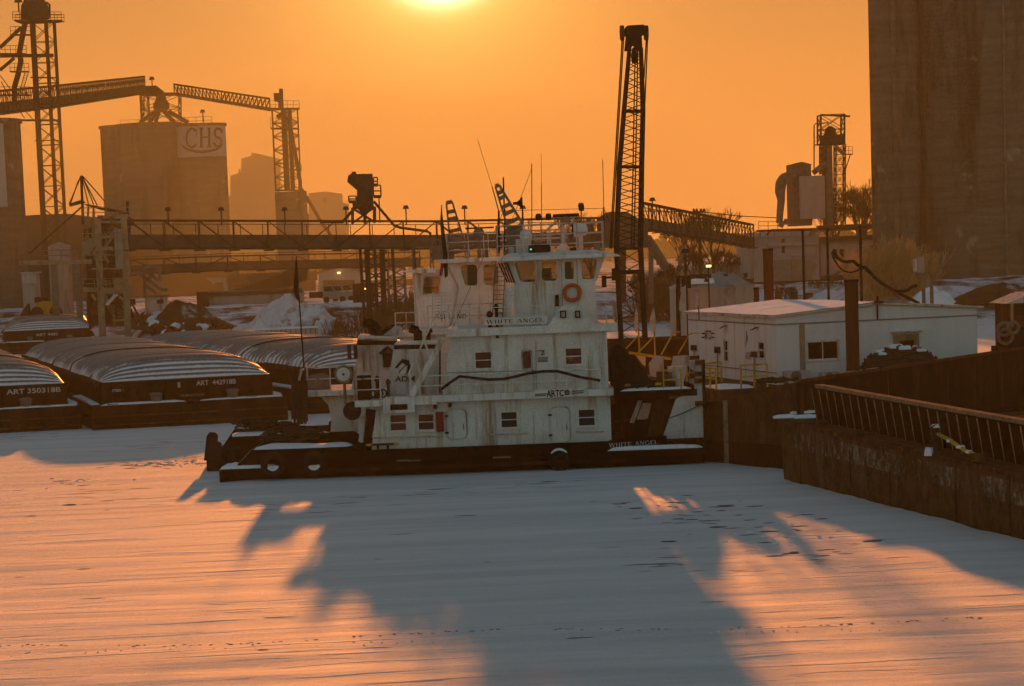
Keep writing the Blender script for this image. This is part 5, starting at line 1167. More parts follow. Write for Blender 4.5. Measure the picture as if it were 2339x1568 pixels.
office_part(b, 'stored_pipe', 'steel', obg)
snowp = snowpad(obg, [(10.5, -1.2), (14, -1.3), (15.2, -1), (15.2, 2), (12, 2.2), (10.4, 1)], OB - .02, .12)
snowpad(obg, [(-3.2, -1), (-1.5, -1.1), (-1.2, .5), (-2, 2.5), (-3.1, 2)], OB - .02, .1)
for q in obg.children: pass
obg.location = OC; obg.rotation_euler = (0, 0, oy)
of = thing('office_building', 'white metal office on a barge with window, door and low gable roof', 'building', (0, 0, 0))
def opx(x, y):          # office front plane from picture
    p = P(*r1(x, y), 127.6); return p.x - OC.x, p.z
wx0, wz1 = opx(990, 800); wx1, wz0 = opx(1182, 896)
dx_0, dz_1 = opx(1560, 768); dx_1, _ = opx(1700, 768)
b = MB().walls(0, OW, OB, OE, [(wx0, wx1, wz0, wz1), (dx_0, dx_1, OB + .05, dz_1)], 0, .12)
b.prism([V((0, 0, OE)), V((OW, 0, OE)), V((OW / 2, 0, OR))], (0, .12, 0))
office_part(b, 'front_wall', 'siding', of)
ws = []
def owin(px0, py0, px1, py1):   # position along left wall from picture x
    res = []
    for px_ in (px0, px1):
        best = min(range(0, 400), key=lambda i: abs(proj_x(OC + Matrix.Rotation(oy, 3, 'Z') @ V((0, OL * i / 400, 3))) - r1(px_, 0)[0])); res.append(OL * best / 400)
    y_ = sorted(res); Yd = (OC + Matrix.Rotation(oy, 3, 'Z') @ V((0, sum(y_) / 2, 0))).y
    zt_ = P(*r1((px0 + px1) / 2, py0), Yd).z; zb = P(*r1((px0 + px1) / 2, py1), Yd).z
    return y_[0], y_[1], zb, zt_
def proj_x(p):
    v = p - CAM; w_ = v.dot(FW); return CX + F * v.dot(RT) / w_
lw = [owin(680, 800, 717, 895), owin(467, 790, 489, 915)]
b = MB()
ys_ = sorted([(a[0], a[1], a[2], a[3]) for a in lw])
def ywalls(b, Y0, Y1, Z0, Z1, holes, x, th=.12):
    t = MB().walls(Y0, Y1, Z0, Z1, holes, 0, th)
    b.add([V((x + q.y, q.x, q.z)) for q in t.v], [list(reversed(f)) for f in t.f])
ywalls(b, .121, OL, OB, OE, ys_, 0); office_part(b, 'side_wall', 'siding', of)
b = MB(); b.box(OW - .12, OW, .121, OL, OB, OE).box(.121, OW - .121, OL - .12, OL - .002, OB, OE); office_part(b, 'rear_wall', 'siding', of)
for (yy0, yy1, zz0, zz1) in lw:
    b = MB(); fr = .09
    for a in ((yy0 - fr, yy1 + fr, zz1, zz1 + fr), (yy0 - fr, yy1 + fr, zz0 - fr, zz0), (yy0 - fr, yy0, zz0, zz1), (yy1, yy1 + fr, zz0, zz1)): b.box(-.04, .04, a[0], a[1], a[2], a[3])
    f = office_part(b, 'window', 'white', of); office_part(MB().box(.05, .056, yy0, yy1, zz0, zz1), 'pane', 'darkglass', f); office_part(MB().box(0, .045, yy0, yy1, (zz0 + zz1) / 2 - .03, (zz0 + zz1) / 2 + .03), 'sash', 'white', f)
WL[of.name] = V((0, 0, 0)); f = sash_window(of, wx0, wx1, wz0, wz1, 0.0, 'darkglass', 'v', .09)
office_part(MB().box(.4, OW - .4, 1.2, 1.25, OB, OE - .1), 'inner_wall', 'interior', of)
b = MB(); b.walls(dx_0 - .12, dx_1 + .12, OB + .02, dz_1 + .12, [(dx_0, dx_1, OB + .02, dz_1)], -.04, .1); fd = office_part(b, 'door_frame', 'tansteel', of)
dd = MB().walls(dx_0, dx_1, OB + .06, dz_1, [(dx_0 + .22, dx_1 - .12, OB + .9, dz_1 - .18)], .03, .05); d_o = office_part(dd, 'door', 'tansteel', of); office_part(MB().box(dx_0 + .22, dx_1 - .12, .05, .056, OB + .9, dz_1 - .18), 'pane', 'darkglass', d_o)
hx0, hz_ = opx(1530, 740); hx1, _ = opx(1726, 740); office_part(MB().box(hx0, hx1, -.35, -.001, dz_1 + .22, dz_1 + .28), 'door_canopy', 'white2', of)
b = MB()                                                    # seam trim right round
b.box(-.02, OW + .02, -.035, -.001, 4.46, 4.53); b.box(-.036, -.001, -.02, OL, 4.461, 4.531); b.box(-.036, -.001, -.02, OL, OB + .55, OB + .60); office_part(b, 'trim_seam', 'greyprint', of)
b = MB()
for k in range(1, 9): b.box(-.012, -.0005, OL * k / 9 - .02, OL * k / 9 + .02, OB, OE)
WL[of.name] = V((0, 0, 0)); b.each('panel_rib', 'white2', of)
b = MB()
for s_ in (0, 1):
    xa, xb = (-.25, OW / 2 + .001) if s_ == 0 else (OW / 2, OW + .25); za, zb = (OE - .02, OR + .03) if s_ == 0 else (OR + .03, OE - .02)
    b.prism([V((xa, -.2, za)), V((xb, -.2, zb)), V((xb, -.2, zb + .10)), V((xa, -.2, za + .10))], (0, OL + .4, 0))
rf = office_part(b, 'roof', 'white2', of)
def snowroof(u, v):
    x = -.2 + (OW + .4) * u; y = -.1 + (OL + .2) * v; t = 1 - abs(x - OW / 2) / (OW / 2 + .25)
    return V((x, y, OE + .05 + (OR - OE + .05) * t + .05 + .05 * max(0, fbm(x * .5, y * .35, 7))))
office_part(MB().grid(snowroof, 40, 40), 'roof_snow', 'snow', rf, True)
b = MB(); p = opx(950, 690); b.box(p[0] - .12, p[0] + .12, -.08, -.001, OB, 4.45); office_part(b, 'cable_duct', 'tansteel', of)
p = opx(1440, 600); b = MB(); b.box(p[0] - .15, p[0] + .25, -.32, -.10, OE + .45, OE + .58); b.tube((p[0], -.1, OE - .3), (p[0], -.1, OE + .8), .04, n=6); b.tube((p[0], -.05, 4.5), (p[0], -.05, OE + .2), .03, n=6); office_part(b, 'flood_light', 'lampoff', of)
for (px_, py_) in ((480, 705), (678, 715)):
    y0, y1, za, zb = owin(px_ - 8, py_ - 15, px_ + 8, py_ + 5); ym = (y0 + y1) / 2; b = MB(); b.prism([V((-.35, ym - .2, za)), V((-.02, ym - .2, za + .15)), V((-.02, ym - .2, zb))], (0, .4, 0)); office_part(b, 'wall_light', 'lampoff', of)
for (px_, py0, py1, py2) in ((285, 815, 850, 960), (433, 825, 865, 985), (663, 855, 890, 1075)):   # wall boxes with conduits
    y0, y1, za, zb = owin(px_ - 10, py0, px_ + 10, py1); ym = (y0 + y1) / 2; b = MB().box(-.2, -.001, ym - .25, ym + .25, za, zb); b.tube((-.1, ym, za), (-.12, ym - .1, OB), .025, n=6); office_part(b, 'meter_box', 'lampoff', of)
# wall logos
def wall_text(s, pxa, pxb, py0, py1, m):
    y0, y1, za, zb = owin(pxa, py0, pxb, py1)
    WL[of.name] = V((0, 0, 0)); lettering(of, s, (0, y1, za), (0, y0 - y1, 0), (0, 0, zb - za), m)
wall_text('ARTCO', 345, 388, 722, 780, 'blackprint')
for (a, c_) in ((326, 345), (388, 406)):
    for (yt, yb) in ((738, 747), (762, 771)):
        y0, y1, za, zb = owin(a, yt, c_, yb); office_part(MB().box(-.012, -.001, y0, y1, za, zb), 'logo_stripe', 'blackprint', of)
wall_text('ADM', 597, 634, 858, 905, 'greyprint')
y0, y1, za, zb = owin(598, 720, 618, 835); b = MB(); b.prism([V((-.012, y1, za)), V((-.012, (y0 + y1) / 2, zb)), V((-.012, y0, (za + zb) / 2)), V((-.012, (y0 + y1) / 2, za + .3 * (zb - za)))], (.01, 0, 0)); office_part(b, 'logo_leaf', 'greyprint', of)
for (xa, ya_, xb, yb_) in ((815, 975, 975, 1048), (1052, 985, 1165, 1035)):
    x0, zt_ = opx(xa, ya_); x1, zb = opx(xb, yb_); ac = office_part(MB().box(x0, x1, -.75, -.25, OB + .12, zt_), 'air_conditioner', 'white2', of)
    cz = (OB + .12 + zt_) / 2; R_ = min(.42, (zt_ - OB) * .40); b = MB(); b.lathe([(.03, -.775), (R_, -.765), (R_, -.752), (.03, -.752)], V((x0 + .42 * (x1 - x0), 0, cz)), 20, 'y'); office_part(b, 'fan_grille', 'steelmid', ac)
    office_part(MB().box(x0 + .05, x0 + .15, -.7, -.3, OB - .02, OB + .12).box(x1 - .15, x1 - .05, -.7, -.3, OB - .02, OB + .12), 'foot', 'steel', ac)
of.location = OC; of.rotation_euler = (0, 0, oy)
# coil of wire rope on the deck before the door
random.seed(12); hp = V(P(*r1(1565, 960), 125.8)); b = MB()
for k in range(95):
    R_ = random.uniform(.3, 1.55); h_ = 1.35 * math.sqrt(1 - (R_ / 1.65) ** 2); a0 = random.random() * 6.3
    b.path([hp + V((R_ * 1.25 * math.cos(a0 + a * .5), R_ * .7 * math.sin(a0 + a * .5), h_ * random.uniform(.85, 1.05) - .35 + .10 * math.sin(a * 1.7 + k))) for a in range(9)], .045, 5)
coil = solo('rope_coil', b, 'rope', 'big mound of coiled rope dusted with snow in front of the office door', 'rope', (hp.x, hp.y, OB))
for k in range(9):
    q = (random.uniform(-1.2, 1.2), random.uniform(-.6, .1)); zz = 1.35 * math.sqrt(max(.05, 1 - (abs(q[0]) / 2.0) ** 2 - (q[1] / 1.2) ** 2)) - .33 + (hp.z - OB) ; s_ = random.uniform(.12, .3)
    c = snowpad(None, [(q[0] - s_, q[1] - s_ * .7), (q[0] + s_, q[1] - s_ * .6), (q[0] + s_ * .9, q[1] + s_), (q[0] - s_, q[1] + s_ * .8)], zz, .12); c.parent = coil

# spud piles
def pile(label, zf, x0, x1, yt, yb, Y, zb, foot=None):
    a = Q(zf, (x0 + x1) / 2, yt, Y); w_ = (Q(zf, x1, yt, Y) - Q(zf, x0, yt, Y)).x; r = thing('steel_pile', label, 'pile', (a.x, Y, zb), 'round brown mooring piles')
    MB().tube((a.x, Y, zb), (a.x, Y, a.z - .12), w_ / 2, n=20).build('shaft', 'pile', r, True); MB().tube((a.x, Y, a.z - .12), (a.x, Y, a.z), w_ * .56, n=20).build('cap', 'rustdark', r, True)
    if foot is not None: MB().tube((a.x, Y, zb), (a.x, Y, foot), w_ * .53, n=20).build('yellow_foot', 'yellow', r, True)
pile('tall brown pile with yellow foot standing in front of the white office', r1, 1217, 1300, 405, 985, 125.4, -.5, Q(r1, 1260, 975, 125.4).z)
pile('tall brown pile rising behind the office roof beside the grey tank', r1, 706, 768, 212, 530, 150, -.5)
pile('short dark pile between the grey tank and the tall pile', r1, 648, 682, 455, 540, 152, -.5)
# black mooring posts with an overhead line
for k, (x0, x1, yt) in enumerate(((947, 964, 90), (1100, 1116, 78), (1306, 1323, 68))):
    pile(['leftmost of three slim black posts behind the office', 'middle one of three slim black posts behind the office', 'rightmost of three slim black posts, nearest the silo'][k], r1, x0, x1, yt, 540, 176, -.5)
for o in list(bpy.data.objects):
    if o.parent and o.name.startswith('shaft') and 'slim black' in o.parent['label']: o.data.materials[0] = M['black']; o.parent['group'] = 'slim black posts behind the office'
# tank farm beside the office
tk = thing('storage_tank', 'grey cylindrical tank with snowy conical roof behind the office', 'tank', (Q(r1, 445, 500, 168).x, 168, 0))
cx_ = Q(r1, 445, 500, 168).x; R_ = (Q(r1, 648, 455, 168).x - Q(r1, 240, 455, 168).x) / 2; zt_ = Q(r1, 445, 455, 168).z
MB().lathe([(R_, -.5), (R_, zt_)], (cx_, 168, 0), 36).build('shell', 'tank', tk, True); MB().lathe([(R_ * 1.03, zt_ - .05), (R_ * 1.03, zt_ + .05), (R_ * .35, zt_ + .85), (.02, zt_ + 1.0)], (cx_, 168, 0), 36).build('roof', 'tank', tk, True)
snowpad(tk, [(cx_ - R_ * .95, 167.8), (cx_ - R_ * .8, 167), (cx_ - R_ * .3, 166.3), (cx_ - R_ * .2, 167.5), (cx_ - R_ * .5, 168.5)], zt_ + .3, .35)
b = MB(); 
for k in (-.4, .1, .7): b.lathe([(.12, 0), (.12, .25), (.16, .26), (.16, .32)], (cx_ + k * R_, 167.2, zt_ + .55), 8)
b.build('roof_vent', 'steel', tk)
sv = thing('slim_tank', 'narrow pale upright tank left of the grey conical tank', 'tank', (Q(r1, 180, 600, 165).x, 165, 0)); cx_ = Q(r1, 182, 600, 165).x; R_ = (Q(r1, 238, 500, 165).x - Q(r1, 126, 500, 165).x) / 2
MB().lathe([(R_, -.5), (R_, Q(r1, 180, 460, 165).z)], (cx_, 165, 0), 24).build('shell', 'tancladding', sv, True); MB().lathe([(R_ * 1.04, 0), (R_ * 1.04, .1), (.05, .35)], (cx_, 165, Q(r1, 180, 460, 165).z), 24).build('roof', 'white2', sv, True)
b = MB(); b.path([Q(r1, x, y, 163) for x, y in ((180, 830), (175, 390), (352, 385), (352, 420))], .16, 8); b.tube(Q(r1, 245, 388, 163), Q(r1, 245, 460, 163), .12); b.tube(Q(r1, 207, 388, 163), Q(r1, 207, 450, 163), .1)
solo('black_pipe', b, 'black', 'thick black pipe bent over the tanks behind the office', 'pipe', Q(r1, 180, 830, 163), smooth=True)
# lamp posts near the tanks
def lamp_post(label, zf, x, y0, y1, Y, zb, s=.25, lit=False, group='floodlights on poles'):
    t = Q(zf, x, y0, Y); g = thing('floodlight_pole', label, 'lamp', (t.x, Y, zb), group)
    MB().tube((t.x, Y, zb), (t.x, Y, t.z), .05 * s / .25, n=6).build('pole', 'steel', g)
    h_ = MB(); h_.prism([V((t.x - s, Y - s * .6, t.z)), V((t.x + s, Y - s * .6, t.z)), V((t.x + s * .6, Y - s * .4, t.z + s * 1.1)), V((t.x - s * .6, Y - s * .4, t.z + s * 1.1))], (0, s, 0)); h_ = h_.build('lamp_head', 'lampoff', g)
    MB().box(t.x - s * .7, t.x + s * .7, Y - s * .8, Y - s * .62, t.z + .02, t.z + s * .7).build('lamp_glass', 'lampon' if lit else 'lampoff', h_)
    return g
lamp_post('unlit floodlight on a pole left of the storage tank', r1, 223, 240, 400, 160, 0, .24)
lamp_post('lit floodlight above the storage tank pipes', r1, 365, 330, 400, 160, 3.0, .22, True)
# utility box on pole, hanging cables
ub = thing('utility_pole', 'pole with a tall grey electrical box in front of the concrete silo', 'utility pole', (Q(r1, 1690, 500, 147).x, 147, 1.5))
a = Q(r1, 1663, 265, 147); c = Q(r1, 1710, 362, 147); MB().box(a.x, c.x, 146.7, 147.2, c.z, a.z).build('box', 'tank', ub); MB().box(a.x - .12, a.x, 146.75, 147.15, c.z + .1, a.z - .1).build('box_door', 'white2', ub)
b = MB()
for dx in (-.2, .25): b.tube((a.x + .6 + dx, 147, -.3), (a.x + .6 + dx, 147, c.z), .10, n=8)
b.build('post', 'steelmid', ub); b = MB()
for k in range(10): b.box(a.x + .35, a.x + .85, 146.85, 146.9, 1.6 + .32 * k, 1.65 + .32 * k)
b.build('cable_tray', 'steel', ub)
def cable(label, zf, pts, Y, r, m='black'):
    b = MB(); P_ = [Q(zf, x, y, Y) for x, y in pts]; S = []
    for i in range(len(P_) - 1):
        p0, p1, p2, p3 = P_[max(i - 1, 0)], P_[i], P_[i + 1], P_[min(i + 2, len(P_) - 1)]
        for k in range(6):
            t = k / 6; S.append(.5 * (2 * p1 + (p2 - p0) * t + (2 * p0 - 5 * p1 + 4 * p2 - p3) * t * t + (3 * p1 - p0 - 3 * p2 + p3) * t ** 3))
    S.append(P_[-1]); b.path(S, r, 6); return solo('hanging_cable', b, m, label, 'cable', P_[0], 'cables slung from the utility pole', True)
cable('thick upper power cable looping from black post to the utility box', zH, [(1110, 350), (1180, 450), (1280, 495), (1380, 490), (1450, 545), (1560, 600), (1700, 730), (1850, 840), (1970, 890), (2100, 875), (2170, 830), (2230, 810)], 150, .10)
cable('thin lower power cable sagging below the thick one', zH, [(1090, 370), (1130, 470), (1220, 590), (1320, 635), (1420, 620), (1500, 570), (1560, 570), (1680, 700), (1800, 800), (1950, 895), (2100, 870), (2200, 800)], 151, .05)
cable('straight dark line dropping to the foot of the utility box pole', zH, [(1980, 905), (2100, 970), (2260, 1050)], 149, .10)

# ------------------------------------------------------------------ bank furniture right
for k, x in enumerate((805, 900, 995, 1095, 1208, 1438)):
    t = Q(r1, x, 490 + (k == 5) * 12 + (k in (2, 3)) * 5, 286); b = MB(); b.box(t.x - .35, t.x + .35, 285.7, 286.3, gh(t.x, 286) - .5, t.z); b.box(t.x - .40, t.x + .40, 285.65, 286.35, t.z, t.z + .12)
    solo('guard_post', b, 'rustdark', ['first', 'second', 'third', 'fourth', 'fifth', 'last'][k] + ' stubby dark post from the left along the snowy bank behind the office', 'post', (t.x, 286, gh(t.x, 286)), 'guard posts along the bank')
b = MB(); 
pts = [(805, 505), (900, 502), (995, 508), (1095, 508), (1208, 512), (1438, 508)]
for p_, q_ in zip(pts, pts[1:]): b.tube(Q(r1, *p_, 286), Q(r1, *q_, 286), .05, n=4)
solo('guard_wire', b, 'steelmid', 'thin wire strung between the stubby bank posts', 'wire', Q(r1, *pts[0], 286))

# concrete silo at right edge
sx = Q(r2, 855, 800, 300).x; R3 = 9.9; c3x = Q(r2, 1185, 800, 298).x + R3
sil = thing('concrete_silo', 'huge weathered concrete silo filling the upper right corner', 'silo', (c3x, 300, 3.2))
MB().lathe([(R3, 2.5), (R3, 56)], (c3x, 302, 0), 64).build('bin', 'concrete', sil, True)
r_s = (Q(r2, 1185, 800, 298).x - sx) / 2 + .35
MB().lathe([(r_s, 2.5), (r_s, 55)], (sx + r_s, 300, 0), 48).build('bin', 'concrete', sil, True)
b = MB(); p = Q(r2, 1003, 800, 297); b.box(p.x, p.x + .5, 296.6, 300, 2.5, 55); b.build('pilaster', 'concrete', sil)
b = MB(); p = Q(r2, 1785, 800, 292); b.tube((p.x, 292.0, 3), (p.x, 292.0, 52), .14, n=8)
for k in range(12): b.box(p.x - .25, p.x + .25, 291.9, 292.4, 4 + 4 * k, 4.2 + 4 * k)
b.build('drain_pipe', 'steelmid', sil)
sh2 = thing('small_shed', 'small dark shed cut by the right edge beside the office barge', 'shed', (Q(r1, 2290, 600, 140).x, 140, 1.5)); a = Q(r1, 2245, 555, 140); 
MB().box(a.x, a.x + 4, 140, 143, -.3, a.z).build('wall', 'rust', sh2); MB().prism([V((a.x - .25, 139.7, a.z)), V((a.x + 4.2, 139.7, a.z)), V((a.x + 4.2, 139.7, a.z + .15)), V((a.x + 1.2, 139.7, a.z + .55))], (0, 3.6, 0)).build('roof', 'white2', sh2)
c = Q(r1, 2300, 600, 139.9); MB().box(c.x - .1, c.x + .8, 139.93, 139.99, c.z - .25, c.z + .3).build('window', 'interior', sh2); MB().tube((a.x + .1, 139.8, -.3), (a.x + .1, 139.8, a.z), .08).build('post', 'tansteel', sh2)
wn_ = thing('deck_winch', 'dark winch with round wire reels right of the office', 'winch', Q(r1, 2240, 800, 133)); c = Q(r1, 2215, 735, 133)
for k, (x, y, r_) in enumerate(((2205, 715, .32), (2210, 760, .36), (2255, 705, .28))): q = Q(r1, x, y, 133); MB().ring((q.x, 132.7 - .1 * k, q.z), r_, .09, 'y', 18, 6).build('wire_reel', 'steelmid', wn_, True)
q = Q(r1, 2265, 770, 133); MB().box(q.x - .5, q.x + .8, 132.9, 134, -.0, q.z + .5).box(q.x - .8, q.x + 1.2, 132.8, 134.1, -.2, q.z - .4).build('frame', 'black', wn_)

# ------------------------------------------------------------------ white terminal building with dust collector
TY = 318.0
tb = thing('terminal_building', 'pale clad terminal building numbered 1 on piers above the bank', 'building', (Q(r1, 850, 400, TY).x, TY, 3.4))
def tw(x0, y0, x1, y1, Y, d, m, name, parent=tb):
    a = Q(r1, x0, y0, Y); c_ = Q(r1, x1, y1, Y); return MB().box(a.x, c_.x, Y, Y + d, c_.z, a.z).build(name, m, parent)
tw(645, 122, 1062, 405, TY, 14, 'tancladding', 'main_block'); tw(1062, 152, 1420, 400, TY + 1, 12, 'tancladding', 'side_block')
tw(1055, 140, 1425, 156, TY + .4, 13, 'brownboard', 'eave'); tw(640, 112, 1066, 124, TY - .3, 14.5, 'white2', 'parapet')
dr_ = tw(768, 285, 1012, 405, TY - .15, .14, 'rusticdoor', 'roller_door'); tw(885, 287, 890, 405, TY - .2, .04, 'brownboard', 'door_seam', dr_)
tw(735, 178, 1050, 186, TY - .5, .49, 'tancladding', 'rain_hood'); tw(890, 248, 1012, 254, TY - .4, .39, 'tancladding', 'door_rail')
for x in (1140, 1184): f = tw(x, 212, x + 34, 275, TY + .9, .09, 'white2', 'window'); tw(x + 3, 215, x + 31, 272, TY + .86, .03, 'interior', 'pane', f)
p = Q(r1, 824, 240, TY); lettering(tb, '1', (p.x, TY, p.z), (.4, 0, 0), (0, 0, 1.7), 'blackprint')
for k in range(15):
    x = 650 + 42 * k; tw(x, 404, x + 13, 455, TY + .3, .7, 'concrete', 'pier')
tw(640, 402, 1300, 412, TY + .1, 8, 'brownboard', 'floor_beam')
MB().path([Q(r1, x, y, TY - 1) for x, y in ((735, 130), (742, 105), (760, 98), (1000, 92), (1180, 82), (1395, 76))], .16, 8).build('roof_pipe', 'steel', tb, True)
MB().path([Q(r1, x, y, TY - 1) for x, y in ((1000, 130), (1015, 105), (1050, 92))], .2, 8).build('branch_pipe', 'steelmid', tb, True)
tw(1055, 68, 1395, 92, TY + 6, 1.5, 'brownboard', 'roof_conveyor')
b = MB(); a = Q(r1, 680, 95, TY + 3); c_ = Q(r1, 800, 95, TY + 3); b.rail([a, c_], 1.0, (1, .5), 1.0, .035); b.box(a.x, c_.x, TY + 2, TY + 5, a.z - .25, a.z); b.build('roof_walkway', 'steel', tb)
b = MB(); b.bar(Q(r1, 1395, 195, TY - 2), Q(r1, 1150, 385, TY - 2), .35); b.build('stair', 'steelmid', tb)
el = thing('dust_collector', 'dust collector with curved duct and lattice elevator tower on the terminal roof', 'industrial plant', Q(r2, 400, 880, 328)); EY = 328
def ew(x0, y0, x1, y1, Y, d, m, name, parent=el):
    a = Q(r2, x0, y0, Y); c_ = Q(r2, x1, y1, Y); return MB().box(a.x, c_.x, Y, Y + d, c_.z, a.z).build(name, m, parent)
ew(290, 452, 435, 875, EY + 1, 4, 'steelmid', 'filter_tower'); ew(350, 533, 526, 825, EY, 5, 'tancladding', 'filter_house')
MB().prism([Q(r2, 286, 452, EY + .9), Q(r2, 360, 432, EY + .9), Q(r2, 438, 450, EY + .9)], (0, 4.3, 0)).build('tower_roof', 'steelmid', el)
b = MB()
dp = [(195, 860, .95), (200, 780, 1.0), (208, 700, 1.1), (200, 640, 1.5), (205, 585, 1.6), (225, 545, 1.4), (260, 525, 1.1), (292, 522, 1.0)]
cs = [(Q(r2, x + 10, y, EY), r * .43) for x, y, r in dp]
for (p_, ra), (q_, rb) in zip(cs, cs[1:]): b.tube(p_, q_, ra, rb, n=14, cap=False); b.lathe([(.01, -rb), (rb * .7, -rb * .7), (rb, 0), (rb * .7, rb * .7), (.01, rb)], q_, 14)
b.tube(cs[0][0], Q(r2, 235, 872, EY), .42, n=12); b.tube(Q(r2, 265, 830, EY), Q(r2, 265, 870, EY), .5, n=12); b.build('duct', 'steelmid', el, True)
ew(527, 320, 585, 875, EY, 3, 'steelmid', 'elevator_casing')
c = Q(r2, 560, 240, EY + 1); MB().lathe([(.72, -1.2), (.78, 0), (.62, .7), (.2, 1.0)], c, 18).build('elevator_head', 'steel', el, True); ew(515, 245, 660, 310, EY, 3, 'steel', 'drive_house')
b = MB()
def sq(x0, x1, y, Y, d): a = Q(r2, x0, y, Y); c_ = Q(r2, x1, y, Y); return [V((a.x, Y, a.z)), V((c_.x, Y, a.z)), V((c_.x, Y + d, a.z)), V((a.x, Y + d, a.z))]
b.lattice(sq(600, 665, 870, EY + 1, 1.4), sq(600, 665, 310, EY + 1, 1.4), 8, .14, .07); b.lattice(sq(495, 660, 310, EY, 2.4), sq(495, 660, 105, EY, 2.4), 2, .18, .08); b.lattice(sq(495, 530, 520, EY, 1), sq(495, 530, 310, EY, 1), 4, .12, .06)
b.bar(Q(r2, 490, 105, EY), Q(r2, 697, 115, EY), .22); b.build('lattice_tower', 'steel', el)
b = MB(); b.path([Q(r2, x, y, EY) for x, y in ((447, 480), (447, 180), (455, 168), (540, 160), (552, 200))], .08, 6)
for (x0, x1, y) in ((445, 520, 315), (660, 715, 380)): a = Q(r2, x0, y, EY); c_ = Q(r2, x1, y, EY); b.rail([a, c_], .95, (1, .5), .5, .03); b.bar(a, c_, .5, .12)
b.bar(Q(r2, 700, 380, EY), Q(r2, 655, 520, EY), .25, .08); b.build('walkway', 'steel', el)
b = MB(); b.tube(Q(r2, 440, 510, EY), Q(r2, 530, 440, EY), .35, n=10); b.tube(Q(r2, 600, 330, EY), Q(r2, 660, 380, EY), .25, n=10); b.each('spout', 'steelmid', el)
# ------------------------------------------------------------------ crane behind the boats
CY_ = 150.0
cr = thing('crane', 'tall dark lattice boom crane rising behind the towboats', 'crane', (Q(zK, 190, 1400, CY_).x, CY_ + 2, 0))
bt = [(zK(205, 190), zK(283, 190)), (zK(170, 620), zK(300, 620)), (zK(140, 1000), zK(292, 1000)), (zK(120, 1560), zK(285, 1560)), (zW(60, 1000), zW(440, 1000))]
b = MB()
def sect(k, lerp=None):
    (l, r_) = bt[k]; a = P(*l, CY_); c_ = P(*r_, CY_); d = (c_.x - a.x) * .9
    return [V((a.x, CY_, a.z)), V((c_.x, CY_, c_.z)), V((c_.x, CY_ + d, c_.z)), V((a.x, CY_ + d, a.z))]
S_ = [sect(k) for k in range(4)]; base_ = [V((q.x + .15, q.y, 1.2)) for q in S_[3]]
for (t, lo_, n) in ((S_[0], S_[1], 9), (S_[1], S_[2], 8), (S_[2], S_[3], 12), (S_[3], base_, 9)): b.lattice(lo_, t, n, .16, .05, False, False)
for k in (1, 2, 3):
    for i in range(4): b.bar(S_[k][i], S_[k][(i + 1) % 4], .14)
b.build('boom', 'black', cr)
hd = MB(); hd.prism([Q(zK, x, y, CY_) for x, y in ((190, 38), (300, 32), (315, 92), (285, 105), (290, 200), (262, 200), (250, 165), (225, 165), (212, 200), (186, 200), (196, 100), (180, 95))], (0, 1.6, 0)); hd.box(Q(zK, 150, 80, CY_).x, Q(zK, 338, 80, CY_).x, CY_ + .5, CY_ + .9, Q(zK, 200, 98, CY_).z, Q(zK, 200, 66, CY_).z); head = hd.build('boom_head', 'black', cr)
for x in (160, 325): p = Q(zK, x, 82, CY_); MB().lathe([(.1, -.12), (.42, -.1), (.42, .1), (.1, .12)], (p.x, CY_ + .7, p.z), 16, 'x').build('sheave', 'rust', head)
b = MB()
for (x0, y0, x1, y1) in ((153, 95, 68, 1560), (163, 95, 78, 1560), (318, 95, 300, 400), (326, 95, 305, 600), (240, 200, 215, 1560), (258, 200, 232, 1560)): b.tube(Q(zK, x0, y0, CY_ + .7), Q(zK, x1, y1, CY_ + .7), .04, n=5)
b.build('hoist_cable', 'black', cr)
b = MB(); p = Q(zK, 235, 250, CY_ + .8); b.lathe([(.15, -.4), (.2, 0), (.1, .5)], p, 8); b.build('hook_block', 'black', cr)
q = base_[0]; MB().box(q.x - 1.6, q.x + 4.6, CY_ - .5, CY_ + 6, .6, 3.2).build('machinery_house', 'rustdark', cr); MB().box(q.x - 5, q.x + 9, CY_ - 4, CY_ + 9, -.5, .7).build('pontoon', 'rustdark', cr)
b = MB(); 
for (x, y0, y1) in ((1440, 650, 745), (1520, 590, 690)): b.bar(Q(zB, x, y0, CY_ - .5), Q(zB, x, y1, CY_ - .5), .25)
b.box(Q(zB, 1440, 680, CY_).x, Q(zB, 1580, 680, CY_).x, CY_ - 1, CY_ - .3, Q(zB, 1500, 672, CY_).z, Q(zB, 1500, 655, CY_).z); b.box(Q(zB, 1530, 640, CY_).x, Q(zB, 1745, 620, CY_).x, CY_ - .4, CY_ - .1, Q(zB, 1600, 640, CY_).z, Q(zB, 1600, 605, CY_).z); b.build('boom_stop', 'black', cr)

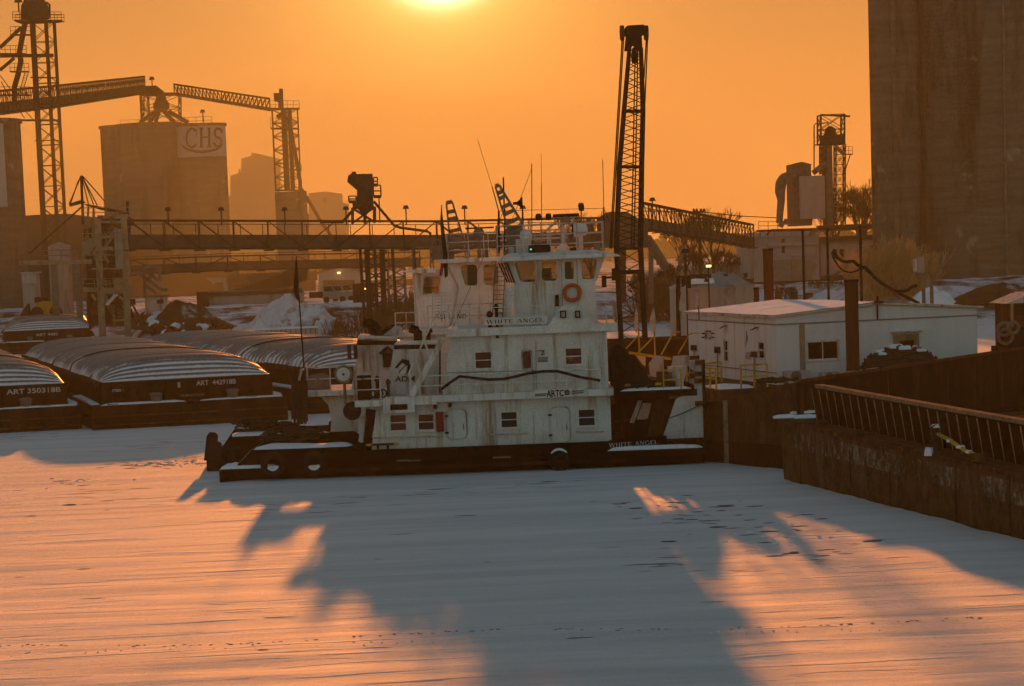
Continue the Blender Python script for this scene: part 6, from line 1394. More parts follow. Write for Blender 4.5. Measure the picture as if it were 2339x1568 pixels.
# ------------------------------------------------------------------ long conveyor gallery over the yard
def truss(name, label, pts, Ys, h_up, h_belt, group=None, nper=3.2, cat='conveyor', m='steel', post=.10, chord=.18):
    """covered belt conveyor: clad lower half, open truss above. pts = picture points of the deck line"""
    W = [P(x, y, Y) for (x, y), Y in zip(pts, Ys)]; r = thing(name, label, cat, W[0], group)
    for k, (a, c_) in enumerate(zip(W, W[1:])):
        L_ = (c_ - a).length; dpth = V((0, 2.2, 0)); up = V((0, 0, 1))
        MB().add([a, c_, c_ + dpth, a + dpth, a + up * h_belt, c_ + up * h_belt, c_ + dpth + up * h_belt, a + dpth + up * h_belt], [(0, 1, 2, 3), (7, 6, 5, 4), (0, 4, 5, 1), (1, 5, 6, 2), (2, 6, 7, 3), (3, 7, 4, 0)]).build('belt_casing', 'brownboard', r)
        b = MB(); n = max(2, int(L_ / nper))
        for dy in (-.12, 2.3):
            o_ = V((0, dy, 0)); b.bar(a + o_ + up * (h_belt + h_up), c_ + o_ + up * (h_belt + h_up), chord); b.bar(a + o_ - up * .1, c_ + o_ - up * .1, chord)
            for i in range(n + 1):
                p = a.lerp(c_, i / n) + o_; b.bar(p, p + up * (h_belt + h_up), post)
                if i < n: q = a.lerp(c_, (i + 1) / n) + o_; s_, e_ = (p, q) if i < n / 2 else (q, p); b.bar(s_ + up * (h_belt + h_up), e_, post * .8)
        for i in range(n + 1): p = a.lerp(c_, i / n); b.bar(p + up * (h_belt + h_up) - V((0, .12, 0)), p + V((0, 2.3, 0)) + up * (h_belt + h_up), chord * .7); b.box(p.x - .5, p.x + .5, p.y - .2, p.y + 2.4, p.z - .32, p.z - .2)
        b.build('truss', m, r)
        b = MB(); b.rail([a + V((0, -.3, h_belt)), c_ + V((0, -.3, h_belt))], 1.0, (1,), 2.2, .04); b.build('handrail', m, r)
    return r
gal = truss('conveyor_gallery', 'long level conveyor gallery crossing behind the towboats', [(295, 566), (1000, 566), (1420, 556)], [255, 262, 268], 1.35, 1.25)
sg_ = truss('conveyor_gallery', 'conveyor sloping down from the crane to the terminal building', [(1470, 520), (1722, 562)], [268, 316], 1.5, 1.0)
th_ = thing('transfer_house', 'small dark transfer house where two conveyors meet behind the crane', 'building', P(1400, 560, 268)); b = MB(); b.prism([P(x, y, 266) for x, y in ((1375, 500), (1395, 484), (1432, 484), (1480, 512), (1480, 566), (1375, 566))], (0, 5, 0)); b.build('cladding', 'brownboard', th_); MB().bar(P(1420, 566, 268), P(1420, 690, 268), .8).build('leg', 'steel', th_)
# braces under the sloping conveyor
b = MB(); b.bar(P(1478, 545, 268), P(1520, 610, 275), .7); b.bar(P(1500, 600, 275), P(1520, 600, 275), .5); b.bar(P(1487, 560, 268), P(1487, 690, 275), .5); b.bar(P(1560, 560, 285), P(1540, 690, 285), .4)
ct_ = thing('conveyor_trestle', 'pale angled braces under the sloping conveyor right of the crane', 'trestle', P(1487, 690, 275)); b.each('brace', 'steelmid', ct_)
low = truss('conveyor_gallery', 'lower, more distant conveyor running below the long gallery', [(300, 625), (520, 616), (960, 606)], [330, 335, 345], .7, 1.0, nper=4)
def gz(x, Y): p = P(x, 700, Y); return gh(p.x, Y)
# support bents of the gallery
for k, (xs, lb) in enumerate((((822, 838, 856, 872, 896), 'cluster of dark steel columns carrying the gallery left of the pilot house'), ((1010, 1030), 'pair of columns under the gallery hidden by the pilot house'))):
    g = thing('gallery_support', lb, 'support', P(xs[0], 690, 262))
    for i, x in enumerate(xs):
        p = P(x, 567, 262 + (i % 2) * 2); MB().bar(p, V((p.x + (.3 if i in (0, 4) else 0), p.y, gz(x, 262) - 1.5)), .55 if i in (1, 3) else .3).build('column', 'steel', g)
    b = MB()
    for i in range(6):
        a = P(xs[0] + 8, 575 + 22 * i, 262); c_ = P(xs[-1] - 10, 575 + 22 * (i + 1), 262); b.bar(a, c_, .15); b.bar(V((a.x, 262, c_.z)), V((c_.x, 262, a.z)), .15)
    b.build('bracing', 'steel', g)
p = P(888, 570, 300); g = thing('trestle_tower', 'lattice trestle tower under the lower conveyor', 'support', V((p.x, 300, gz(888, 300))))
b = MB(); hw = .95; zt_ = P(900, 612, 300).z; x0 = P(905, 612, 300).x; b.lattice([V((x0 - hw, 300, 2)), V((x0 + hw, 300, 2)), V((x0 + hw, 302, 2)), V((x0 - hw, 302, 2))], [V((x0 - hw, 300, zt_)), V((x0 + hw, 300, zt_)), V((x0 + hw, 302, zt_)), V((x0 - hw, 302, zt_))], 5, .25, .14); b.build('lattice', 'steelmid', g)
# hopper with spouts above the gallery
hp = thing('dust_hopper', 'boxy filter hopper on stilts standing on top of the gallery', 'hopper', P(838, 512, 260)); HY = 259
def gpoly(pts, Y, d, m, name, parent, sm=False): return MB().prism([Q(zG, x, y, Y) for x, y in pts], (0, d, 0)).build(name, m, parent, sm)
gpoly([(360, 135), (500, 132), (510, 455), (345, 455), (355, 290), (350, 200)], HY, 4, 'steel', 'bin', hp); gpoly([(260, 205), (268, 150), (300, 130), (305, 112), (342, 112), (348, 135), (362, 137), (360, 292), (350, 280)], HY + .8, 2.5, 'steel', 'inlet_hood', hp)
gpoly([(305, 395), (345, 390), (345, 460), (315, 455)], HY + 1, 2, 'steel', 'side_box', hp)
gpoly([(350, 456), (508, 456), (445, 520), (440, 605), (415, 605), (412, 520)], HY + 1, 2, 'steel', 'cone', hp)
b = MB(); a = Q(zG, 310, 600, HY); c_ = Q(zG, 522, 600, HY); t0 = Q(zG, 310, 458, HY); t1 = Q(zG, 520, 458, HY); b.lattice([V((a.x, HY, a.z)), V((c_.x, HY, a.z)), V((c_.x, HY + 3.5, a.z)), V((a.x, HY + 3.5, a.z))], [V((t0.x, HY, t0.z)), V((t1.x, HY, t0.z)), V((t1.x, HY + 3.5, t0.z)), V((t0.x, HY + 3.5, t0.z))], 1, .28, .16); b.build('stilts', 'steel', hp)
b = MB()
for (x0, x1, yb, yt) in ((510, 548, 240, 168), (510, 580, 350, 242), (275, 345, 400, 345)): b.rail([Q(zG, x0, yb, HY), Q(zG, x1, yb, HY)], Q(zG, x0, yt, HY).z - Q(zG, x0, yb, HY).z, (1, .5), 1.0, .07); b.bar(Q(zG, x0, yb, HY), Q(zG, x1, yb, HY), .3)
b.bar(Q(zG, 560, 355, HY), Q(zG, 568, 600, HY), .12); b.build('walkway', 'steel', hp)
b = MB(); b.path([Q(zG, x, y, HY + 1) for x, y in ((325, 465), (215, 590), (0, 588))], .15, 8); b.path([Q(zG, x, y, HY + 1) for x, y in ((510, 395), (700, 620), (760, 645), (1020, 680), (1048, 700), (1050, 740))], .13, 8); b.build('spout', 'steel', hp, True)

# ------------------------------------------------------------------ left side: loading tower on the dock
LY = 300.0
lt = thing('loading_tower', 'rusty tan dock loading tower with chutes and platforms beside the far barge', 'loading tower', (Q(zF, 870, 1500, LY).x, LY, 0))
b = MB()
cols = ((735, 450, 780, 1500), (990, 420, 1020, 1500), (735, 450, 780, 1500), (990, 420, 1020, 1500))
for i, (x0, y0, x1, y1) in enumerate(cols):
    dy = 0 if i < 2 else 5; b = MB(); b.bar(Q(zF, x0, y0, LY + dy), V((Q(zF, x1, y1, LY + dy).x, LY + dy, -.5)), .75 if i < 2 else .6); b.build('column', 'tansteel', lt)
for (x0, x1, y, w_) in ((735, 1000, 450, .4), (740, 1000, 495, .3), (760, 885, 635, .4), (765, 885, 745, .4), (600, 1005, 1140, .5), (780, 1005, 1160, .4), (680, 1010, 940, .2), (880, 1010, 1430, .25)):
    MB().bar(Q(zF, x0, y, LY - .2), Q(zF, x1, y, LY - .2), w_).build('girder', 'tansteel', lt)
b = MB()
for (x0, y0, x1, y1) in ((775, 770, 840, 885), (780, 1190, 890, 1380), (680, 1180, 720, 1240), (940, 1200, 1010, 1260), (800, 1170, 900, 1400), (880, 640, 800, 745)): b.bar(Q(zF, x0, y0, LY), Q(zF, x1, y1, LY), .3)
b.build('brace', 'tansteel', lt)
a = Q(zF, 890, 565, LY - .8); c_ = Q(zF, 985, 940, LY - .8); MB().box(a.x, c_.x, LY - .8, LY - .3, c_.z, a.z).build('clad_panel', 'tank', lt)
a = Q(zF, 885, 1040, LY - .6); c_ = Q(zF, 990, 1130, LY - .6); MB().box(a.x, c_.x, LY - .6, LY + 2, c_.z, a.z).build('cabin', 'tansteel', lt)
MB().prism([Q(zF, x, y, LY) for x, y in ((590, 690), (700, 640), (720, 710), (660, 800), (590, 800))], (0, 3, 0)).build('chute', 'tansteel', lt)
MB().prism([Q(zF, x, y, LY) for x, y in ((640, 1000), (735, 960), (735, 1110), (605, 1110))], (0, 3, 0)).build('hopper', 'rustdark', lt)
MB().prism([Q(zF, x, y, LY - .5) for x, y in ((935, 1185), (895, 1180), (805, 1285), (835, 1290))], (0, .3, 0)).build('white_chute', 'white', lt)
MB().prism([Q(zF, x, y, LY) for x, y in ((600, 330), (640, 325), (1015, 400), (1015, 425), (760, 380))], (0, 4, 0)).build('boom_roof', 'rustdark', lt)
MB().prism([Q(zF, x, y, LY + .5) for x, y in ((470, 320), (580, 285), (620, 310), (470, 348))], (0, 1.2, 0)).build('boom_tip', 'steel', lt)
b = MB(); b.tube(Q(zF, 582, 55, LY), Q(zF, 600, 520, LY), .16)
for (x0, y0, x1, y1) in ((582, 55, 465, 330), (582, 55, 548, 120), (548, 120, 480, 320), (585, 55, 650, 330), (590, 60, 735, 340), (592, 55, 805, 300), (600, 80, 700, 330)): b.tube(Q(zF, x0, y0, LY), Q(zF, x1, y1, LY), .07, n=5)
b.tube(Q(zF, 600, 340, LY), Q(zF, 85, 800, LY), .1, n=5); b.build('mast_stay', 'steel', lt)
a = Q(zF, 1005, 300, LY); c_ = Q(zF, 1035, 420, LY); MB().box(a.x, c_.x, LY, LY + .8, c_.z, a.z).build('vent_stack', 'steel', lt)
random.seed(21)
for (pts_, dd) in ((((750, 500), (885, 500), (885, 630), (750, 630)), 3.5), (((765, 650), (880, 650), (885, 740), (765, 740)), 3), (((770, 770), (885, 770), (885, 930), (770, 930)), 4), (((700, 950), (870, 950), (870, 1120), (700, 1120)), 3), (((860, 950), (1000, 950), (1000, 1030), (860, 1030)), 4), (((690, 1180), (760, 1180), (740, 1440), (690, 1440)), 3.5), (((880, 1240), (1000, 1250), (1000, 1400), (900, 1400)), 4), (((640, 1150), (720, 1150), (700, 1500), (650, 1500)), 4.5)): MB().prism([Q(zF, x, y, LY + dd) for x, y in pts_], (0, .3, 0)).build('cladding', random.choice(('rustdark', 'rust', 'brownboard')), lt)
for (x0, y0, x1, y1) in ((660, 810, 660, 1500), (640, 1180, 645, 1500), (885, 1040, 895, 1500), (1005, 440, 1060, 470), (620, 560, 600, 700), (650, 340, 640, 560), (700, 360, 690, 640), (755, 1180, 790, 1500), (1010, 1260, 1110, 1480), (1060, 1260, 1150, 1440), (620, 820, 730, 820)): MB().bar(Q(zF, x0, y0, LY + 1.5), Q(zF, x1, y1, LY + 1.5), .22).build('strut', random.choice(('tansteel', 'steel', 'rust')), lt)
for pts_ in (((750, 470), (985, 450), (1000, 930), (765, 935)), ((655, 955), (1000, 950), (1015, 1130), (650, 1130)), ((690, 1170), (1000, 1170), (1010, 1470), (690, 1480))): MB().prism([Q(zF, x, y, LY + 4.6) for x, y in pts_], (0, .3, 0)).build('back_cladding', 'black', lt)
b = MB()
for (x0, x1, y0, y1, n_) in ((745, 990, 450, 940, 4), (770, 1005, 1160, 1490, 3), (640, 745, 820, 1140, 3)):
    lo_ = [Q(zF, x0 + 15, y1, LY + .4), Q(zF, x1 + 15, y1, LY + .4)]; hi_ = [Q(zF, x0, y0, LY + .4), Q(zF, x1, y0, LY + .4)]; dd = V((0, 4, 0)); b = MB(); b.lattice([lo_[0], lo_[1], lo_[1] + dd, lo_[0] + dd], [hi_[0], hi_[1], hi_[1] + dd, hi_[0] + dd], n_, .22, .13); b.build('lattice_frame', 'steel', lt)
for y_ in (455, 700, 860, 1130): b = MB(); b.rail([Q(zF, 600, y_, LY - 1), Q(zF, 1040, y_ - 8, LY - 1)], 1.1, (1, .5), 1.2, .05); b.build('walkway_rail', 'tansteel', lt)
for k in range(34):   # machinery, drives and boxes in the frame
    x = random.uniform(610, 1000); y = random.choice((480, 560, 620, 830, 900, 1060, 1240, 1330, 1400)); s_ = random.uniform(14, 45); a = Q(zF, x, y, LY + random.uniform(.5, 3)); h_ = random.uniform(.4, 1.3); MB().box(a.x, a.x + s_ * .05, a.y, a.y + 1.2, a.z - h_, a.z + .1).build('machinery', random.choice(('steel', 'rust', 'tansteel', 'rustdark')), lt)
dp_ = thing('dock_platform', 'long dock platform with beam left of the loading tower', 'dock', (Q(zF, 300, 900, LY).x, LY, 0))
MB().bar(Q(zF, 0, 885, LY), Q(zF, 690, 872, LY), 1.2, .5).build('beam', 'tansteel', dp_)
for x in (320, 545): p = Q(zF, x, 880, LY); MB().bar(p, V((p.x, LY, -.5)), .7).build('column', 'steelmid', dp_)
b = MB(); b.rail([Q(zF, 60, 870, LY), Q(zF, 560, 862, LY)], 1.2, (1, .5), 2, .06); b.build('railing', 'steelmid', dp_)
MB().prism([Q(zF, x, y, LY + 1) for x, y in ((545, 895), (680, 880), (640, 1000), (600, 1000))], (0, 2.5, 0)).build('hopper', 'tansteel', dp_)
t2 = thing('dock_tank', 'pale round tank behind the dock platform', 'tank', (Q(zF, 380, 860, 320).x, 320, 3)); c_ = Q(zF, 380, 860, 322); R_ = (Q(zF, 490, 800, 320).x - Q(zF, 270, 800, 320).x) / 2
MB().lathe([(R_, 1), (R_, Q(zF, 380, 725, 320).z), (.1, Q(zF, 380, 715, 320).z + .4)], (c_.x, 322, 0), 28).build('shell', 'tank', t2, True)
wb = thing('dock_office', 'small brown dock shed with pale upper panel at far left', 'shed', (Q(zF, 90, 1200, 325).x, 325, 3)); a = Q(zF, 15, 990, 325); c_ = Q(zF, 160, 1330, 325); MB().box(a.x, c_.x, 325, 330, 1, a.z).build('wall', 'tancladding', wb); c2_ = Q(zF, 158, 1080, 325); MB().box(a.x, c2_.x, 324.8, 324.99, c2_.z, a.z).build('upper_panel', 'white2', wb); MB().box(a.x - .2, c_.x + .2, 324.6, 330.2, a.z, a.z + .2).build('roof', 'white2', wb)
wl_ = thing('wheel_loader', 'yellow brown wheel loader parked behind the far barge', 'loader', (Q(zF, 200, 1330, 312).x, 312, 2.0)); a = Q(zF, 95, 1290, 312); c_ = Q(zF, 330, 1290, 312)
MB().prism([V((a.x, 312, a.z - 1)), V((c_.x, 312, a.z - 1)), V((c_.x, 312, a.z + .1)), V((c_.x - 1.2, 312, a.z + .5)), V((a.x + 1, 312, a.z + .3))], (0, 2.2, 0)).build('body', 'yellow', wl_); q = Q(zF, 190, 1210, 312); MB().box(q.x - .7, q.x + .8, 312.2, 314, a.z + .3, q.z).build('cab', 'rustdark', wl_)
for dx in (.8, 3.0): MB().lathe([(.1, -.1), (.75, -.1), (.75, .5), (.1, .5)], (a.x + dx, 311.9, a.z - .9), 16, 'y').build('wheel', 'rubber', wl_)
MB().prism([V((a.x - 1.3, 312, a.z - 1.2)), V((a.x - .2, 312, a.z - 1.2)), V((a.x - .3, 312, a.z + .2)), V((a.x - .8, 312, a.z - .4))], (0, 2.4, 0)).build('bucket', 'rustdark', wl_)
ws_ = thing('pipe_trestle', 'pale braced stair and pipe trestle right of the loading tower', 'trestle', (Q(zF, 1180, 1200, 315).x, 315, 2.5))
b = MB()
for (x0, y0, x1, y1) in ((1180, 920, 1185, 1200), (1325, 920, 1330, 1060), (1180, 922, 1325, 920), (1190, 950, 1310, 1050), (1130, 980, 1340, 1140), (1340, 1140, 1405, 1138), (1030, 985, 1130, 980), (1185, 1090, 1300, 1180), (1300, 940, 1200, 1060)): b.bar(Q(zF, x0, y0, 315), Q(zF, x1, y1, 315), .38)
b.build('frame', 'steelmid', ws_)
wh_ = thing('yard_hut', 'small white hut with dark window beside the rubble', 'hut', (Q(zF, 1290, 1330, 318).x, 318, 3)); a = Q(zF, 1185, 1215, 318); c_ = Q(zF, 1400, 1340, 318); MB().box(a.x, c_.x, 318, 321, c_.z - .5, a.z).build('wall', 'white2', wh_); MB().box(a.x - .2, c_.x + .2, 317.8, 321.2, a.z, a.z + .25).build('roof', 'steelmid', wh_); q = Q(zF, 1300, 1235, 318); q2 = Q(zF, 1365, 1270, 318); MB().box(q.x, q2.x, 317.95, 318, q2.z, q.z).build('window', 'interior', wh_)

# ------------------------------------------------------------------ elevator tower, bins and bridges at left
EY2 = 400.0
et = thing('elevator_tower', 'tall lattice elevator tower with domed head at the left edge', 'tower', (Q(zT, 420, 1560, EY2).x, EY2, 3.4))
b = MB(); zb = 3.2
def leg(x0, y0, x1, y1, Y): return P(*zT(x0, y0), Y), P(*zT(x1, y1), Y)
L1 = Q(zT, 300, 220, EY2).x; L2 = Q(zT, 525, 220, EY2).x; zt_ = Q(zT, 400, 205, EY2).z; dpt = (L2 - L1) * .55
b.lattice([V((L1, EY2, zb)), V((L2, EY2, zb)), V((L2, EY2 + dpt, zb)), V((L1, EY2 + dpt, zb))], [V((L1, EY2, zt_)), V((L2, EY2, zt_)), V((L2, EY2 + dpt, zt_)), V((L1, EY2 + dpt, zt_))], 14, .30, .10); b.build('lattice', 'steel', et)
for x in (332, 455): p = Q(zT, x, 220, EY2 + 1.5); MB().box(p.x - .26, p.x + .26, EY2 + .5, EY2 + 1.2, zb, zt_).build('leg_casing', 'steel', et)
c = Q(zT, 345, 190, EY2 + 2); pd = [(5.2, 0), (5.2, 1.6), (4.8, 3.6), (3.6, 5.2), (2.0, 5.9), (.1, 6.0)]; k_ = (Q(zT, 490, 190, EY2).x - Q(zT, 205, 190, EY2).x) / 2 / 5.2
MB().lathe([(r_ * k_, h_ * k_ * 1.35) for r_, h_ in pd], c, 28).build('domed_head', 'steel', et, True)
b = MB(); a = Q(zT, 125, 195, EY2); c_ = Q(zT, 603, 195, EY2); b.prism([a, c_, V((c_.x - 1, EY2, a.z - .4)), V((a.x + 1, EY2, a.z - .4))], (0, 4, 0)); b.build('top_platform', 'steel', et)
b = MB(); b.rail([a, c_], Q(zT, 200, 115, EY2).z - a.z, (1, .6, .3), 1.1, .045); b.rail([a + V((0, 4, 0)), c_ + V((0, 4, 0))], Q(zT, 200, 115, EY2).z - a.z, (1, .6), 1.1, .045); b.build('top_railing', 'steel', et)
b = MB(); b.path([Q(zT, x, y, EY2 + 2) for x, y in ((310, 70), (310, 40), (322, 28), (465, 30), (485, 45), (487, 180))], .17, 8); b.build('vent_pipe', 'steel', et, True)
b = MB(); 
for (x0, y0, x1, y1, w_) in ((0, 550, 525, 545, .5), (0, 1180, 580, 1182, .3), (0, 470, 210, 270, .5), (0, 690, 140, 570, .45), (300, 760, 560, 765, .2), (340, 1380, 580, 1378, .16), (545, 215, 530, 340, .12)): b.bar(Q(zT, x0, y0, EY2 + .5), Q(zT, x1, y1, EY2 + .5), w_)
b.each('tie_beam', 'steel', et)
b = MB(); b.path([Q(zT, x, y, EY2 + 1) for x, y in ((245, 230), (215, 380), (190, 520), (205, 600), (175, 740), (140, 860), (145, 980), (165, 1020))], .42, 10); b.build('spout', 'steel', et, True)
for (x0, x1, y) in ((105, 300, 345), (0, 260, 530), (100, 285, 705), (0, 300, 935)): 
    b = MB(); a = Q(zT, x0, y, EY2); c_ = Q(zT, x1, y, EY2); b.rail([a, c_], 1.25, (1, .5), .8, .04); b.bar(a, c_, 1.4, .15); b.build('platform', 'steel', et)
b = MB()
for dx in (0, 34): b.bar(Q(zT, 255 + dx - 10, 710, EY2), Q(zT, 200 + dx - 12, 910, EY2), .1)
for k in range(12): t = k / 12; b.bar(Q(zT, 245 - 55 * t, 710 + 200 * t, EY2), Q(zT, 280 - 55 * t, 710 + 200 * t, EY2), .06)
for (x0, y0, x1, y1) in ((0, 740, 120, 900), (10, 800, 90, 950), (160, 950, 320, 1020), (240, 1160, 200, 1100), (330, 1180, 240, 1080)): b.bar(Q(zT, x0, y0, EY2), Q(zT, x1, y1, EY2), .12)
b.build('stair', 'steel', et)
lsx = Q(zT, 130, 1300, 385).x; lsil = thing('concrete_silo', 'dark concrete silo cut by the left edge of the picture', 'silo', (lsx - 9, 385, 3.3)); zt_ = Q(zT, 60, 1175, 385).z
MB().lathe([(9, 2), (9, zt_)], (lsx - 9, 394, 0), 48).build('bin', 'concrete', lsil, True); MB().lathe([(9.3, zt_), (9.3, zt_ + .5)], (lsx - 9, 394, 0), 48).build('roof_slab', 'concrete', lsil)
a = Q(zT, 0, 1210, 384); MB().box(a.x - 6, Q(zT, 22, 1210, 384).x, 384.4, 384.9, Q(zT, 10, 2030, 384).z, a.z).build('pale_panel', 'concretelight', lsil)
truss('conveyor_bridge', 'inclined conveyor bridge climbing from the left tower to the silo top', [zT(0, 1100), zT(560, 1030), zT(1420, 900)], [402, 440, 555], 1.75, 1.45, 'conveyor bridges to the silo head', 2.6, post=.11)
# big silo group with painted panel
CYs = 560.0
chs = thing('grain_silo', 'broad concrete silo block with white CHS panel at top', 'silo', (P(375, 700, CYs).x, CYs + 15, 3.4))
def cyl(x0, x1, yt, dy, name='bin'):
    a = P(x0, 400, CYs + dy); c_ = P(x1, 400, CYs + dy); R_ = (c_.x - a.x) / 2; zt_ = P((x0 + x1) / 2, yt, CYs + dy).z
    return (a.x + c_.x) / 2, R_, zt_, CYs + dy
for (x0, x1, yt, dy) in ((234, 330, 290, 14), (268, 418, 286, 6), (330, 460, 288, 22), (401, 520, 287, 6), (300, 400, 288, 30)):
    cx_, R_, zt_, Yc = cyl(x0, x1, yt, dy); MB().lathe([(R_, 2), (R_, zt_)], (cx_, Yc, 0), 48).build('bin', 'concrete', chs, True); MB().lathe([(R_ + .3, zt_ - .3), (R_ + .3, zt_ + .25)], (cx_, Yc, 0), 48).build('roof_slab', 'concrete', chs)
cx_, R_, zt_, Yc = cyl(401, 520, 287, 6); zlo = P(460, 358, CYs).z
b = MB(); n = 24; a0, a1 = math.radians(188), math.radians(352)
b.grid(lambda u, v: V((cx_ + (R_ + .12) * math.cos(a0 + (a1 - a0) * u), Yc + (R_ + .12) * math.sin(a0 + (a1 - a0) * u), zlo + (zt_ - .35 - zlo) * v)), n, 1); pn = b.build('painted_panel', 'concretelight', chs, True)
def oncyl(x, y):   # picture point on the painted bin
    p = P(x, y, CYs); s_ = max(-.985, min(.985, (p.x - cx_) / R_)); return V((cx_ + (R_ + .2) * s_, Yc - (R_ + .2) * math.sqrt(1 - s_ * s_), p.z))
vs, fs = serif_shape('CHS'); xm = max(q.x for q in vs); b = MB(); b.add([oncyl(423 + (q.x / xm) * (505 - 423), 338 - q.y * (338 - 293) - (q.x / xm) * 2) for q in vs], fs); b.build('lettering', 'darkprint', pn)
sw = []
for k in range(25): t = k / 24; a = math.radians(150 + 232 * t); x = 460 + 46 * math.cos(a); y = 325 - 22 * math.sin(a); w_ = 1.0 + 5.5 * math.sin(math.pi * t) ** 1.5; sw.append((x, y, w_))
b = MB(); vv = []; 
for (x, y, w_) in sw: vv += [oncyl(x, y - w_ / 2), oncyl(x, y + w_ / 2)]
b.add(vv, [(2 * k, 2 * k + 1, 2 * k + 3, 2 * k + 2) for k in range(24)]); b.build('logo_swoosh', 'darkprint', pn)
b = MB(); zt_ = P(375, 286, CYs).z; 
for (x0, x1) in ((272, 330), (410, 482)): b.rail([V((P(x0, 286, CYs).x, CYs + 4, zt_)), V((P(x1, 286, CYs).x, CYs + 4, zt_))], 1.6, (1, .5), 1.6, .05)
b.each('roof_railing', 'steel', chs)
# head house frame on the silo
hh = thing('head_frame', 'steel frame with distributor spouts on top of the CHS silo', 'tower', P(365, 284, CYs + 5)); HY2 = CYs + 3
def zz1(x, y, Y=HY2): return P(*z1(x, y), Y)
b = MB(); a = zz1(1030, 895); c_ = zz1(1305, 895); t0 = zz1(1030, 690); t1 = zz1(1305, 690)
b.lattice([V((a.x, HY2, a.z)), V((c_.x, HY2, a.z)), V((c_.x, HY2 + 8, a.z)), V((a.x, HY2 + 8, a.z))], [V((t0.x, HY2, t0.z)), V((t1.x, HY2, t0.z)), V((t1.x, HY2 + 8, t0.z)), V((t0.x, HY2 + 8, t0.z))], 2, .26, .12); b.lattice([V((a.x, HY2, a.z)), V((a.x + 1.6, HY2, a.z)), V((a.x + 1.6, HY2 + 4, a.z)), V((a.x, HY2 + 4, a.z))], [V((a.x, HY2, t0.z)), V((a.x + 1.6, HY2, t0.z)), V((a.x + 1.6, HY2 + 4, t0.z)), V((a.x, HY2 + 4, t0.z))], 3, .2, .1); b.build('frame', 'steel', hh)
MB().bar(zz1(1025, 690), zz1(1310, 688), 6, .35).build('top_deck', 'steel', hh)
c = zz1(1178, 800, HY2 + 4); MB().lathe([(.9, -.6), (1.7, .2), (1.75, 1.2), (1.2, 1.9), (1.0, 3.0)], c, 16).build('distributor', 'steel', hh, True)
MB().prism([zz1(x, y) for x, y in ((1045, 640), (1065, 628), (1140, 625), (1190, 665), (1190, 690), (1045, 690))], (0, 4, 0)).build('drive_hood', 'steel', hh)
for (x0, x1, w_) in ((1130, 1020, 1.4), (1150, 1090, 1.4), (1160, 1135, 1.4), (1200, 1270, 1.6), (1230, 1370, 1.6)): MB().tube(zz1(x0, 815, HY2 + 3), zz1(x1, 895, HY2 + 2), w_ * .3, n=10).build('spout', 'steel', hh)
truss('conveyor_bridge', 'truss bridge running down from the silo top to the second tower', [z1(1270, 682), z1(1970, 795)], [562, 505], 1.7, .25, 'conveyor bridges to the silo head', 2.4, post=.13, chord=.22)
# second leg tower
SY = 500.0
s2 = thing('elevator_tower', 'slim lattice elevator tower between the silo and the hopper', 'tower', P(655, 690, SY)); 
def y1(x, y, Y=SY): return P(*z1(x, y), Y)
b = MB(); a = y1(2010, 1390); c_ = y1(2195, 1390); zt_ = y1(2080, 795).z; D_ = 3.5
b.lattice([V((a.x, SY, a.z)), V((c_.x, SY, a.z)), V((c_.x, SY + D_, a.z)), V((a.x, SY + D_, a.z))], [V((a.x, SY, zt_)), V((c_.x, SY, zt_)), V((c_.x, SY + D_, zt_)), V((a.x, SY + D_, zt_))], 6, .24, .11); b.build('lattice', 'steel', s2)
for (x, w_) in ((2068, .55), (2110, .42)): p = y1(x, 800); MB().box(p.x - w_, p.x + w_, SY + 1, SY + 2, a.z, zt_).build('leg_casing', 'steel', s2)
MB().prism([y1(x, y) for x, y in ((1995, 680), (2035, 680), (2035, 648), (2062, 648), (2068, 790), (2030, 790), (2030, 740), (2000, 735))], (0, 3, 0)).build('elevator_head', 'steel', s2)
b = MB()
for (x0, x1, y, h_) in ((1965, 2185, 795, 1.5), (1975, 2180, 940, 2), (2010, 2200, 1390, 1.1), (2120, 2200, 1240, 1.0)):
    q = y1(x0, y); q2 = y1(x1, y); b = MB(); b.rail([q, q2], h_, (1, .5), 1.1, .045); b.bar(q, q2, 2.5, .25); b.build('platform', 'steel', s2)
b = MB(); b.path([y1(x, y, SY - 1) for x, y in ((2060, 830), (2110, 880), (2150, 1100), (2190, 1330), (2190, 1390))], .36, 8); b.path([y1(x, y, SY - 1) for x, y in ((2090, 810), (2050, 840), (2020, 860))], .45, 8); b.path([y1(x, y, SY - 1) for x, y in ((2200, 1380), (2330, 1600), (2440, 1760))], .32, 8); b.build('spout', 'steel', s2, True)
MB().box(y1(2005, 1400).x, y1(2235, 1400).x, SY - 1, SY + 8, 3, y1(2100, 1400).z).build('base_bin', 'concrete', s2); b = MB(); b.rail([y1(2250, 1600), y1(2250, 1800)], 1, (1,), 2, .1); b.build('ladder', 'steel', s2)
# distant elevators fading in the haze
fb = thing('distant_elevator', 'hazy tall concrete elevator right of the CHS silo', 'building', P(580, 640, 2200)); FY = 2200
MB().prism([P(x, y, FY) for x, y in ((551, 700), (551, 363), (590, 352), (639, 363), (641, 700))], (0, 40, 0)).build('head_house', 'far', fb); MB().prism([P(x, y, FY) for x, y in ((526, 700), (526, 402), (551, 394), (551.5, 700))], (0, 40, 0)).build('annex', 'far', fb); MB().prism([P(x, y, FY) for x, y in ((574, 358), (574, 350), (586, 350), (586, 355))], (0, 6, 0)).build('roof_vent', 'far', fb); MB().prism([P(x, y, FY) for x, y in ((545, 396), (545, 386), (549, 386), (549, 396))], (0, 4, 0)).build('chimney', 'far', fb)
MB().prism([P(x, y, FY - 20) for x, y in ((520, 700), (520, 448), (632, 445), (632, 700))], (0, 18, 0)).build('lower_block', 'far', fb)
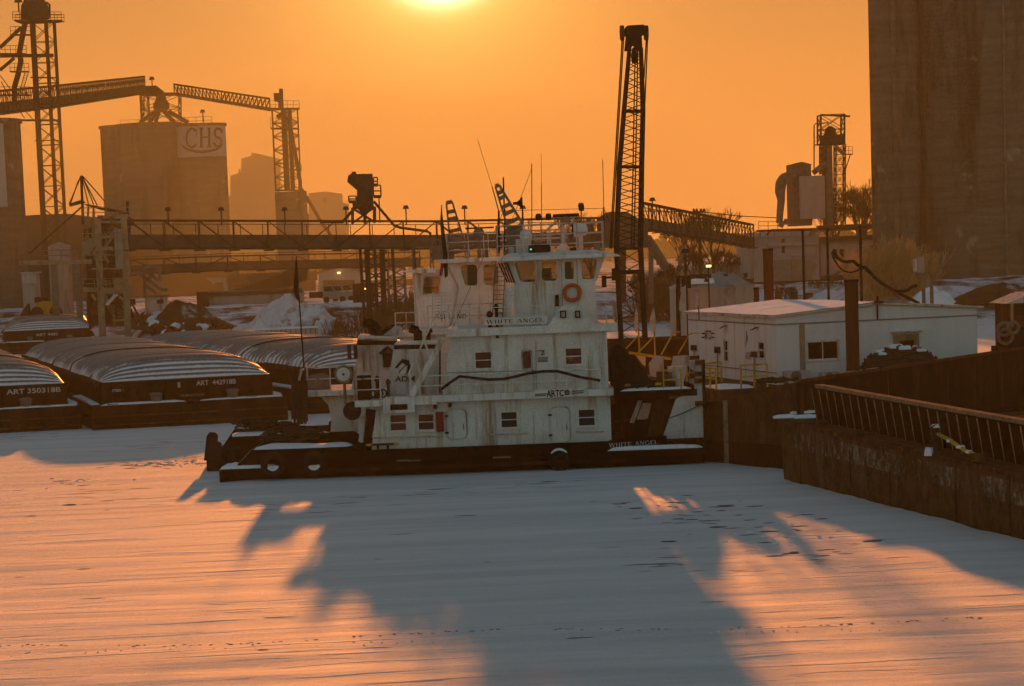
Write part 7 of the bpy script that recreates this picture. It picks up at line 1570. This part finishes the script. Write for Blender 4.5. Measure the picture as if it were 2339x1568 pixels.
fb = thing('distant_elevator', 'hazy flat topped concrete building behind the slim elevator tower', 'building', P(745, 640, 1700)); MB().prism([P(x, y, 1700) for x, y in ((702, 700), (705, 442), (742, 438), (782, 443), (783, 464), (797, 466), (798, 700))], (0, 30, 0)).build('block', 'far', fb); MB().prism([P(x, y, 1699) for x, y in ((738, 464), (738, 450), (745, 450), (745, 464))], (0, .9, 0)).build('panel', 'brownboard', fb)
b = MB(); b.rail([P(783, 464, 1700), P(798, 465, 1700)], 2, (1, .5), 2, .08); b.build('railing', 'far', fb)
mp_ = thing('stockpile', 'great smooth brown stockpile mound behind the left tower', 'stockpile', P(110, 690, 470)); cx_ = P(105, 690, 470).x; zt_ = P(110, 487, 470).z
MB().lathe([(34, 2), (26, 2 + (zt_ - 2) * .35), (13, zt_ - 3.5), (8, zt_ - .8), (4, zt_ - .1), (.1, zt_)], (cx_, 480, 0), 48).build('mound', 'stock', mp_, True)

# ------------------------------------------------------------------ yard between the towers
hs = thing('inclined_hull', 'large upturned hull shaped cover sloping up behind the rubble', 'storage cover', P(580, 690, 330)); 
MB().prism([P(x, y, 345) for x, y in ((498, 672), (560, 655), (628, 630), (676, 608), (705, 598), (700, 640), (660, 655), (600, 665))], (0, 12, 0)).build('sloping_cover', 'stock', hs)
b = MB(); a = P(475, 688, 335); c_ = P(695, 684, 335); b.tube(a, c_, 1.25, n=24); b.build('long_tank', 'tank', hs, True); MB().bar(P(478, 674, 334), P(690, 664, 334), .5).build('top_rail', 'steel', hs); q = P(462, 690, 333); MB().box(q.x - .7, q.x + .8, 333, 337, 1.5, P(462, 668, 333).z).build('end_block', 'rustdark', hs)
for (x0, x1, yt, Y, lb, m_) in ((150, 330, 610, 470, 'long low brown shed at the foot of the left tower', 'brownboard'), (330, 540, 632, 500, 'long low shed along the foot of the CHS silo', 'tancladding'), (520, 720, 640, 460, 'low hazy shed behind the sloping cover', 'brownboard'), (830, 1010, 655, 480, 'low hazy shed right of the garage', 'tancladding'), (1010, 1480, 640, 520, 'long hazy shed behind the towboat wheelhouses', 'brownboard')):
    a = P(x0, yt, Y); c_ = P(x1, yt, Y); sh_ = thing('yard_shed', lb, 'shed', (a.x, Y, 3)); h_ = min(a.z, c_.z); MB().box(a.x, c_.x, Y, Y + 10, 2.5, h_).build('wall', m_, sh_); MB().prism([V((a.x - .3, Y - .4, h_)), V((a.x - .3, Y + 10.4, h_)), V((a.x - .3, Y + 5, h_ + 1.6))], (c_.x - a.x + .6, 0, 0)).build('roof', 'steel', sh_)
    for k in range(max(2, int((c_.x - a.x) / 4))): x_ = a.x + 2 + 4 * k; MB().box(x_ - .8, x_ + .8, Y - .08, Y, 3.2, min(h_ - .3, 5.4)).build('bay_door', 'steel', sh_)
gr = thing('garage', 'hazy gabled garage with lit lamp behind the parked trucks', 'building', P(775, 690, 420)); MB().prism([P(x, y, 420) for x, y in ((727, 700), (728, 622), (776, 609), (829, 620), (830, 700))], (0, 20, 0)).build('wall', 'tancladding', gr); MB().prism([P(x, y, 419.6) for x, y in ((725, 622), (776, 607), (832, 619), (832, 622), (776, 611), (725, 626))], (0, 21, 0)).build('roof', 'steelmid', gr); MB().prism([P(x, y, 419.8) for x, y in ((738, 690), (738, 641), (810, 640), (810, 690))], (0, .15, 0)).build('door', 'brownboard', gr); q = P(774, 624, 419); MB().box(q.x - .25, q.x + .25, 419.2, 419.6, q.z - .12, q.z + .16).build('wall_lamp', 'lampon', gr)
def truck(label, x, y, Y, k=.72):
    p = P(x, y, Y); r = thing('parked_truck', label, 'truck', (p.x, Y, p.z), 'trucks parked in the yard'); X, Z = p.x, p.z
    v = lambda a, c, dy=0: V((X + a * k, Y + dy, Z + c * k))
    MB().prism([v(-2.0, .7), v(-2.0, 2.9), v(-.5, 3.0), v(.1, 2.0), v(1.9, 1.7), v(2.25, 1.35), v(2.25, .6), v(1.9, .6)], (0, 2.4 * k, 0)).build('cab', 'truck', r)
    MB().prism([v(-1.7, 1.95, -.02), v(-1.7, 2.75, -.02), v(-.55, 2.75, -.02), v(-.1, 1.95, -.02)], (0, .02, 0)).build('side_window', 'interior', r); MB().prism([v(-.42, 2.88, .1), v(.09, 2.06, .1), v(.13, 2.08, .1), v(-.38, 2.92, .1)], (0, 2.1 * k, 0)).build('windscreen', 'darkglass', r)
    for dx in (-1.4, 1.3): MB().lathe([(.08, -.05), (.52 * k, -.05), (.52 * k, .3), (.08, .3)], v(dx, .52), 16, 'y').build('wheel', 'rubber', r)
    q = v(.2, 1.98); e_ = v(1.8, 1.72); snowpad(r, [(q.x, Y + .15), (e_.x, Y + .15), (e_.x, Y + 2.2 * k), (q.x, Y + 2.2 * k)], e_.z + .06, .06)
    q = v(-2.05, .9); MB().box(q.x - 2.2 * k, q.x, Y + .1, Y + 2.3 * k, q.z, q.z + 1.0 * k).build('flat_bed', 'rustdark', r)
truck('pale truck at the front of the yard row, nearest the snow heap', 765, 692, 318); truck('pale truck in the middle of the yard row', 785, 690, 330); truck('pale truck at the back of the yard row', 806, 687, 342)
bx_ = thing('brown_container', 'brown steel container beside the gallery columns', 'container', P(830, 690, 300)); a = P(805, 649, 300); c_ = P(862, 690, 300); MB().box(a.x, c_.x, 300, 303, c_.z, a.z).build('shell', 'rust', bx_)
for k in range(8): x_ = a.x + (c_.x - a.x) * (k + .5) / 8; MB().box(x_ - .06, x_ + .06, 299.93, 300, c_.z, a.z).build('rib', 'rustdark', bx_)
q = P(836, 662, 299); MB().box(q.x - .14, q.x + .14, 299.6, 299.9, q.z - .18, q.z + .18).build('lit_lamp', 'lampon', bx_)
tr_ = thing('flat_trailer', 'low pale trailer with snowy roof on the bank behind the covered barge', 'trailer', P(650, 765, 276)); a = P(568, 756, 276); c_ = P(727, 766, 276); MB().box(a.x, c_.x, 276, 279, c_.z - .6, a.z).build('body', 'tancladding', tr_); snowpad(tr_, [(a.x, 276), (c_.x, 276), (c_.x, 279), (a.x, 279)], a.z, .15)
for k in range(14): x_ = a.x + (c_.x - a.x) * (k + .5) / 14; MB().box(x_ - .05, x_ + .05, 275.95, 276, c_.z - .5, a.z).build('rib', 'steelmid', tr_)
for dx in (.2, .5, .8): MB().lathe([(.06, 0), (.4, 0), (.4, .3), (.06, .3)], (a.x + (c_.x - a.x) * dx, 276.2, c_.z - .7), 12, 'y').build('wheel', 'rubber', tr_)
def heap(label, x, yb, yt, Y, R_, m, cat, seed, name, rocks=None):
    p = P(x, yb, Y); z0 = gh(p.x, Y) - .4; h_ = max(.6, P(x, yt, Y).z - z0)
    def f(u, v):
        r_ = u; a = v * 2 * math.pi; rr = R_ * r_ * (1 + .25 * fbm(math.cos(a) * 1.5, math.sin(a) * 1.5, seed)); return V((p.x + rr * math.cos(a), Y + rr * math.sin(a), z0 + h_ * (.3 * (1 - r_) + .7 * (1 - r_ * r_) ** 2) * (1 + .35 * fbm(r_ * 3 * math.cos(a), r_ * 3 * math.sin(a), seed)) + .22 * fbm(r_ * 9 * math.cos(a), r_ * 9 * math.sin(a), seed) * (1 - r_)))
    return solo(name, MB().grid(f, 18, 40), m, label, cat, (p.x, Y, z0), smooth=True)
heap('steep cone of ploughed snow behind the furled flag', 652, 745, 678, 298, 5.6, 'dirtysnow', 'snow heap', 3, 'snow_heap'); heap('lower mound of dirty snow and earth left of the trucks', 718, 735, 702, 294, 4.6, 'bank', 'snow heap', 5, 'snow_heap')
heap('dark rubble heap streaked with snow beside the white hut', 415, 720, 690, 302, 6.5, 'earth', 'rubble', 8, 'rubble_heap'); heap('brown scrub covered mound on the snowy bank', 600, 760, 728, 284, 3.6, 'bank', 'mound', 9, 'earth_mound'); heap('dark low earth mound below the snow heap', 745, 745, 715, 282, 2.5, 'bank', 'mound', 11, 'earth_mound')
heap('snowy earth bank at the right edge below the silo', 2290, 735, 648, 272, 7, 'earth', 'earth bank', 14, 'earth_mound'); heap('snow bank spilling beside the golden brush', 2130, 725, 655, 270, 3.5, 'snow', 'snow heap', 15, 'snow_heap')
random.seed(31)
rk = thing('rubble_scatter', 'scattered broken lumps lying on the snowy slope left of the yard', 'rubble', P(420, 720, 295))
for k in range(150):
    x = random.uniform(345, 500); y = random.uniform(690, 735); Y = random.uniform(294, 302); p = P(x, 700, Y); s_ = random.uniform(.25, .8); z0 = gh(p.x, Y); b = MB(); b.lathe([(s_ * .5, -.3), (s_, 0), (s_ * .7, s_ * .6), (.02, s_ * .9)], (p.x, Y, z0 + random.uniform(0, .8)), random.choice((5, 6, 7))); b.build('lump', random.choice(('earth', 'snow', 'rustdark')), rk)
# floodlights along the gallery
for k, (zx, zy, lb) in enumerate((((383.5), 482, 'unlit floodlight above the gallery in front of the CHS silo centre'), (505, 482, 'unlit floodlight at the right edge of the CHS silo'), (650, 482, 'unlit floodlight in front of the slim tower base'), (790, 480, 'unlit floodlight just left of the dust hopper'), (927, 478, 'unlit floodlight on the gallery right of the dust hopper'), (1061, 478, 'unlit floodlight between the two boat masts'), (1194, 478, 'unlit floodlight right of the horn on the wheelhouse mast'), (1327, 472, 'unlit floodlight behind the radar scanner'), (1490, 460, 'unlit floodlight right of the crane boom'))):
    lamp_post(lb, lambda a, c: (a, c), zx, zy, 510, 258, P(zx, 515, 258).z, .32)
for k, (x, y, Y, lb) in enumerate(((347, 183, 560, 'tiny lamp on a stick above the silo conveyor head'), (463, 258, 560, 'tiny lamp on the CHS silo roof'), (42, 6, 400, 'lamp on a curved stick beside the domed tower head'))): lamp_post(lb, lambda a, c: (a, c), x, y, 0, Y, P(x, y + 22, Y).z, .6)
# timber power pole
pp_ = thing('power_pole', 'double cross arm power pole right of the sloping conveyor', 'power pole', P(1598, 690, 300)); b = MB(); t = Q(zK, 675, 1305, 300); b.tube((t.x, 300, 2), (t.x, 300, t.z), .18, n=8); b.build('pole', 'rustdark', pp_)
for (y, x0, x1) in ((1310, 638, 712), (1355, 612, 735)): MB().bar(Q(zK, x0, y, 300), Q(zK, x1, y, 300), .22).build('cross_arm', 'rustdark', pp_)
b = MB()
for x in (640, 660, 690, 710): q = Q(zK, x, 1308, 300); b.lathe([(.1, 0), (.16, .15), (.08, .35)], q, 6)
b.build('insulator', 'steel', pp_)
b = MB(); b.path([Q(zK, 712, 1312, 300), Q(zK, 950, 1338, 310), Q(zK, 1200, 1350, 320)], .05, 4); b.path([Q(zK, 640, 1312, 300), Q(zK, 450, 1306, 300), Q(zK, 290, 1304, 300)], .05, 4); solo('power_line', b, 'black', 'thin power line running from the pole to the terminal', 'power line', Q(zK, 712, 1312, 300))

# ------------------------------------------------------------------ bare trees and brush
TW = .022
def branch(b, p, d, L_, r, depth, spread=.55, up=.15):
    q = p + d * L_; r = max(r, TW); b.tube(p, q, r, max(r * .62, TW * .8), n=5 if depth > 3 else 3, cap=False)
    if depth == 0: return
    for k in range(random.choice((2, 3, 3))):
        nd = (d + V((random.uniform(-1, 1), random.uniform(-1, 1), random.uniform(-.5, .8))) * spread + V((0, 0, up))).normalized(); branch(b, p.lerp(q, random.uniform(.55, 1.0)), nd, L_ * random.uniform(.62, .85), r * .58, depth - 1, spread, up)
def bare_tree(label, x, yt, Y, seed, m='bark', zb=None, depth=6, group='bare winter trees'):
    random.seed(seed); p = P(x, yt, Y); zb = gh(p.x, Y) - .2 if zb is None else zb; H_ = p.z - zb; t = thing('bare_tree', label, 'tree', (p.x, Y, zb), group)
    b = MB(); b.tube((p.x, Y, zb), (p.x + .1, Y, zb + H_ * .3), H_ * .022, H_ * .016, n=8); b.build('trunk', m, t)
    b = MB()
    for k in range(4): branch(b, V((p.x + .05, Y, zb + H_ * random.uniform(.18, .3))), V((random.uniform(-.5, .5), random.uniform(-.5, .5), 1)).normalized(), H_ * .24, H_ * .014, depth)
    b.build('crown', m, t); return t
for k, (x, yt, Y, lb) in enumerate(((1960, 385, 345, 'large bare tree between the dust collector and the concrete silo'), (1905, 430, 350, 'smaller bare tree hidden by the dust collector tower'), (1975, 440, 335, 'bare tree touching the edge of the concrete silo'), (1560, 480, 315, 'bare tree left of the power pole'), (1625, 478, 318, 'bare spreading tree right of the power pole'), (1585, 560, 290, 'low bare tree under the sloping conveyor'), (1650, 565, 292, 'bare sapling right of the floodlight pole'), (1345, 470, 330, 'wide bare tree behind the radar scanner'), (1300, 480, 335, 'bare tree top left of the radar scanner'), (1520, 600, 285, 'bare thin tree beside the crane boom'), (1465, 620, 283, 'bare tree partly hidden by the crane boom'))): bare_tree(lb, x, yt, Y, 100 + k)
def shrub(label, x, yt, Y, w_, seed, m='reed', n=70, group='dry bushes on the bank', zb=None):
    random.seed(seed); p = P(x, yt, Y); zb = gh(p.x, Y) - .1 if zb is None else zb; H_ = max(.8, p.z - zb); b = MB()
    for k in range(int(n * 1.5)):
        d = V((random.gauss(0, .35), random.gauss(0, .35), 1)).normalized(); q = V((p.x + random.uniform(-w_, w_) * .6, Y + random.uniform(-w_, w_) * .5, zb)); branch(b, q, d, H_ * random.uniform(.28, .5), .04, 3, .40, .25)
    return solo('dry_bush', b, m, label, 'bush', (p.x, Y, zb), group)
for k, (x, yt, Y, w_, n, m, lb) in enumerate(((2040, 560, 276, 3.2, 85, 'reed', 'tall golden brush in front of the concrete silo'), (1985, 585, 274, 2.6, 60, 'reed', 'golden brush left of the tallest clump by the silo'), (2085, 580, 273, 2.2, 55, 'reed', 'golden brush beside the utility box'), (1880, 650, 288, 2.5, 35, 'brush', 'thin brown brush below the terminal piers'), (1790, 655, 288, 2, 25, 'brush', 'sparse brush at the left end of the terminal piers'), (1510, 640, 281, 2.2, 60, 'brush', 'brown brush right of the crane'), (1560, 650, 282, 2, 50, 'brush', 'brown brush behind the slim tank'), (1475, 660, 280, 2, 50, 'brush', 'brown brush at the crane foot'), (385, 735, 300, 2.2, 40, 'brush', 'brown brush on the snowy bank right of the loading tower'), (440, 742, 297, 2.4, 40, 'brush', 'brown brush in the middle of the snowy bank'), (500, 745, 296, 2.2, 36, 'brush', 'brown brush at the right of the snowy bank'), (320, 715, 312, 2, 40, 'brush', 'brown brush at the loading tower foot'), (900, 690, 284, 2.4, 50, 'brush', 'orange brown brush under the gallery columns'), (845, 710, 282, 2.6, 50, 'brush', 'brush in front of the brown container'), (960, 660, 286, 2.4, 50, 'brush', 'brush behind the far pilot house'), (1005, 640, 290, 2, 40, 'brush', 'brush right of the trestle tower'), (780, 730, 280, 2.2, 30, 'brush', 'low brush beside the trailer'))): shrub(lb, x, yt, Y, w_, 300 + k, m, n)
# far woods and roofs closing the horizon
random.seed(55); b = MB()
for k in range(1500):
    x = random.uniform(-330, 560); y = random.uniform(1050, 1250); h_ = random.uniform(4, 10); p = V((x, y, 3)); b.tube(p, p + V((random.uniform(-1, 1), 0, h_ * .6)), .5, .3, n=4, cap=False)
    for j in range(5): q = p + V((random.uniform(-3.5, 3.5), random.uniform(-2, 2), h_ * random.uniform(.35, 1))); b.lathe([(.2, -1.6), (random.uniform(1.4, 2.6), 0), (.3, 1.8)], q, 5)
o = stuff(b.build('distant_woods', 'brush')); o['label'] = 'distant hazy belt of bare woods along the horizon'; o['category'] = 'woods'
wh2 = thing('long_warehouse', 'long low pale warehouse roof behind the power pole', 'building', P(1600, 640, 330)); MB().prism([P(x, y, 330) for x, y in ((1470, 650), (1480, 622), (1722, 595), (1722, 650))], (0, 16, 0)).build('wall', 'tancladding', wh2); MB().prism([P(x, y, 329) for x, y in ((1470, 626), (1600, 604), (1730, 594), (1730, 599), (1480, 628))], (0, 18, 0)).build('roof', 'white2', wh2)
# footprints and wind crust on the ice
random.seed(77); b = MB()
def lump(x, y, s_, h_): b.lathe([(s_, -.03), (s_ * .7, h_ * .7), (.01, h_)], V((x, y, iceh(x, y))), 6)
def ledge(x, y, ln, h_):      # wind packed ledge: steep face towards the camera, long tail behind
    n = 9; vs = []; ph = random.random() * 20
    for i in range(n + 1):
        t = i / n; xx = x + (t - .5) * ln; yy = y + .07 * (xx - x) + .25 * NZ.noise(V((xx * .6, ph, 0))); hh = h_ * math.sin(math.pi * t) ** .6 * (.7 + .6 * NZ.noise(V((xx * 1.5, ph, 3)))); z0 = iceh(xx, yy)
        vs += [V((xx, yy, z0 - .02)), V((xx, yy + .03, z0 + hh)), V((xx, yy + .9, iceh(xx, yy + .9) - .01))]
    fs = []
    for i in range(n): o_ = 3 * i; fs += [(o_, o_ + 3, o_ + 4, o_ + 1), (o_ + 1, o_ + 4, o_ + 5, o_ + 2)]
    b.add(vs, fs)
b_keep = b; b = MB()
for k in range(330):
    y = 50 + 58 * random.random() ** 1.3; hw = .20 * y; ledge(random.uniform(-.165 * y, .27 * y), y, random.uniform(.6, 5.0), random.uniform(.004, .015))
o = stuff(b.build('snow_ledges', 'ice')); o['label'] = 'low wind packed ledges of snow across the ice'; o['category'] = 'snow'; b = b_keep
for k in range(60): x = random.uniform(-9, 13); lump(x, 57.5 - .1 * x + random.uniform(-.3, .3), random.uniform(.02, .04), random.uniform(.01, .025))
for (px_, py_, n, sx_, sy_) in ((420, 1057, 40, 2.2, 3.0), (190, 1100, 10, 1.5, 2.5), (1770, 1225, 20, 2.2, 3.0)):
    g_ = G(px_, py_)
    for k in range(n): lump(g_.x + random.gauss(0, sx_ * .5), g_.y + random.gauss(0, sy_ * .5), random.uniform(.05, .14), random.uniform(.015, .04))
o = stuff(b.build('snow_crust', 'snow')); o['label'] = 'line of tracks and crusty snow lumps across the ice'; o['category'] = 'snow'
b = MB()
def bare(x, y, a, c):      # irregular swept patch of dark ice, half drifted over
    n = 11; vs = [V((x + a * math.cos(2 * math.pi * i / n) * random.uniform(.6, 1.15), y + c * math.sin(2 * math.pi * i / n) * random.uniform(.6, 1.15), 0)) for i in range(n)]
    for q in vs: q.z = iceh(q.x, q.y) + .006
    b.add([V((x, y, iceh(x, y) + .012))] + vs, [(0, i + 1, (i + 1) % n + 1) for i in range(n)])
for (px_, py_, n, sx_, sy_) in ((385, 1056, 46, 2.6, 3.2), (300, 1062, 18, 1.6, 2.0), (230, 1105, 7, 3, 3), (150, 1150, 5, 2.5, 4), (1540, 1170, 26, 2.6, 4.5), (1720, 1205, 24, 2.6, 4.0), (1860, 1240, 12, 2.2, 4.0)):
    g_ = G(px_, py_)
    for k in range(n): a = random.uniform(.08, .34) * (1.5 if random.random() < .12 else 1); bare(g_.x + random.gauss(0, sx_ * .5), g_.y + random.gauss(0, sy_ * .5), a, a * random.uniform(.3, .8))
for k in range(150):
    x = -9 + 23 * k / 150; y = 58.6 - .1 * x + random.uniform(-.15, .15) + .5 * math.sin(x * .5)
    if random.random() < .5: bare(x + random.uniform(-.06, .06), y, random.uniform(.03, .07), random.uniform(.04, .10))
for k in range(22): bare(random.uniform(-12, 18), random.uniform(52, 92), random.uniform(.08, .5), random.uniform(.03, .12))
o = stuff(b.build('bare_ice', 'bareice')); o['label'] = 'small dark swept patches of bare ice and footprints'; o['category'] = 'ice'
